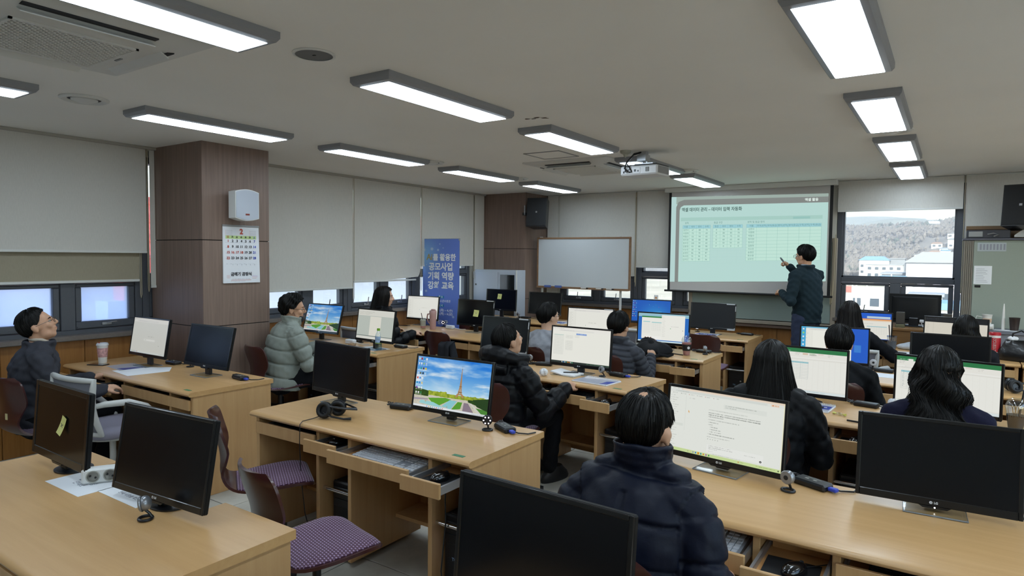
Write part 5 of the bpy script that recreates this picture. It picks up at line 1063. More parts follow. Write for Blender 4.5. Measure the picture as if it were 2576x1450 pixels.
# water bottle
o = thing('water_bottle', 'clear plastic water bottle with green cap and blue label', 'bottle', (-4.555, 4.45, ZD)); M_pet = glass('clear_bottle', 'e3eef2', .1); k = 1.0
part('bottle', o, MB().lathe([(.0, .004), (.026, 0), (.032, .006), (.032, .05), (.029, .06), (.0325, .07), (.0325, .13), (.03, .15), (.014, .185), (.0135, .195)], 28, caps=False), M_pet, ang=60); part('water', o, MB().lathe([(0, .006), (.03, .006), (.03, .085), (0, .085)], 24), glass('bottle_water', 'd8e6ec', .04)); part('label', o, MB().lathe([(.0332, .075), (.0332, .135)], 28, caps=False), mat('bottle_label', '9db8dc', .4, noise=.4, nscale=70)); part('label_stripe', o, MB().lathe([(.0335, .068), (.0335, .073)], 28, caps=False), mat('label_green', '9fc868', .4)); part('cap', o, MB().lathe([(.0155, .188), (.0155, .208), (.013, .211), (0, .211)], 24), mat('cap_green', '7fb52e', .4))
sheet_paper('paper_sheet', 'white sheet under the water bottle', 'paper', rect(-4.67, 4.49, .29, .2, -8), M_paper)
for l, x, y, a, z in (('white charger block left of the blank document monitor', -5.11, 4.6, 5, ZD), ('white charger block right of the pink tumbler', -5.19, 6.3, 0, ZD)):
    o = thing('charger_block', l, 'charger', (x, y, z), R_(a)); part('case', o, MB().box(-.055, .055, -.03, .03, 0, .045, .008), mat('charger_white', 'd9dbe0', .35)); part('cable', o, MB().tube([(.055, .01, .015), (.1, .02, .008), (.16, 0, .006), (.22, .03, .006)], .004, 6), mat('charger_white', 'd9dbe0', .35))
single('snack_bag', 'small brown wrapped snack behind the unlit headphones-desk monitor', 'snack', MB().loft([[(k*.05*math.cos(a), k*.03*math.sin(a), z) for a in [2*PI*i/14 for i in range(14)]] for k, z in ((.8, 0), (1, .012), (.9, .024), (.5, .032))]), mat('snack_wrap', 'a08466', .35, noise=.5, nscale=80), (-4.98, 4.5, ZD))
single('smartphone', 'phone beside the black coat sleeve at the pink tumbler\'s desk', 'phone', MB().box(-.037, .037, -.075, .075, 0, .008, .003), mat('phone_glass', '1b1d28', .1, coat=.6), (-5.88, 6.2, ZD), (0, 0, R_(-80)))
o = thing('tumbler', 'dusty pink tumbler with handle and flip lid', 'tumbler', (-5.32, 6.12, ZD)); M_pk = mat('dusty_pink', 'b8918c', .45)
part('body', o, MB().lathe([(.0, 0), (.034, 0), (.036, .004), (.043, .16), (.043, .19)], 28), M_pk); part('lid', o, MB().lathe([(.045, .19), (.045, .225), (.04, .235), (0, .237)], 28).box(-.02, .03, -.02, .02, .235, .252, .006), M_pk); part('handle', o, MB().tube([(-.04, 0, .19), (-.085, 0, .185), (-.095, 0, .14), (-.075, 0, .085), (-.038, 0, .06)], .0085, 8), M_pk)
o = thing('plastic_cup', 'clear plastic cup with a dark straw left of the pink tumbler', 'cup', (-5.5, 6.14, ZD)); part('cup', o, MB().lathe([(.028, 0), (.03, .002), (.041, .115), (.043, .118)], 24, caps=False), glass('clear_cup', 'e8ecec', .14)); part('napkin', o, MB().lathe([(.0, .03), (.033, .03), (.0375, .1), (.03, .11)], 14), mat('milky_drink', 'cfcdbf', .6)); part('label', o, MB().lathe([(.0315, .008), (.0325, .03)], 24, caps=False), mat('pink_label', 'c08078', .5)); part('straw', o, MB().tube([(.01, 0, .03), (-.03, 0, .19)], .0045, 8), mat('brown_straw', '4a3a3a', .4))
# open notebook and binder
o = thing('notebook', 'open white notebook lying on the desk before the small-tables monitor', 'notebook', (-2.46, 4.42, ZD), R_(-4))
part('left_pages', o, MB().prism([(-.11, .02), (0, .004), (0, .012), (-.11, .03)], -.075, .075, 'y'), M_paper); part('right_pages', o, MB().box(0, .105, -.075, .075, .002, .016, .003), M_paper); part('cover', o, MB().box(-.11, .11, -.078, .078, 0, .002), mat('cream_cover', 'b8ae98', .6)); part('ribbon', o, MB().tube([(.0, .075, .01), (.04, .1, .004), (.07, .09, .004)], .002, 5), M_soft)
single('pen', 'black and white pen lying across the open notebook', 'pen', MB().tube([(-.05, -.03, 0), (.05, .03, 0)], .0045, 8), M_black, (-2.43, 4.42, ZD+.0215))
def spiral_book(label, x, y, yaw, w=.3, h=.21, front=True, thick=.008, mcol='d5d8e6'):
    o = thing('spiral_book', label, 'book', (x, y, ZD), R_(yaw), 'spiral-bound course books'); 
    part('pages', o, MB().box(-w/2, w/2, -h/2, h/2, 0, thick, .001), M_paper)
    part('cover', o, MB().box(-w/2+.004, w/2-.004, -h/2+.004, h/2-.02, thick, thick+.001), mat('cover_'+mcol, mcol, .12, coat=.7))
    cb = part('cover_print', o, MB().prism([(-w/2+.01, -h/2+.06), (w/2-.01, -h/2+.06), (w/2-.01, h/2-.05), (w*.1, h/2-.05), (w*.0, h/2-.03), (-w/2+.01, h/2-.03)] if front else [(w*.28, -h/2+.01), (w/2-.01, -h/2+.03), (w/2-.01, h*.2), (w*.28, h*.05)], thick+.001, thick+.0014, 'z'), mat('cover_blue', '4152a8', .25))
    part('spiral', o, (lambda m: [m.tube([(-w/2+.01+w/28*i*.96, h/2-.012, thick+.001), (-w/2+.01+w/28*i*.96, h/2+.002, thick+.007), (-w/2+.01+w/28*i*.96, h/2+.01, thick*.5)], .0016, 5) for i in range(28)] and m)(MB()), mat('spiral_white', 'd5d6da', .35))
    if front: place('lettering', text_mesh('AI 활용 교육', .028, M_logo, 0), o, (0, .01, thick+.0016))
    return o
spiral_book('spiral-bound course book with a shiny clear cover, front right of the open notebook', -2.15, 4.3, -6, front=False)
spiral_book('blue and white spiral course book under a pen beside the straight-haired woman', -.68, 4.36, -4, w=.2)
single('pen', 'dark pen lying on the blue spiral course book', 'pen', MB().tube([(-.065, .02, 0), (.065, -.02, 0)], .005, 8), M_black, (-.69, 4.35, ZD+.0165))
spiral_book('blue course book below the unlit dark grey monitor at the front', -2.42, 7.72, -6, w=.26); spiral_book('blue course book beside the grey-sweater person\'s head', -4.3, 7.45, -6, w=.26)
for q in bpy.data.objects:
    if q.get('label') == 'blue course book beside the grey-sweater person\'s head': q.location.z = .7702
o = thing('tissue', 'crumpled white tissue by the hooded man\'s right hand', 'tissue', (-2.58, 4.26, ZD)); part('ball', o, MB().grid(lambda u, v: ((.03+.008*math.sin(9*u*6.28)*math.sin(7*v*3))*math.sin(v*PI)*math.cos(u*2*PI), (.03+.007*math.cos(5*u*6.28+4*v))*math.sin(v*PI)*math.sin(u*2*PI), .03-.03*math.cos(v*PI)), 24, 12), M_paper, ang=0)
# backpack
o = thing('backpack', 'black fabric backpack slumped on the desk left of the smoothie', 'bag', (-2.34, 5.83, ZD), R_(-8)); M_bag = mat('bag_black', '0e0f12', .7, bump=.6, bscale=90, spec=.2); g = random.Random(5)
def lump(rx, ry, rz, sd, n=26, m=14):
    ph = [g.random()*6.28 for _ in range(6)]
    return lambda u, v: (lambda k: (rx*k*math.sin(v*PI)*math.cos(u*2*PI), ry*k*math.sin(v*PI)*math.sin(u*2*PI), max(.001, rz*.62-rz*k*math.cos(v*PI))))(1+.09*math.sin(3*u*6.28+ph[0]+4*v)+.07*math.sin(5*u*6.28+ph[1]-6*v)+.05*math.sin(9*v+ph[2]))
part('body', o, MB().grid(lump(.2, .14, .075, 1), 30, 16), M_bag, ang=80); part('pocket', o, MB().grid(lump(.1, .09, .07, 2), 24, 12, M=T(-.04, .01, .035)), M_bag, ang=80); part('brown_patch', o, MB().sheet(lambda u, v: (-.1+.13*u, -.02+.08*v, .128-.03*(u-.5)**2*4+.02*v), 6, 4, .004), mat('bag_brown', '5a4642', .7)); part('strap', o, MB().tube([(.0, -.1, .08), (-.03, -.17, .03), (.05, -.2, .012), (.13, -.19, .012), (.16, -.12, .03)], .014, 8, flat=.35), M_bag); part('strap', o, MB().tube([(.1, -.08, .08), (.15, -.12, .03), (.2, -.05, .012), (.2, .05, .02)], .014, 8, flat=.35), M_bag)
single('pen', 'black pen between the backpack and the smoothie', 'pen', MB().tube([(-.07, .02, 0), (.07, -.02, 0)], .005, 8), M_black, (-2.15, 5.98, ZD+.005))
o = thing('smoothie_cup', 'pink smoothie in a domed clear cup with a black sleeve', 'cup', (-2.06, 6.0, ZD)); part('cup', o, MB().lathe([(.03, 0), (.046, .13), (.048, .132)], 28, caps=False), glass('clear_cup', 'e8ecec', .14)); part('drink', o, MB().lathe([(0, .003), (.029, .003), (.044, .12), (0, .12)], 24), mat('pink_drink', 'c47f80', .4)); sl = part('sleeve', o, MB().lathe([(.0366, .045), (.0445, .105)], 28, caps=False), mat('sleeve_black', '17181a', .6)); part('emblem', sl, MB().lathe([(.013, 0), (.013, .001), (0, .001)], 18, M=T(.03, -.032, .075) @ RZ(.75) @ RX(PI/2)), M_logo); part('dome_lid', o, MB().lathe([(.05, .132), (.048, .15), (.036, .175), (.016, .187)], 28, caps=False), glass('clear_lid', 'eef2f2', .16)); part('straw', o, MB().tube([(0, .01, .02), (.02, .0, .215)], .004, 8), mat('blue_straw', '5a7ac0', .4))
# right column
o = thing('wrapped_sweet', 'clear wrapped sweet with yellow twisted ends on the desk', 'sweet', (-.525, 4.24, ZD), R_(-20)); part('sweet', o, MB().ball((0, 0, .009), (.02, .009, .009), 14, 8), glass('sweet_wrap', 'e8ead8', .2)); 
for s in (-1, 1): part('twist', o, MB().loft([[(s*x, r*math.cos(a), .009+r*.6*math.sin(a)) for a in [2*PI*i/10 for i in range(10)]] for x, r in ((.018, .004), (.026, .009), (.036, .013))][::s]), mat('sweet_yellow', 'c6c45a', .4))
single('pen', 'black pen at the desk edge left of the wavy-haired woman', 'pen', MB().tube([(-.07, .012, 0), (.07, -.012, 0)], .005, 8), M_black, (-.4, 4.1, ZD+.006)); sheet_paper('paper_sheet', 'white sheet under the pen left of the wavy-haired woman', 'paper', rect(-.28, 4.17, .21, .29, -8), M_paper)
def iced(name, label, x, y, M2, sleeve, dome, straw):
    o = thing(name, label, 'cup', (x, y, ZD)); part('cup', o, MB().lathe([(.032, 0), (.048, .125), (.05, .128)], 28, caps=False), glass('clear_cup', 'e8ecec', .14)); part('drink', o, MB().lathe([(0, .003), (.031, .003), (.0435, .09), (0, .09)], 24), M2)
    if dome: part('dome_lid', o, MB().lathe([(.052, .128), (.051, .145), (.042, .168), (.02, .182), (.008, .184)], 28, caps=False), glass('clear_lid', 'eef2f2', .16))
    part('straw', o, MB().tube([(.005, 0, .02), (.03, .0, .225)], .005, 8), straw); return o
iced('iced_coffee', 'iced coffee in a domed clear cup with black straw at the right edge', .31, 4.42, mat('coffee', '1d120c', .25), None, True, M_soft)
sheet_paper('paper_sheet', 'white sheet on the desk right of the short-haired man in black', 'paper', rect(-.38, 5.93, .3, .21, -4), M_paper)
o = thing('glass_tumbler', 'glass tumbler with dark sleeve and dark straw beside the orange-topped window monitor', 'cup', (-.49, 7.62, ZD)); part('glass', o, MB().lathe([(.034, 0), (.036, .004), (.043, .14), (.044, .142)], 28, caps=False), glass('clear_cup', 'e8ecec', .14)); part('sleeve', o, MB().lathe([(.0365, .02), (.0425, .095)], 28, caps=False), mat('grey_sleeve', '4c4f54', .6)); part('lid', o, MB().lathe([(.046, .14), (.046, .152), (.0, .154)], 28), glass('pale_lid', 'c8d4ea', .2)); part('straw', o, MB().tube([(-.01, 0, .02), (-.03, 0, .26)], .005, 8), mat('brown_straw', '4a3a3a', .4))
o = thing('plastic_bag', 'crumpled clear plastic bag behind the glass tumbler', 'bag', (-.33, 7.82, ZD)); part('bag', o, MB().grid(lump(.11, .07, .045, 4), 24, 12), mat('milky_plastic', 'b6bcc4', .25, spec=.6), ang=80)
sheet_paper('paper_sheet', 'white sheet under a pen beside the long straight-haired woman', 'paper', rect(-.4, 7.5, .3, .21, -6), M_paper); single('pen', 'dark pen on the sheet beside the long straight-haired woman', 'pen', MB().tube([(-.07, .014, 0), (.07, -.014, 0)], .005, 8), M_black, (-.42, 7.46, ZD+.0062))
o = thing('flask', 'tall red and white flask with a white word down its side', 'flask', (.348, 7.62, ZD), R_(10)); part('body', o, MB().lathe([(0, 0), (.046, 0), (.048, .005), (.048, .2)], 28), mat('flask_red', 'b02330', .35)); part('collar', o, MB().lathe([(.046, .2), (.046, .222)], 28), mat('flask_white', 'd8d6d4', .4)); part('lid', o, MB().lathe([(.047, .222), (.047, .245), (.042, .25), (0, .25)], 28), mat('flask_red', 'b02330', .35)); part('pale_band', o, MB().lathe([(.0485, .06), (.0485, .068)], 28, caps=False), mat('flask_white', 'd8d6d4', .4))
lm = text_mesh('STARBUCKS', .034, mat('flask_white', 'd8d6d4', .4), .0006)
for v in lm.vertices: x, y = v.co.x, v.co.y; a = -PI/2-.25+y/.0485; v.co = (.0488*math.cos(a), .0488*math.sin(a), .13+x*.72)
place('lettering', lm, o)
o = thing('gloves', 'pair of beige gloves bunched beside the red flask', 'gloves', (.30, 7.42, ZD)); part('glove', o, MB().grid(lump(.05, .035, .035, 6), 20, 10), mat('glove_beige', '9a8d78', .9), ang=80); part('glove', o, MB().grid(lump(.04, .04, .03, 7), 20, 10, M=T(.04, .02, .01)), mat('glove_beige', '9a8d78', .9), ang=80)
for i in range(4): part('finger', o, MB().tube([(.0+.015*i, -.02, .03), (-.01+.02*i, -.05, .02), (-.015+.025*i, -.075, .012)], [.012, .011, .008], 8), mat('glove_beige', '9a8d78', .9))
o = thing('handbag', 'black leather handbag with chain strap at the right edge', 'bag', (.54, 7.58, ZD), R_(-12)); M_lea = mat('black_leather', '0f1012', .28, bump=.5, bscale=40, coat=.2)
part('body', o, MB().loft([[(w*math.copysign(abs(math.cos(a))**.6, math.cos(a))+.008*math.sin(7*a+z*60), d*math.copysign(abs(math.sin(a))**.6, math.sin(a))+.006*math.sin(5*a+z*40), z) for a in [2*PI*i/36 for i in range(36)]] for z, w, d in ((0, .15, .075), (.02, .165, .085), (.09, .16, .08), (.15, .13, .05), (.19, .11, .03))]), M_lea, ang=70); part('handle', o, MB().tube([(-.07, 0, .18), (-.06, 0, .25), (0, 0, .28), (.06, 0, .25), (.07, 0, .18)], .008, 8), M_lea); part('chain', o, MB().tube([(.12, -.06, .18), (.15, -.09, .1), (.16, -.09, .03), (.1, -.1, .008)], .006, 6), M_silver)
single('tissue', 'white tissue poking out of the black handbag', 'tissue', MB().grid(lump(.04, .03, .025, 8), 18, 10), M_paper, (.48, 7.6, ZD+.185), ang=0)
# dark jacket over the empty chair at the pink tumbler's desk
def _drape(u, v):
    q = (u-.5)*2; k = v*2-1
    if k < 0: return (.09+.15*u+.02*k, -.30-.012*math.sin(u*9), .74+.40*k*(.8+.25*u))
    return (.09+.15*u+.05*k, -.24+.03*math.sin(u*7)-.0*k, .74-.16*k)
single('hung_jacket', 'dark grey jacket hanging over the back of the empty chair', 'jacket', MB().sheet(_drape, 12, 20, .016), mat('jacket_dark_grey', '2b2d32', .85, bump=.5, bscale=120, spec=.15), (-4.55, 5.56, 0), (0, 0, R_(-4)), ang=70)
# ---------------------------------------------------------------- things on the walls and at the front
o = thing('wall_speaker', 'white wall loudspeaker on the near pillar above the calendar', 'speaker', (-5.31, 3.44, 2.07))
part('bracket', o, MB().box(0, .09, -.03, .03, -.03, .03, .004), M_white)
n = 14; cur = [(-.115+.23*i/n, .115+.022*math.sin(PI*i/n)) for i in range(n+1)]; pl = cur+[(p[0], -p[1]) for p in cur[::-1]]
part('cabinet', o, MB().prism([(p[0], p[1]) for p in pl][::-1], 0, .1, 'z', M=T(.08, 0, 0) @ Matrix(((0, 0, 1, 0), (1, 0, 0, 0), (0, 1, 0, 0), (0, 0, 0, 1)))), M_white)
part('grille', o, MB().prism([(p[0]*.94, p[1]*.95) for p in pl][::-1], 0, .004, 'z', M=T(.18, 0, 0) @ Matrix(((0, 0, 1, 0), (1, 0, 0, 0), (0, 1, 0, 0), (0, 0, 0, 1)))), mat('speaker_white_mesh', 'b4bac4', .6, bump=.4, bscale=900)); part('badge', o, MB().box(.184, .186, -.02, .018, -.09, -.075), mat('badge_red', '7a2f24', .4))
# calendar
o = thing('wall_calendar', 'white paper wall calendar with a red number 2 on the near pillar', 'calendar', (-5.31, 3.49, 0)); W2 = .178
im = Img(300, 430, 'dfe1e6'); im.r(.07, .165, .92, .22, 'c4dc98')
for i in range(2):
    x = .07+.66*i
    for r in range(6):
        for c in range(7): im.r(x+c*.028, .07+r*.018, x+c*.028+.014, .078+r*.018, 'd08a8a' if c == 0 else 'a8a8b0', .7)
for r in range(5):
    im.r(.07, .285+.095*r, .93, .2865+.095*r, 'b8bcc8', .6)
    for c in range(7): im.words(.075+c*.122, .278+.095*r, 5, .01, '9a9aa8', .7, r*7+c)
im.words(.22, .925, 50, .012, '9a8a8a', .8).r(.2, .945, .75, .955, 'c88a8a', .6).r(.78, .88, .93, .885, 'b8a0d0').r(.78, .9, .93, .905, 'd08a90').r(.78, .92, .9, .925, 'd08a90').grid(.1, .86, .17, .91, 2, 2, 'c85a50', .8).words(.2, .965, 40, .012, '8a6a6a', .6)
part('sheets', o, MB().box(.001, .007, -W2, W2, 1.385, 1.888), M_paper)
picture_quad('page', [(.008, -W2, 1.888), (.008, W2, 1.888), (.012, W2+.008, 1.383), (.012, -W2, 1.383)], print_mat(im, 'calendar_print'), o, 1); part('top_bar', o, MB().box(0, .012, -W2-.004, W2+.004, 1.883, 1.9, .003), M_grey)
RED, NAVY, BLK = mat('ink_red', 'c04a38', .6), mat('ink_blue', '3f55b8', .6), mat('ink_black', '33363c', .6); its = []
def cal(body, u, v, s, m, b=.0008): its.append((text_mesh(body, s, m, b), T(.0125+.001*v, -W2+2*W2*u, 1.888-.503*v) @ Matrix(((0, 0, 1, 0), (1, 0, 0, 0), (0, 1, 0, 0), (0, 0, 0, 1)))))
cal('2', .5, .095, .066, RED, .0022)
for c, t in enumerate('日月火水木金土'): cal(t, .13+.122*c, .193, .021, RED if c == 0 else NAVY if c == 6 else BLK, .0003)
for d in range(1, 29):
    r, c = (d-1)//7, (d-1) % 7; cal(str(d), .135+.122*c, .262+.1*r, .031, RED if c == 0 or d in (16, 17, 18) else NAVY if c == 6 else BLK)
for c in range(1, 7): cal(str(c), .135+.122*c, .68, .016, mat('ink_pale', 'a8acb4', .6), 0)
cal('금메기 곰탕식', .49, .85, .036, BLK, .0012)
for me_, M_ in its: place('lettering', me_, o).matrix_local = M_
# banner
o = thing('banner_stand', 'tall blue vertical banner with white Korean lettering', 'banner', (-5.79, 6.82, 0), R_(2)); wb = .315
im = Img(230, 620, '6d88dc'); Y, X = np.mgrid[0:620, 0:230]; Y = Y/620; X = X/230
k = np.exp(-((X-.05)**2/.12+(Y-.16)**2/.03))[..., None]; im.a[:] = im.a*(1-.75*k)+im.c('9ad2f4')*.75*k
k = np.clip((Y-.45)*1.4, 0, 1)[..., None]; im.a[:] = im.a*(1-k*.6)+im.c('6076d0')*k*.6
for i in range(22):
    for j in range(9): im.disc(.02+.022*j+.01*(i % 2), .2+.012*i, .0022, '9fc8e8', .5*(1-j/9))
for x, y, r in ((.42, .11, .012), (.25, .1, .018), (.03, .11, .02), (.56, .09, .006), (.1, .26, .006), (.09, .53, .014), (.84, .78, .013), (.47, .05, .007), (.83, .48, .006)): im.disc(x, y, r, 'b8cdea', .55).disc(x, y, r*.5, 'e0eaf6', .5)
for cy in (.585, .672): im.r(.42, cy-.013, .59, cy+.013, '2f86b8')
b0, b1 = .62, 1.872
part('cloth', o, MB().box(-wb, wb, 0, .003, b0-.1, b1), mat('banner_back', '5566a8', .7)); picture_quad('print', [(-wb, -.002, b1), (wb, -.002, b1), (wb, -.002, b0-.1), (-wb, -.002, b0-.1)], print_mat(im, 'banner_print'), o)
M_bw = mat('banner_white', 'f0f3fa', .6); M_gold = mat('banner_gold', 'b5a26a', .6); hb = b1-b0+.1; its = []
for body, u, v, s, m, b in [('Ai', .19, .185, .105, M_gold, .003), ('를 활용한', .595, .19, .092, M_bw, .0035), ('공모사업', .5, .285, .105, M_bw, .004), ('기획 역량', .5, .38, .105, M_bw, .004), ('강화 교육', .5, .475, .105, M_bw, .004), ('장 소', .505, .585, .032, M_bw, .0005), ('청도군 청소년수련관', .5, .628, .037, M_bw, .0006), ('일 시', .505, .672, .032, M_bw, .0005), ('2. 3.(화) ~ 4.(수)', .6, .72, .04, M_bw, .0008), ('2. 5.(목) ~ 6.(금)', .6, .755, .04, M_bw, .0008), ('청도군', .56, .845, .062, M_bw, .0015)]:
    its.append((text_mesh(body, s*1.08, m, b), T(-wb+2*wb*u, -.004, b1-hb*v) @ RX(PI/2)))
for me_, M_ in its: place('lettering', me_, o).matrix_local = M_
part('pole', o, MB().tube([(0, .02, .05), (0, .02, b1)], .008, 8).box(-wb, wb, .0, .012, b1-.004, b1+.006), M_silver); part('foot', o, MB().box(-.2, .2, -.12, .15, 0, .03, .006), M_grey)
for s in (-1, 1): part('clip', o, MB().box(s*wb-.012, s*wb+.012, -.006, .008, b1-.025, b1+.008, .002), M_silver)
# white board on legs
o = thing('whiteboard', 'white board in a wooden frame on thin white legs before the far blinds', 'whiteboard', (-4.43, 8.33, 0)); M_wfr = wood('whiteboard_frame', '8a6a4c', '765840', (2, 20, 20), .5)
part('surface', o, MB().box(-.735, .735, 0, .02, 1.2, 1.915), mat('whiteboard_white', 'c3c8cb', .25, coat=.2))
for b in ((-.755, .755, 1.905, 1.93), (-.755, .755, 1.185, 1.21), (-.755, -.73, 1.21, 1.905), (.73, .755, 1.21, 1.905)): part('frame', o, MB().box(b[0], b[1], -.008, .026, b[2], b[3], .003), M_wfr)
part('tray', o, MB().box(-.74, .74, -.06, 0, 1.183, 1.19), M_wfr)
for s in (-.68, .60): part('leg', o, MB().box(s-.014, s+.014, .02, .045, .05, 1.25, .003).box(s-.014, s+.014, -.22, .28, .03, .055, .004), M_white)
for s in (-.69, .58): part('hook', o, MB().box(s-.02, s+.02, -.006, .03, 1.93, 1.942, .003), M_white)
for i, x in enumerate((-.54, -.36)): single('board_eraser', '%s blue eraser on the white board\'s ledge' % ('left' if i == 0 else 'right'), 'eraser', MB().box(-.055, .055, -.028, .0, 0, .035, .006), mat('eraser_blue', '5064a0', .8), (-4.43+x, 8.3, 1.1905), group='board erasers')
for i, (x, l) in enumerate(((.06, 'leftmost'), (.3, 'middle'), (.46, 'rightmost'))): single('board_marker', '%s white marker on the white board\'s ledge' % l, 'marker', MB().tube([(-.05, 0, 0), (.035, 0, 0)], .008, 8).tube([(.035, 0, 0), (.06, 0, 0)], .009, 8, 1), [M_white, M_black], (-4.43+x, 8.3, 1.1995), group='board markers')
# white cabinet
o = thing('storage_cabinet', 'white metal cabinet with a glass door before the far pillar', 'cabinet', (-5.7, 7.95, 0)); M_cab = mat('cabinet_white', 'b9c0cc', .4)
part('body', o, MB().box(-.4, .4, .02, .24, 0, 1.44, .004), M_cab); part('door', o, MB().box(-.395, .06, 0, .019, .03, 1.41, .003), M_cab)
d = part('glass_door', o, MB().box(.065, .1, 0, .019, .03, 1.41, .003).box(.36, .395, 0, .019, .03, 1.41, .003).box(.1, .36, 0, .019, .03, .07).box(.1, .36, 0, .019, 1.37, 1.41), M_cab); part('pane', d, MB().box(.1, .36, .006, .01, .07, 1.37), mat('dark_door_glass', '1b1d1c', .1, coat=.5)); part('post', o, MB().box(.385, .405, -.006, .01, 0, 1.44, .003), M_white); part('lock', o, MB().box(-.36, -.335, -.006, 0, 1.2, 1.225, .002), M_black); part('sheets_behind_glass', d, MB().box(.11, .35, .002, .006, .98, 1.12), mat('tan_files', '7a6f5a', .6, noise=.3, nscale=50))
# black loudspeakers
def loudspeaker(label, loc, rz, tiltx):
    o = thing('loudspeaker', label, 'speaker', loc, R_(rz), 'black wall loudspeakers'); M = RX(R_(tiltx))
    part('cabinet', o, MB().prism([(-.15, -.12), (.15, -.12), (.11, .12), (-.11, .12)], -.21, .21, 'z', M=M), M_black); part('grille', o, MB().box(-.145, .145, -.128, -.12, -.2, .2, .003, 0, M), mat('speaker_black_mesh', '101216', .7, bump=.4, bscale=800)); part('badge', o, MB().box(-.012, .012, -.13, -.128, -.01, .012, 0, 0, M), M_silver); part('bracket', o, MB().box(-.02, .02, .1, .3, -.03, .03, .004), M_black); part('wall_plate', o, MB().box(-.05, .05, .28, .3, -.1, .1, .004), M_black)
loudspeaker('black loudspeaker on the side of the far pillar', (-5.07, 8.18, 2.275), 14, -8); loudspeaker('black tilted loudspeaker at the upper right edge', (.56, 8.3, 2.19), -14, -10)
part('mount_arm', [q for q in bpy.data.objects if q.get('label') == 'black loudspeaker on the side of the far pillar'][0], MB().box(-.26, -.1, .0, .04, -.02, .02, .003), M_black); part('label', [q for q in bpy.data.objects if q.get('label') == 'black loudspeaker on the side of the far pillar'][0], MB().box(-.21, -.2, -.06, -.02, -.02, .12), M_silver)
# tall cabinet at the right
o = thing('tall_cabinet', 'tall grey-green metal cabinet with a ribbed edge at the right of the hill window', 'cabinet', (.6, 8.32, 0)); M_tc = mat('cabinet_greygreen', '8d968c', .5, noise=.02, nscale=80)
part('body', o, MB().box(-.43, .6, .02, .4, 0, 1.865, .004), M_tc); part('door', o, MB().box(-.43, .07, 0, .019, .05, 1.845, .003), M_tc); part('door', o, MB().box(.075, .6, 0, .019, .05, 1.845, .003), M_tc)
part('ribbed_panel', o, (lambda m: [m.box(-.515+.017*i, -.501+.017*i, .0, .012, 0, 1.86, .003) for i in range(5)] and m.box(-.52, -.431, .012, .03, 0, 1.86))(MB()), mat('rib_taupe', '7d766c', .5)); part('top_edge', o, MB().box(-.53, .6, -.005, .4, 1.865, 1.885, .003), mat('cabinet_top', '54545f', .5))
for x in (-.385, .12): part('magnet', o, MB().box(x-.025, x+.025, -.008, 0, 1.375, 1.4, .002), M_black)
sheet = single('pinned_note', 'small handwritten white sheet stuck on the tall cabinet', 'paper', MB().box(-.075, .075, -.002, -.0005, 1.41, 1.6), M_paper, (.255, 8.32, 0)); kind(part('pen_lines', sheet, (lambda m: [m.box(-.06, -.06+.11*(.5+.5*rnd.random()), -.003, -.002, 1.43+.017*i, 1.433+.017*i) for i in range(9)] and m)(MB()), M_txt))
sheet = single('pinned_note', 'wide strip of small photos taped to the top of the tall cabinet', 'paper', MB().box(-.12, .12, -.002, -.0005, 1.75, 1.84), mat('tape_sheet', 'a8b0b4', .3), (.32, 8.32, 0)); kind(part('pen_lines', sheet, (lambda m: [m.box(-.1+.028*i, -.085+.028*i, -.003, -.002, 1.765, 1.825) for i in range(8)] and m)(MB()), M_txt))
o = thing('tape_recorder', 'dark electronic device on top of the tall cabinet', 'device', (.3, 8.42, 1.886)); part('case', o, MB().box(-.2, .17, -.08, .1, 0, .085, .006), mat('device_dark', '34363e', .4)); part('panel', o, MB().box(-.18, -.06, -.086, -.08, .015, .07, .003), M_grey); part('cable', o, MB().tube([(-.02, -.09, .04), (.03, -.1, .05), (.07, -.09, .035), (.03, -.1, .02)], .006, 6), M_silver)
o = thing('cardboard_box', 'open brown cardboard box on top of the tall cabinet', 'box', (.4, 8.58, 1.886)); part('box', o, MB().box(-.3, .2, -.04, .1, 0, .13, .003), mat('cardboard', '7b6248', .8)); part('flap', o, MB().box(-.3, .2, -.05, -.04, .1, .135), mat('cardboard', '7b6248', .8))
o = thing('gadget_box', 'white product box with a curled flap on top of the tall cabinet', 'box', (.78, 8.42, 1.886)); part('box', o, MB().box(-.17, .2, -.08, .1, 0, .095, .003), mat('box_white', 'b4b6b8', .5)); part('curled_flap', o, MB().sheet(lambda u, v: (-.28+.16*u, -.085+.01*math.sin(u*3), .01+.09*v*math.sin(u*PI*.55+.2)), 10, 3, .003), mat('box_white', 'b4b6b8', .5)); part('print', o, MB().box(-.1, .12, -.083, -.08, .02, .06), mat('print_blue', '5a78a8', .5))
o = thing('side_counter', 'grey side counter under the tall cabinet, crowded with cups and papers', 'counter', (.75, 7.98, 0)); part('top', o, MB().box(-.53, .6, 0, .33, .93, .965, .004), mat('counter_grey', '6d717c', .4)); part('body', o, MB().box(-.51, .58, .02, .32, 0, .93, .004), mat('counter_body', '7a7e88', .5))
o = thing('paper_cup', 'white mug-like paper cup with a handle on the side counter', 'cup', (.30, 8.08, .9652)); part('cup', o, MB().lathe([(.032, 0), (.036, .1), (.042, .145), (.045, .148)], 24), mat('cup_white', 'dcdad6', .5)); part('handle', o, MB().tube([(-.036, 0, .12), (-.085, 0, .13), (-.1, 0, .08), (-.08, 0, .03)], .004, 6), mat('cup_white', 'dcdad6', .5)); part('label', o, MB().lathe([(.0365, .07), (.0385, .11)], 24, caps=False), mat('cup_print', 'c8a890', .5))
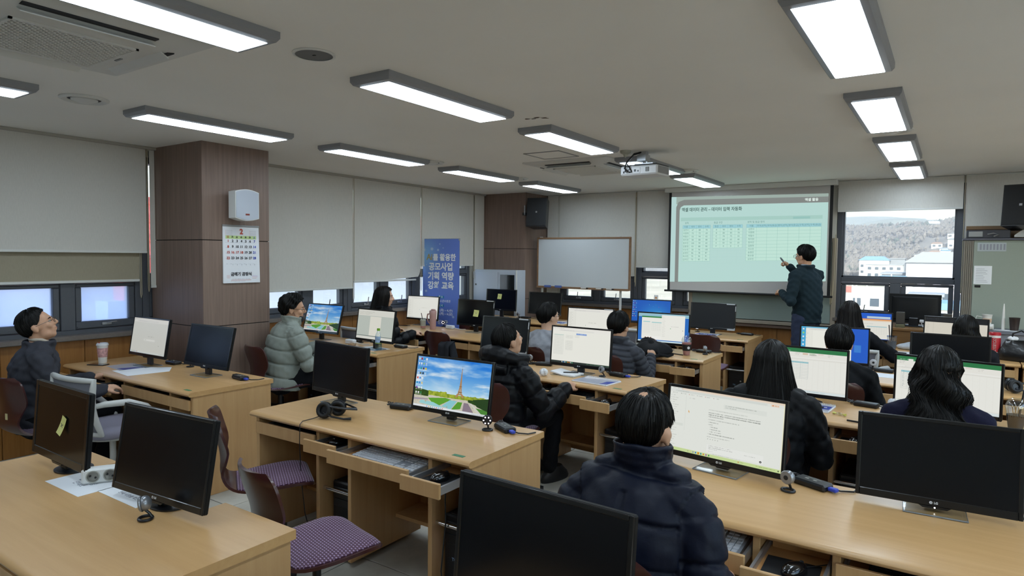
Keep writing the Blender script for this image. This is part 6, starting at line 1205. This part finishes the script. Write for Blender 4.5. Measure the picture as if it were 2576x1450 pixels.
single('paper_cup', 'dark brown paper cup at the right edge on the side counter', 'cup', MB().lathe([(.034, 0), (.045, .125), (.047, .128), (.04, .126)], 24), mat('cup_brown', '2d201c', .5), (.52, 8.1, .9652)); single('white_cone', 'slim white upright spike on the side counter', 'ornament', MB().lathe([(.016, 0), (.015, .08), (.009, .2), (.004, .26)], 14), mat('cup_white', 'dcdad6', .5), (.435, 8.15, .9652))
single('paper_roll', 'white roll lying on the side counter', 'roll', MB().tube([(-.06, 0, .03), (.05, -.02, .03)], .03, 16), mat('cup_white', 'dcdad6', .5), (.3, 8.0+.03, .9652)); sheet_paper('paper_sheet', 'loose papers sheet at the front of the side counter', 'paper', rect(.5, 8.06, .28, .12, -5), M_paper, z=.9652)
# teacher's desk
o = thing('teacher_desk', 'small brown wooden teacher\'s desk before the hill window', 'desk', (-.34, 8.02, 0)); M_td = wood('teacher_wood', '8f6a3e', '7a5832', (2, 24, 24), .45)
part('top', o, MB().box(-.36, .42, 0, .6, .9, .93, .003), M_td); part('front_panel', o, MB().box(-.34, .4, .02, .04, 0, .9, .002), M_td); part('side_panel', o, MB().box(-.36, -.335, .02, .58, 0, .9), M_td); part('side_panel', o, MB().box(.395, .42, .02, .58, 0, .9), M_td); part('shelf', o, MB().box(-.335, .395, .04, .58, .45, .47), M_td)
for l, x, y in (('small brown desk loudspeaker left of the teacher\'s monitor', -.45, 8.12), ('small brown desk loudspeaker right of the teacher\'s monitor', -.03, 8.16)):
    o = thing('desk_speaker', l, 'speaker', (x, y, .9302), 0, 'small desk loudspeakers'); part('cabinet', o, MB().box(-.04, .04, -.05, .05, .035, .165, .004), mat('speaker_brown', '3f3a34', .6)); part('foot', o, MB().box(-.042, .042, -.055, .05, 0, .035, .004), mat('speaker_olive', '6d6a4e', .5))
single('plug_adapter', 'white plug and cable hanging behind the teacher\'s monitor', 'plug', MB().box(-.02, .02, -.012, .012, 0, .03, .004).tube([(0, 0, 0), (.01, -.01, -.04), (.03, -.02, -.05), (.08, -.02, -.046)], .004, 6), mat('charger_white', 'd9dbe0', .35), (-.26, 8.2, .985))
single('visitor_card', 'small white card with an orange mark standing on the blue-wallpaper monitor', 'card', MB().box(-.028, .028, -.002, .002, 0, .06).box(-.012, .012, -.0035, -.002, .015, .035, 0, 1), [M_paper, mat('orange_print', 'c8884a', .6)], (-3.18, 8.04, 1.103))
# ---------------------------------------------------------------- people
def remesh(mb, voxel, smooth, name, m):
    o = bpy.data.objects.new('shape', mb.mesh('shape', m, 0)); COL.objects.link(o)
    r = o.modifiers.new('r', 'REMESH'); r.mode = 'VOXEL'; r.voxel_size = voxel; r.use_smooth_shade = True
    s = o.modifiers.new('s', 'SMOOTH'); s.factor = .5; s.iterations = smooth
    bpy.context.view_layer.update()
    me = bpy.data.meshes.new_from_object(o.evaluated_get(bpy.context.evaluated_depsgraph_get())); old = o.data
    bpy.data.objects.remove(o); bpy.data.meshes.remove(old); me.name = name
    me.materials.clear(); me.materials.append(m); me.polygons.foreach_set('use_smooth', [True]*len(me.polygons)); return me
def skin(name, col):
    m = mat(name, col, .5, noise=.06, nscale=30, spec=.35); b = m.node_tree.nodes['Principled BSDF']; b.inputs['Subsurface Weight'].default_value = .08; b.inputs['Subsurface Radius'].default_value = (.01, .004, .002); return m
M_skin = skin('skin', 'c79a7e'); M_skin2 = skin('pale_skin', 'd2a98f')
M_hair = mat('black_hair', '0a0908', .46, noise=.3, nscale=8, stretch=(60, 60, 6), spec=.2); M_hair2 = mat('dark_brown_hair', '0f0b0a', .46, noise=.3, nscale=8, stretch=(60, 60, 6), spec=.2)
def V(*a): return Vector(a)
def ring(c, ax, ay, rx, ry, n=20, e=1.): return [tuple(c+ax*(rx*math.copysign(abs(math.cos(t))**e, math.cos(t)))+ay*(ry*math.copysign(abs(math.sin(t))**e, math.sin(t)))) for t in [2*PI*i/n for i in range(n)]]
def limb(mb, pts, rad, n=14):
    mb.tube(pts, rad, n)
    for p, r in zip(pts, rad): mb.ball(tuple(p), r, 14, 8)
def hand(mb, Wp, d, nrm, side, curl=.5, s=1.):
    """palm, four unequal fingers bending towards nrm, thumb from the side of the palm"""
    d = d.normalized(); nrm = (nrm-d*nrm.dot(d)).normalized(); lat = d.cross(nrm)*side
    mb.tube([Wp, Wp+d*.03*s, Wp+d*.065*s, Wp+d*.085*s], [.025*s, .033*s, .038*s, .034*s], 12, flat=.5)
    mb.ball(tuple(Wp+d*.05*s), .026*s, 12, 8)
    for k, ln in enumerate((.07, .079, .073, .057)):
        p = Wp+d*.082*s+lat*(k-1.5)*.0205*s; path = [p-d*.03*s, p]; a = 0
        for q, f in enumerate((.45, .32, .26)):
            a += curl*(1.15, 1.25, .8)[q]; p = p+(d*math.cos(a)+nrm*math.sin(a))*ln*f*s; path.append(p)
        mb.tube(path, [.0095*s, .0095*s, .009*s, .0085*s, .0075*s], 10); mb.ball(tuple(p), .0078*s, 10, 6)
    t0 = Wp+d*.022*s-lat*.024*s; t1 = t0+(d*.6-lat*.6+nrm*.35).normalized()*.036*s; t2 = t1+(d*.85-lat*.05+nrm*(.3+curl*.5)).normalized()*.03*s; t3 = t2+(d*.6+lat*.35*curl+nrm*.5*curl).normalized()*.024*s
    mb.tube([t0, t1, t2, t3], [.014*s, .0115*s, .0105*s, .0085*s], 10); mb.ball(tuple(t3), .0087*s, 10, 6)
HC, HR = V(0, -.012, .026), (.0765, .0985, .0925)
def head_parts(mb, HM, nose=1.):
    A = lambda c, r, n=18, m=12: mb.ball(c, r, n, m, 0, HM)
    A(tuple(HC), HR, 24, 16); A((0, .018, -.028), (.061, .07, .082)); A((0, .045, -.082), (.034, .03, .026)); A((-.03, .02, -.065), (.03, .045, .035)); A((.03, .02, -.065), (.03, .045, .035))
    A((0, .07, .028), (.045, .022, .02)); A((-.036, .06, -.022), (.024, .024, .024)); A((.036, .06, -.022), (.024, .024, .024)); A((0, .072, -.05), (.028, .02, .022))
    mb.tube([(0, .083, .024), (0, .097, .004), (0, .108, -.017), (0, .098, -.027)], [.009, .0105, .0125, .010], 10, M=HM); A((-.012, .092, -.022), (.009, .011, .008)); A((.012, .092, -.022), (.009, .011, .008))
    for s in (-1, 1): mb.ball((s*.079, -.012, -.01), (.009, .021, .033), 12, 8, 0, HM); mb.ball((s*.083, -.018, -.002), (.008, .016, .022), 12, 8, 0, HM)
def hnoise(a, b): return math.sin(a*43+3*math.sin(b*5))*.3+math.sin(a*25-b*7)*.3+math.sin(a*11-b*3)*.4
def hair(kindh, HM, parent, m, seed, zend=None, backoff=.0, wide=.0, wave=0., part_az=0.):
    """cap over the skull plus loose tapered locks; long hair falls from the skull's equator to zend (head frame)"""
    g = random.Random(seed); long_ = kindh in ('long', 'bob', 'wavy')
    def hl(az):
        a = abs((az+PI) % (2*PI)-PI); d = math.degrees(a)
        pts = [(0, 40), (28, 36), (52, 24), (66, 4), (80, -10), (96, -10), (108, -34), (135, -50), (180, -58)]
        for (x0, y0), (x1, y1) in zip(pts, pts[1:]):
            if d <= x1: return R_(y0+(y1-y0)*(d-x0)/(x1-x0))
        return R_(-58)
    T0 = {'short': .016, 'thick': .026, 'bald': .010, 'curly': .027, 'crew': .017, 'pixie': .024}.get(kindh, .016)
    def path(az, v, extra=0.):
        h = hl(az); d = abs(math.degrees((az+PI) % (2*PI)-PI))
        if long_ and d > 42:
            f = .42
            if v < f: el = R_(88)*(1-v/f); zz = None
            else: el = 0; zz = (v-f)/(1-f)
        else: el = R_(88)+(h-R_(88))*v; zz = None
        t = T0*(1-(.86 if kindh in ('crew', 'bald') else .62)*max(0, (v if not long_ else 0))**2.2)*(1-(.45*math.exp(-((d-92)/22)**2) if kindh in ('crew', 'bald') else 0))+extra+.0022*hnoise(az, v*1.4)
        if kindh == 'bald':
            q = V(math.cos(el)*math.sin(az), math.cos(el)*math.cos(az), math.sin(el)).dot(V(.05, -.30, .95).normalized()); t -= .0135*math.exp(-((1-q)/.05)**2)
        if kindh in ('thick', 'curly', 'pixie') and d < 70: t += .012*(v**2)*(1-d/70)
        if kindh == 'curly': t += .006*math.sin(az*9+v*14)+.005*math.sin(az*17-v*21+1)
        if part_az is not None and long_: t -= .008*math.exp(-(((az-part_az+PI) % (2*PI)-PI)/.12)**2) if v < .35 else 0
        ce, se = math.cos(el), math.sin(el); rx, ry, rz = HR[0]+t, HR[1]+t, HR[2]+t
        p = V(HC.x+rx*ce*math.sin(az), HC.y+ry*ce*math.cos(az), HC.z+rz*se)
        if zz is not None:
            w = 1+wide*zz**1.3+.02*math.sin(az*5); ze = zend*(1+.05*math.sin(az*7+seed))
            p.x = HC.x+(rx*math.sin(az)*w)+wave*.02*math.sin(zz*9+az*2); p.y = HC.y+ry*math.cos(az)*(1+.1*zz)-backoff*zz*max(0, -math.cos(az))**.5 if math.cos(az) < 0 else HC.y+ry*math.cos(az)*(1-.5*zz)
            p.y += wave*.014*math.sin(zz*8+az*3); p.z = HC.z+(ze-HC.z)*zz
        return p
    mb = MB(); nu, nv = 150, 30 if long_ else 18; az0 = 0
    mb.sheet(lambda u, v: tuple(HM @ path(-PI+2*PI*u, v)), nu, nv, .003)
    N = {'bald': 900, 'crew': 800, 'long': 700, 'wavy': 700, 'bob': 500}.get(kindh, 800)
    for i in range(N):
        az = g.uniform(-PI, PI); 
        if long_: v0, v1 = g.uniform(.15, .75), 1+g.uniform(-.02, .05)
        else: v0 = g.uniform(.16 if kindh == 'bald' else .0, .85); v1 = min(.985 if kindh in ('crew', 'bald') else 1.03, v0+g.uniform(.15, .4))
        e0 = g.uniform(-.002, .003); lift = g.uniform(0, .0045 if kindh not in ('curly', 'thick', 'crew', 'pixie') else .007); tw = g.uniform(-.12, .12); ns = 7 if long_ else 5
        P = [HM @ path(az+tw*k/ns, v0+(v1-v0)*k/ns, e0+lift*(k/ns)**2+(.004*math.sin(k*1.4+i)*wave)) for k in range(ns+1)]
        r = g.uniform(.0008, .0019); mb.tube(P, [r*(.7+.5*math.sin(PI*min(1, k/ns+.15))) if k < ns else r*.2 for k in range(ns+1)], 4)
    if kindh == 'wavy':
        for j in range(5):
            P = [HM @ (V(-.085-.012*math.sin(j*2.1)-.035*math.sin(PI*k/11)**(1+.3*j)*(.6+.13*j), -.02+.012*j, -.01-.01*j-(.16+.012*j)*k/11)) for k in range(12)]; mb.tube(P, [.0013]*11+[.0004], 4)
    o = part('hair', parent, mb, m, ang=70); return o
def face_bits(HM, root, lips='a0625a'):
    for s in (-1, 1):
        e = part('eye', root, MB().ball((s*.031, .0755, .006), (.012, .010, .007), 12, 8, 0, HM), mat('eye_white', 'c8c4be', .3)); part('iris', e, MB().ball((s*.031, .0835, .006), (.005, .003, .0052), 10, 6, 0, HM), mat('iris_dark', '1a1210', .2))
        part('eyebrow', root, MB().tube([(s*.016, .0895, .024), (s*.032, .0885, .029), (s*.05, .078, .024)], [.0026, .0032, .0018], 6, M=HM), M_hair)
    part('lips', root, MB().tube([(-.022, .081, -.052), (-.008, .0892, -.05), (.008, .0892, -.05), (.022, .081, -.052)], [.0012, .0032, .0032, .0012], 8, M=HM).tube([(-.018, .0815, -.056), (0, .0885, -.0575), (.018, .0815, -.056)], [.0012, .0034, .0012], 8, M=HM), mat('lips_'+lips, lips, .45))
def glasses(HM, root, m):
    g = MB()
    for s in (-1, 1):
        g.tube([(s*.033+.024*math.cos(2*PI*i/20), .103-.008*abs(math.cos(2*PI*i/20) > .5)*0, .004+.019*math.sin(2*PI*i/20)) for i in range(20)], .0016, 6, M=HM, closed=True); g.tube([(s*.057, .1, .008), (s*.079, .06, .008), (s*.084, -.01, .006), (s*.084, -.03, -.008)], .0017, 6, M=HM)
    g.tube([(-.01, .104, .006), (0, .107, .009), (.01, .104, .006)], .0015, 6, M=HM); part('glasses', root, g, m)
def seg(P, A, B):
    d = B-A; L = np.linalg.norm(d); t = np.clip(((P-A) @ d)/(L*L), 0, 1); q = A+t[:, None]*d; return np.linalg.norm(P-q, axis=1), t*L
def quilt(me, torso, arms, style):
    """seams pressed into a padded jacket and cloth wrinkles, moved along the surface normal"""
    n = len(me.vertices); co = np.empty(n*3); me.vertices.foreach_get('co', co); co = co.reshape(-1, 3); nr = np.empty(n*3); me.vertices.foreach_get('normal', nr); nr = nr.reshape(-1, 3)
    off = np.zeros(n); dt, st = seg(co, *torso); best = dt/.17; s = st.copy(); which = np.zeros(n, int); acc = 0
    for i, (A, B) in enumerate(arms):
        d, q = seg(co, A, B); d = d/.075; k = d < best; best[k] = d[k]; s[k] = q[k]+(i % 2)*.3; which[k] = 1+i//2
    sp, amp, w = style.get('space', .1), style.get('amp', .012), style.get('w', .014)
    if amp:
        ss = s+.006*np.sin(co[:, 0]*14+co[:, 1]*9); d = np.abs((ss/sp+.5) % 1-.5)*sp; off -= amp*.7*np.exp(-(d/w)**2); off += amp*style.get('puff', 1.)*(np.abs(np.sin(PI*(ss/sp)))**.7-.55)
        if style.get('vert'):
            vx = np.where(which == 0, co[:, 0], co[:, 0]*0+10.); d = np.abs((vx/style['vert']+.5) % 1-.5)*style['vert']; off -= np.where((which == 0) & (s < .9*np.linalg.norm(torso[1]-torso[0])), amp*.7*np.exp(-(d/w)**2), 0)
    wr = style.get('wrinkle', .003)
    off += wr*(np.sin(co[:, 2]*62+co[:, 0]*31+3*np.sin(co[:, 1]*23))*np.sin(co[:, 0]*27+co[:, 2]*19+1.3)+.6*np.sin(co[:, 0]*71-co[:, 2]*53+co[:, 1]*47)*np.sin(co[:, 2]*33+co[:, 1]*29))
    co = co+nr*off[:, None]; me.vertices.foreach_set('co', co.ravel()); me.update()
def person(label, x, y, yaw, jacket, hairk, hairm=M_hair, s=1., lean=6, hz=.49, TL=.475, head=(0, 0, 0), hoff=(0, .02, .135), shw=.18, bulk=.02, coll=.05, style=None, wr=((-.2, .34, .74), (.2, .34, .74)), elb=None, trou=None, sk=None, face=False, gl=None, voxel=.009, pose='sit', hk={}, curl=.5, hood=False, mask=False, eo=.28, sl=.6, sd_=.085, cth=None, hem=-.1, belly=0., shirt=None, grp=None):
    root = thing('person', label, 'person', (x, y, 0), R_(yaw)); sk = sk or M_skin; style = style or {}; trou = trou or mat('dark_trousers', '0f1014', .8, bump=.4, bscale=120, spec=.15)
    L = R_(lean); up = V(0, math.sin(L), math.cos(L)); fw = V(0, math.cos(L), -math.sin(L)); ax = V(1, 0, 0); Hp = V(0, 0, hz)
    sp = lambda t: Hp+up*t+fw*(-.03*math.sin(PI*min(max(t/TL, 0), 1)))
    N = sp(TL); Hc = N+V(*hoff); HM = Matrix.Translation(Hc) @ RZ(R_(head[0])) @ RX(R_(head[1])) @ RY(R_(head[2]))
    S = [sp(TL-sd_)+ax*(sd*shw) for sd in (-1, 1)]; Wp = [V(*w) for w in wr]; E = []
    for i, sd in enumerate((-1, 1)):
        if elb: E.append(V(*elb[i])); continue
        d = Wp[i]-S[i]; l = min(d.length, .56); mid = (S[i]+Wp[i])/2; hgt = math.sqrt(max(.0004, .285**2-(l/2)**2)); pr = V(sd*eo, -.25, -1); pr = (pr-d.normalized()*pr.dot(d.normalized())).normalized(); E.append(mid+pr*hgt)
    fore = [(Wp[i]-E[i]).normalized() for i in (0, 1)]
    if pose == 'sit':
        K = [V(sd*.11, .42, hz-.01) for sd in (-1, 1)]; An = [V(sd*.12, .36, .09) for sd in (-1, 1)]
    else:
        K = [V(-.09, .03, .5), V(.09, .05, .5)]; An = [V(-.1, -.03, .09), V(.1, .0, .09)]
    tr = [(-.08, .12, .10), (-.02, .16, .118), (.1, .145+belly*.5, .112+belly), (.24, .158, .118+belly*.4), (TL-.13, .17, .118), (TL-.06, .13, .09), (TL-.015, .068, .06), (TL+.01, .055, .055)]
    def torso(mb, grow, lo=None, hi=None):
        rs = [(t, rx+grow, ry+grow) for t, rx, ry in tr if (lo is None or t >= lo) and (hi is None or t <= hi)]
        mb.loft([ring(sp(t), ax, fw, rx, ry, 22) for t, rx, ry in rs][::-1] if False else [ring(sp(t), ax, fw, rx, ry, 22) for t, rx, ry in rs])
    b = MB(); torso(b, -.014); head_parts(b, HM)
    nb = Hc+(HM.to_3x3() @ V(0, -.03, -.05)); limb(b, [N-up*.03, N+(nb-N)*.5, nb], [.06, .054, .055])
    for i, sd in enumerate((-1, 1)):
        limb(b, [sp(TL-.06)+ax*sd*.09, S[i], E[i], Wp[i]], [.05, .046, .036, .027]); hand(b, Wp[i]-fore[i]*.01, fore[i], V(-sd*.2, 0, -1) if pose == 'sit' else V(-sd*.1, .1, -1), sd, curl)
        limb(b, [Hp+ax*sd*.085, (Hp+ax*sd*.085+K[i])/2, K[i], (K[i]+An[i])/2, An[i]], [.085, .075, .055, .05, .036]); b.ball(tuple(An[i]+V(0, .06, -.05)), (.04, .11, .03), 14, 8)
    part('body', root, remesh(b, voxel, 3, 'body', sk), None)
    t = MB(); limb(t, [Hp+up*.06, Hp-up*.02], [.135, .14], 18)
    for i, sd in enumerate((-1, 1)): limb(t, [Hp+ax*sd*.085, (Hp+ax*sd*.085+K[i])/2, K[i], (K[i]+An[i])/2, An[i]+V(0, 0, .02)], [.108, .092, .072, .062, .055])
    tm = remesh(t, .014, 4, 'trousers', trou); quilt(tm, (np.array(Hp), np.array(Hp+up*.1)), [], {'amp': 0, 'wrinkle': .004}); part('trousers', root, tm, None)
    for i in (0, 1):
        a = An[i]; part('shoe', root, MB().loft([[(a.x+w*math.cos(q), a.y+.06+l*math.sin(q), z) for q in [2*PI*k/22 for k in range(22)]] for z, w, l in ((.0, .043, .135), (.02, .048, .14), (.05, .045, .125), (.085, .042, .085), (.11, .045, .06))]), mat('shoe_dark', '17181b', .5))
    j = MB(); lo = hem; rs = [(lo, .155+bulk, .125+bulk+belly*.6)]+[(t_, rx+bulk, ry+bulk) for t_, rx, ry in tr if t_ > lo+.03 and t_ < TL-.03]; rs.append((TL+.0, .072+bulk*.3, .068+bulk*.3)); rs.append((TL+.012, .068, .064))
    j.loft([ring(sp(t_), ax, fw, rx, ry, 24) for t_, rx, ry in rs])
    for i, sd in enumerate((-1, 1)): limb(j, [sp(TL-.06)+ax*sd*.1, S[i], (S[i]+E[i])/2, E[i], (E[i]+Wp[i])/2, Wp[i]-fore[i]*.015], [.066+bulk*.6, .058+bulk*sl, .053+bulk*sl, .048+bulk*sl, .044+bulk*sl, .036+bulk*.4], 16)
    if coll:
        cd = (nb-N).normalized(); cd = (up*.6+cd*.4).normalized(); cx = ax; cy = cx.cross(cd)*-1
        for k in range(4):
            c = N+cd*(-.01+coll*k/3); R0 = .07+bulk*.25+.004*k; j.tube([tuple(c+ax*(R0*math.cos(q))+fw*(R0*.96*math.sin(q))) for q in [2*PI*i/24 for i in range(24)]], cth or (.014+bulk*.12), 10, closed=True)
    if hood:
        P = [N+V(.15*math.cos(q), -.03-.1*abs(math.sin(q)) if math.sin(q) > 0 else .06, .015+.03*math.sin(q)) for q in [PI*i/12 for i in range(13)]]
        j.tube([tuple(p) for p in P], [.035+.04*math.sin(PI*i/12) for i in range(13)], 12); j.tube([tuple(p+V(0, -.03, -.07)) for p in P[2:-2]], .05, 12); j.ball(tuple(N+V(0, -.13, -.05)), (.12, .06, .085), 16, 10)
    jm = remesh(j, style.get('voxel', .010), 3, 'jacket', jacket)
    quilt(jm, (np.array(sp(lo)), np.array(N)), [(np.array(a), np.array(b_)) for i in (0, 1) for a, b_ in ((S[i], E[i]), (E[i], Wp[i]))], style)
    part(style.get('name', 'jacket'), root, jm, None)
    if shirt: 
        c = N+up*.035; part('shirt_collar', root, MB().tube([tuple(c+ax*(.058*math.cos(q))+fw*(.058*math.sin(q)+.008)+up*(.004-.03*max(0, math.sin(q)))) for q in [2*PI*i/24 for i in range(24)]], .012, 8, closed=True), shirt, ang=60)
    hair(hairk, HM, root, hairm, int(abs(x*131+y*37)), **hk)
    if face: face_bits(HM, root)
    if gl: glasses(HM, root, gl)
    if mask:
        part('mask', root, MB().grid(lambda u, v: tuple(HM @ V(.052*math.sin((u-.5)*2.7), .012+.088*math.cos((u-.5)*2.5)*(.8+.2*math.sin(v*PI)), -.055-.065*v)), 14, 8), mat('mask_black', '1a1b20', .7)); part('mask_strap', root, MB().tube([(.05, .03, -.07), (.068, .015, -.04), (.082, -.01, .0)], .0016, 5, M=HM).tube([(-.05, .03, -.07), (-.068, .015, -.04), (-.082, -.01, .0)], .0016, 5, M=HM), mat('mask_black', '1a1b20', .7))
    root['eyes_at'] = 1.0
    return root, HM, Wp, fore
M_gl = mat('thin_glasses', '5a5048', .3, metal=.5); M_glb = mat('black_glasses', '17171a', .3)
J = lambda n, c, r=.55, b=.25: mat(n, c, r, bump=b*1.6, bscale=34, spec=.18)
person('man in a charcoal quilted jacket and glasses looking up at the far left edge', -5.24, 1.87, -14, J('charcoal_jacket', '37383f', .8), 'crew', face=True, gl=M_gl, head=(-14, 24, 0), hoff=(0, .0, .13), lean=2, TL=.50, hz=.50, bulk=.028, style={'space': .12, 'amp': .004, 'w': .012, 'wrinkle': .006}, shw=.19, shirt=mat('cream_shirt', 'b5aa9c', .8), voxel=.007, coll=.03, wr=((-.2, .36, .7), (.22, .36, .68)))
person('man in a grey-green puffer jacket, black mask under his chin', -5.07, 3.74, -18, J('sage_puffer', '888e87', .5), 'curly', face=True, gl=M_gl, mask=True, head=(-22, -4, 0), lean=10, TL=.50, hz=.51, bulk=.045, coll=.075, style={'space': .12, 'amp': .013, 'w': .008, 'puff': .8, 'wrinkle': .0025, 'voxel': .008}, shw=.2, voxel=.007, wr=((-.16, .42, .76), (.2, .42, .74)))
person('woman with long black hair in a puffy black coat before the window', -5.42, 5.3, -12, J('black_coat', '0d0e12', .45), 'long', M_hair2, face=True, sk=M_skin2, head=(-42, -2, 0), hoff=(0, .02, .13), TL=.52, hz=.51, bulk=.04, coll=.03, style={'space': .12, 'amp': .012, 'w': .014, 'wrinkle': .004}, hk=dict(zend=-.26, wide=.12, backoff=.05), voxel=.008)
person('person in a grey sweater with short black hair and round glasses', -3.21, 5.3, -10, J('grey_sweater', '9a9ca2', .9, .5), 'pixie', gl=M_glb, head=(-16, 2, 0), TL=.458, hz=.48, bulk=.008, coll=.0, style={'amp': 0, 'wrinkle': .004, 'name': 'sweater'}, shw=.17, sk=M_skin2, face=True)
person('man in a hooded black puffer looking up to the right', -2.605, 3.74, -14, J('black_puffer', '0b0c10', .42), 'crew', head=(-9, 16, 0), hoff=(.0, .01, .13), TL=.438, hz=.48, bulk=.05, coll=.03, hood=True, style={'space': .13, 'amp': .012, 'w': .009, 'puff': .7, 'wrinkle': .003, 'voxel': .009}, shw=.2, face=True, voxel=.008, wr=((-.2, .38, .72), (.24, .40, .70)))
person('man in a dark grey narrow-quilted jacket before the split-screen monitor', -2.46, 5.3, 2, J('graphite_jacket', '3c3e45', .5), 'thick', head=(-8, -2, 0), TL=.418, hz=.475, bulk=.024, coll=.045, style={'space': .05, 'amp': .010, 'w': .007, 'wrinkle': .003, 'voxel': .0075}, shw=.18, trou=mat('olive_trousers', '4a483c', .85))
person('balding man in a navy quilted jacket seen from behind in the foreground', -.775, 1.80, 0, J('navy_jacket', '0f1424', .5), 'bald', head=(-5, -4, 2), hoff=(.0, .025, .105), TL=.538, hz=.48, bulk=.026, cth=.011, coll=.07, wr=((-.2, .26, .62), (.2, .26, .62)), lean=8, style={'space': .125, 'amp': .015, 'w': .008, 'puff': .45, 'vert': .2, 'wrinkle': .0022, 'voxel': .007}, shw=.185, voxel=.008, sd_=.115)
person('woman with straight black hair past her shoulders in a black coat', -.80, 3.66, 4, J('black_coat_b', '0d0e11', .6), 'long', head=(8, 2, 0), TL=.465, hz=.48, bulk=.035, coll=.02, style={'space': .16, 'amp': .006, 'w': .014, 'wrinkle': .005}, shw=.19, sk=M_skin2, hk=dict(zend=-.225, wide=.7, backoff=.06))
person('woman with very long straight black hair at the front right', -.81, 6.92, 0, J('black_top', '14151a', .8), 'long', M_hair2, head=(6, 2, 0), TL=.512, hz=.48, bulk=.015, coll=.0, style={'amp': 0, 'wrinkle': .004, 'name': 'sweater'}, sk=M_skin2, hk=dict(zend=-.33, wide=1.05, backoff=.07), wr=((-.2, .36, .74), (.32, .40, .76)), elb=((-.28, .08, .72), (.38, .12, .74)))
person('short-haired man in a black jacket before the blue-framed monitor', -.66, 5.12, 0, J('black_jacket', '0c0d10', .75), 'thick', head=(4, -2, 0), TL=.432, hz=.478, bulk=.02, coll=.02, style={'amp': 0, 'wrinkle': .004}, shw=.19)
person('woman with shoulder-length wavy black hair in a navy sweater', -.04, 3.66, 0, J('navy_sweater', '14142a', .85, .5), 'wavy', head=(-4, 0, 0), TL=.497, hz=.48, bulk=.008, coll=.0, style={'amp': 0, 'wrinkle': .003, 'name': 'sweater'}, sk=M_skin2, hk=dict(zend=-.21, wide=.5, wave=1., backoff=.05), shw=.175)
person('woman with a black bob at the far right, behind the blank monitor', .11, 6.9, 0, J('dark_top', '1b1b20', .8), 'bob', head=(4, 0, 0), TL=.44, hz=.47, bulk=.01, coll=.0, style={'amp': 0, 'wrinkle': .003, 'name': 'sweater'}, sk=M_skin2, hk=dict(zend=-.15, wide=.35, wave=.3))
r, HM, Wp, fo = person('standing lecturer in a teal-black sweater and jeans pointing at the slide', -1.40, 8.2, 62, J('teal_sweater', '1c2b33', .85, .4), 'thick', pose='stand', hz=.965, TL=.575, lean=3, head=(4, -2, 0), hoff=(0, .02, .14), bulk=.02, coll=.04, belly=.02, hem=-.06, style={'amp': 0, 'wrinkle': .005, 'name': 'sweater'}, shw=.2, face=True, gl=M_glb, voxel=.0055, curl=1.05,
    wr=((-.16, .22, 1.25), (.12, .36, 1.56)), elb=((-.30, -.02, 1.17), (.27, .17, 1.32)), trou=mat('blue_jeans', '26304a', .85, bump=.4, bscale=150), shirt=mat('pale_blue_shirt', '8d97a4', .8))
q = r.matrix_basis @ Wp[1]; d = (r.matrix_basis.to_3x3() @ fo[1]).normalized()
p0 = q+d*.07+V(0, 0, -.012); single('pointer_remote', 'small grey pointer held in the lecturer\'s raised hand', 'remote', MB().tube([tuple(-d*.02), tuple(d*.05+V(0, 0, .015)), tuple(d*.07+V(0, 0, .02))], [.011, .011, .007], 10), mat('pointer_grey', '5d646a', .4), p0)
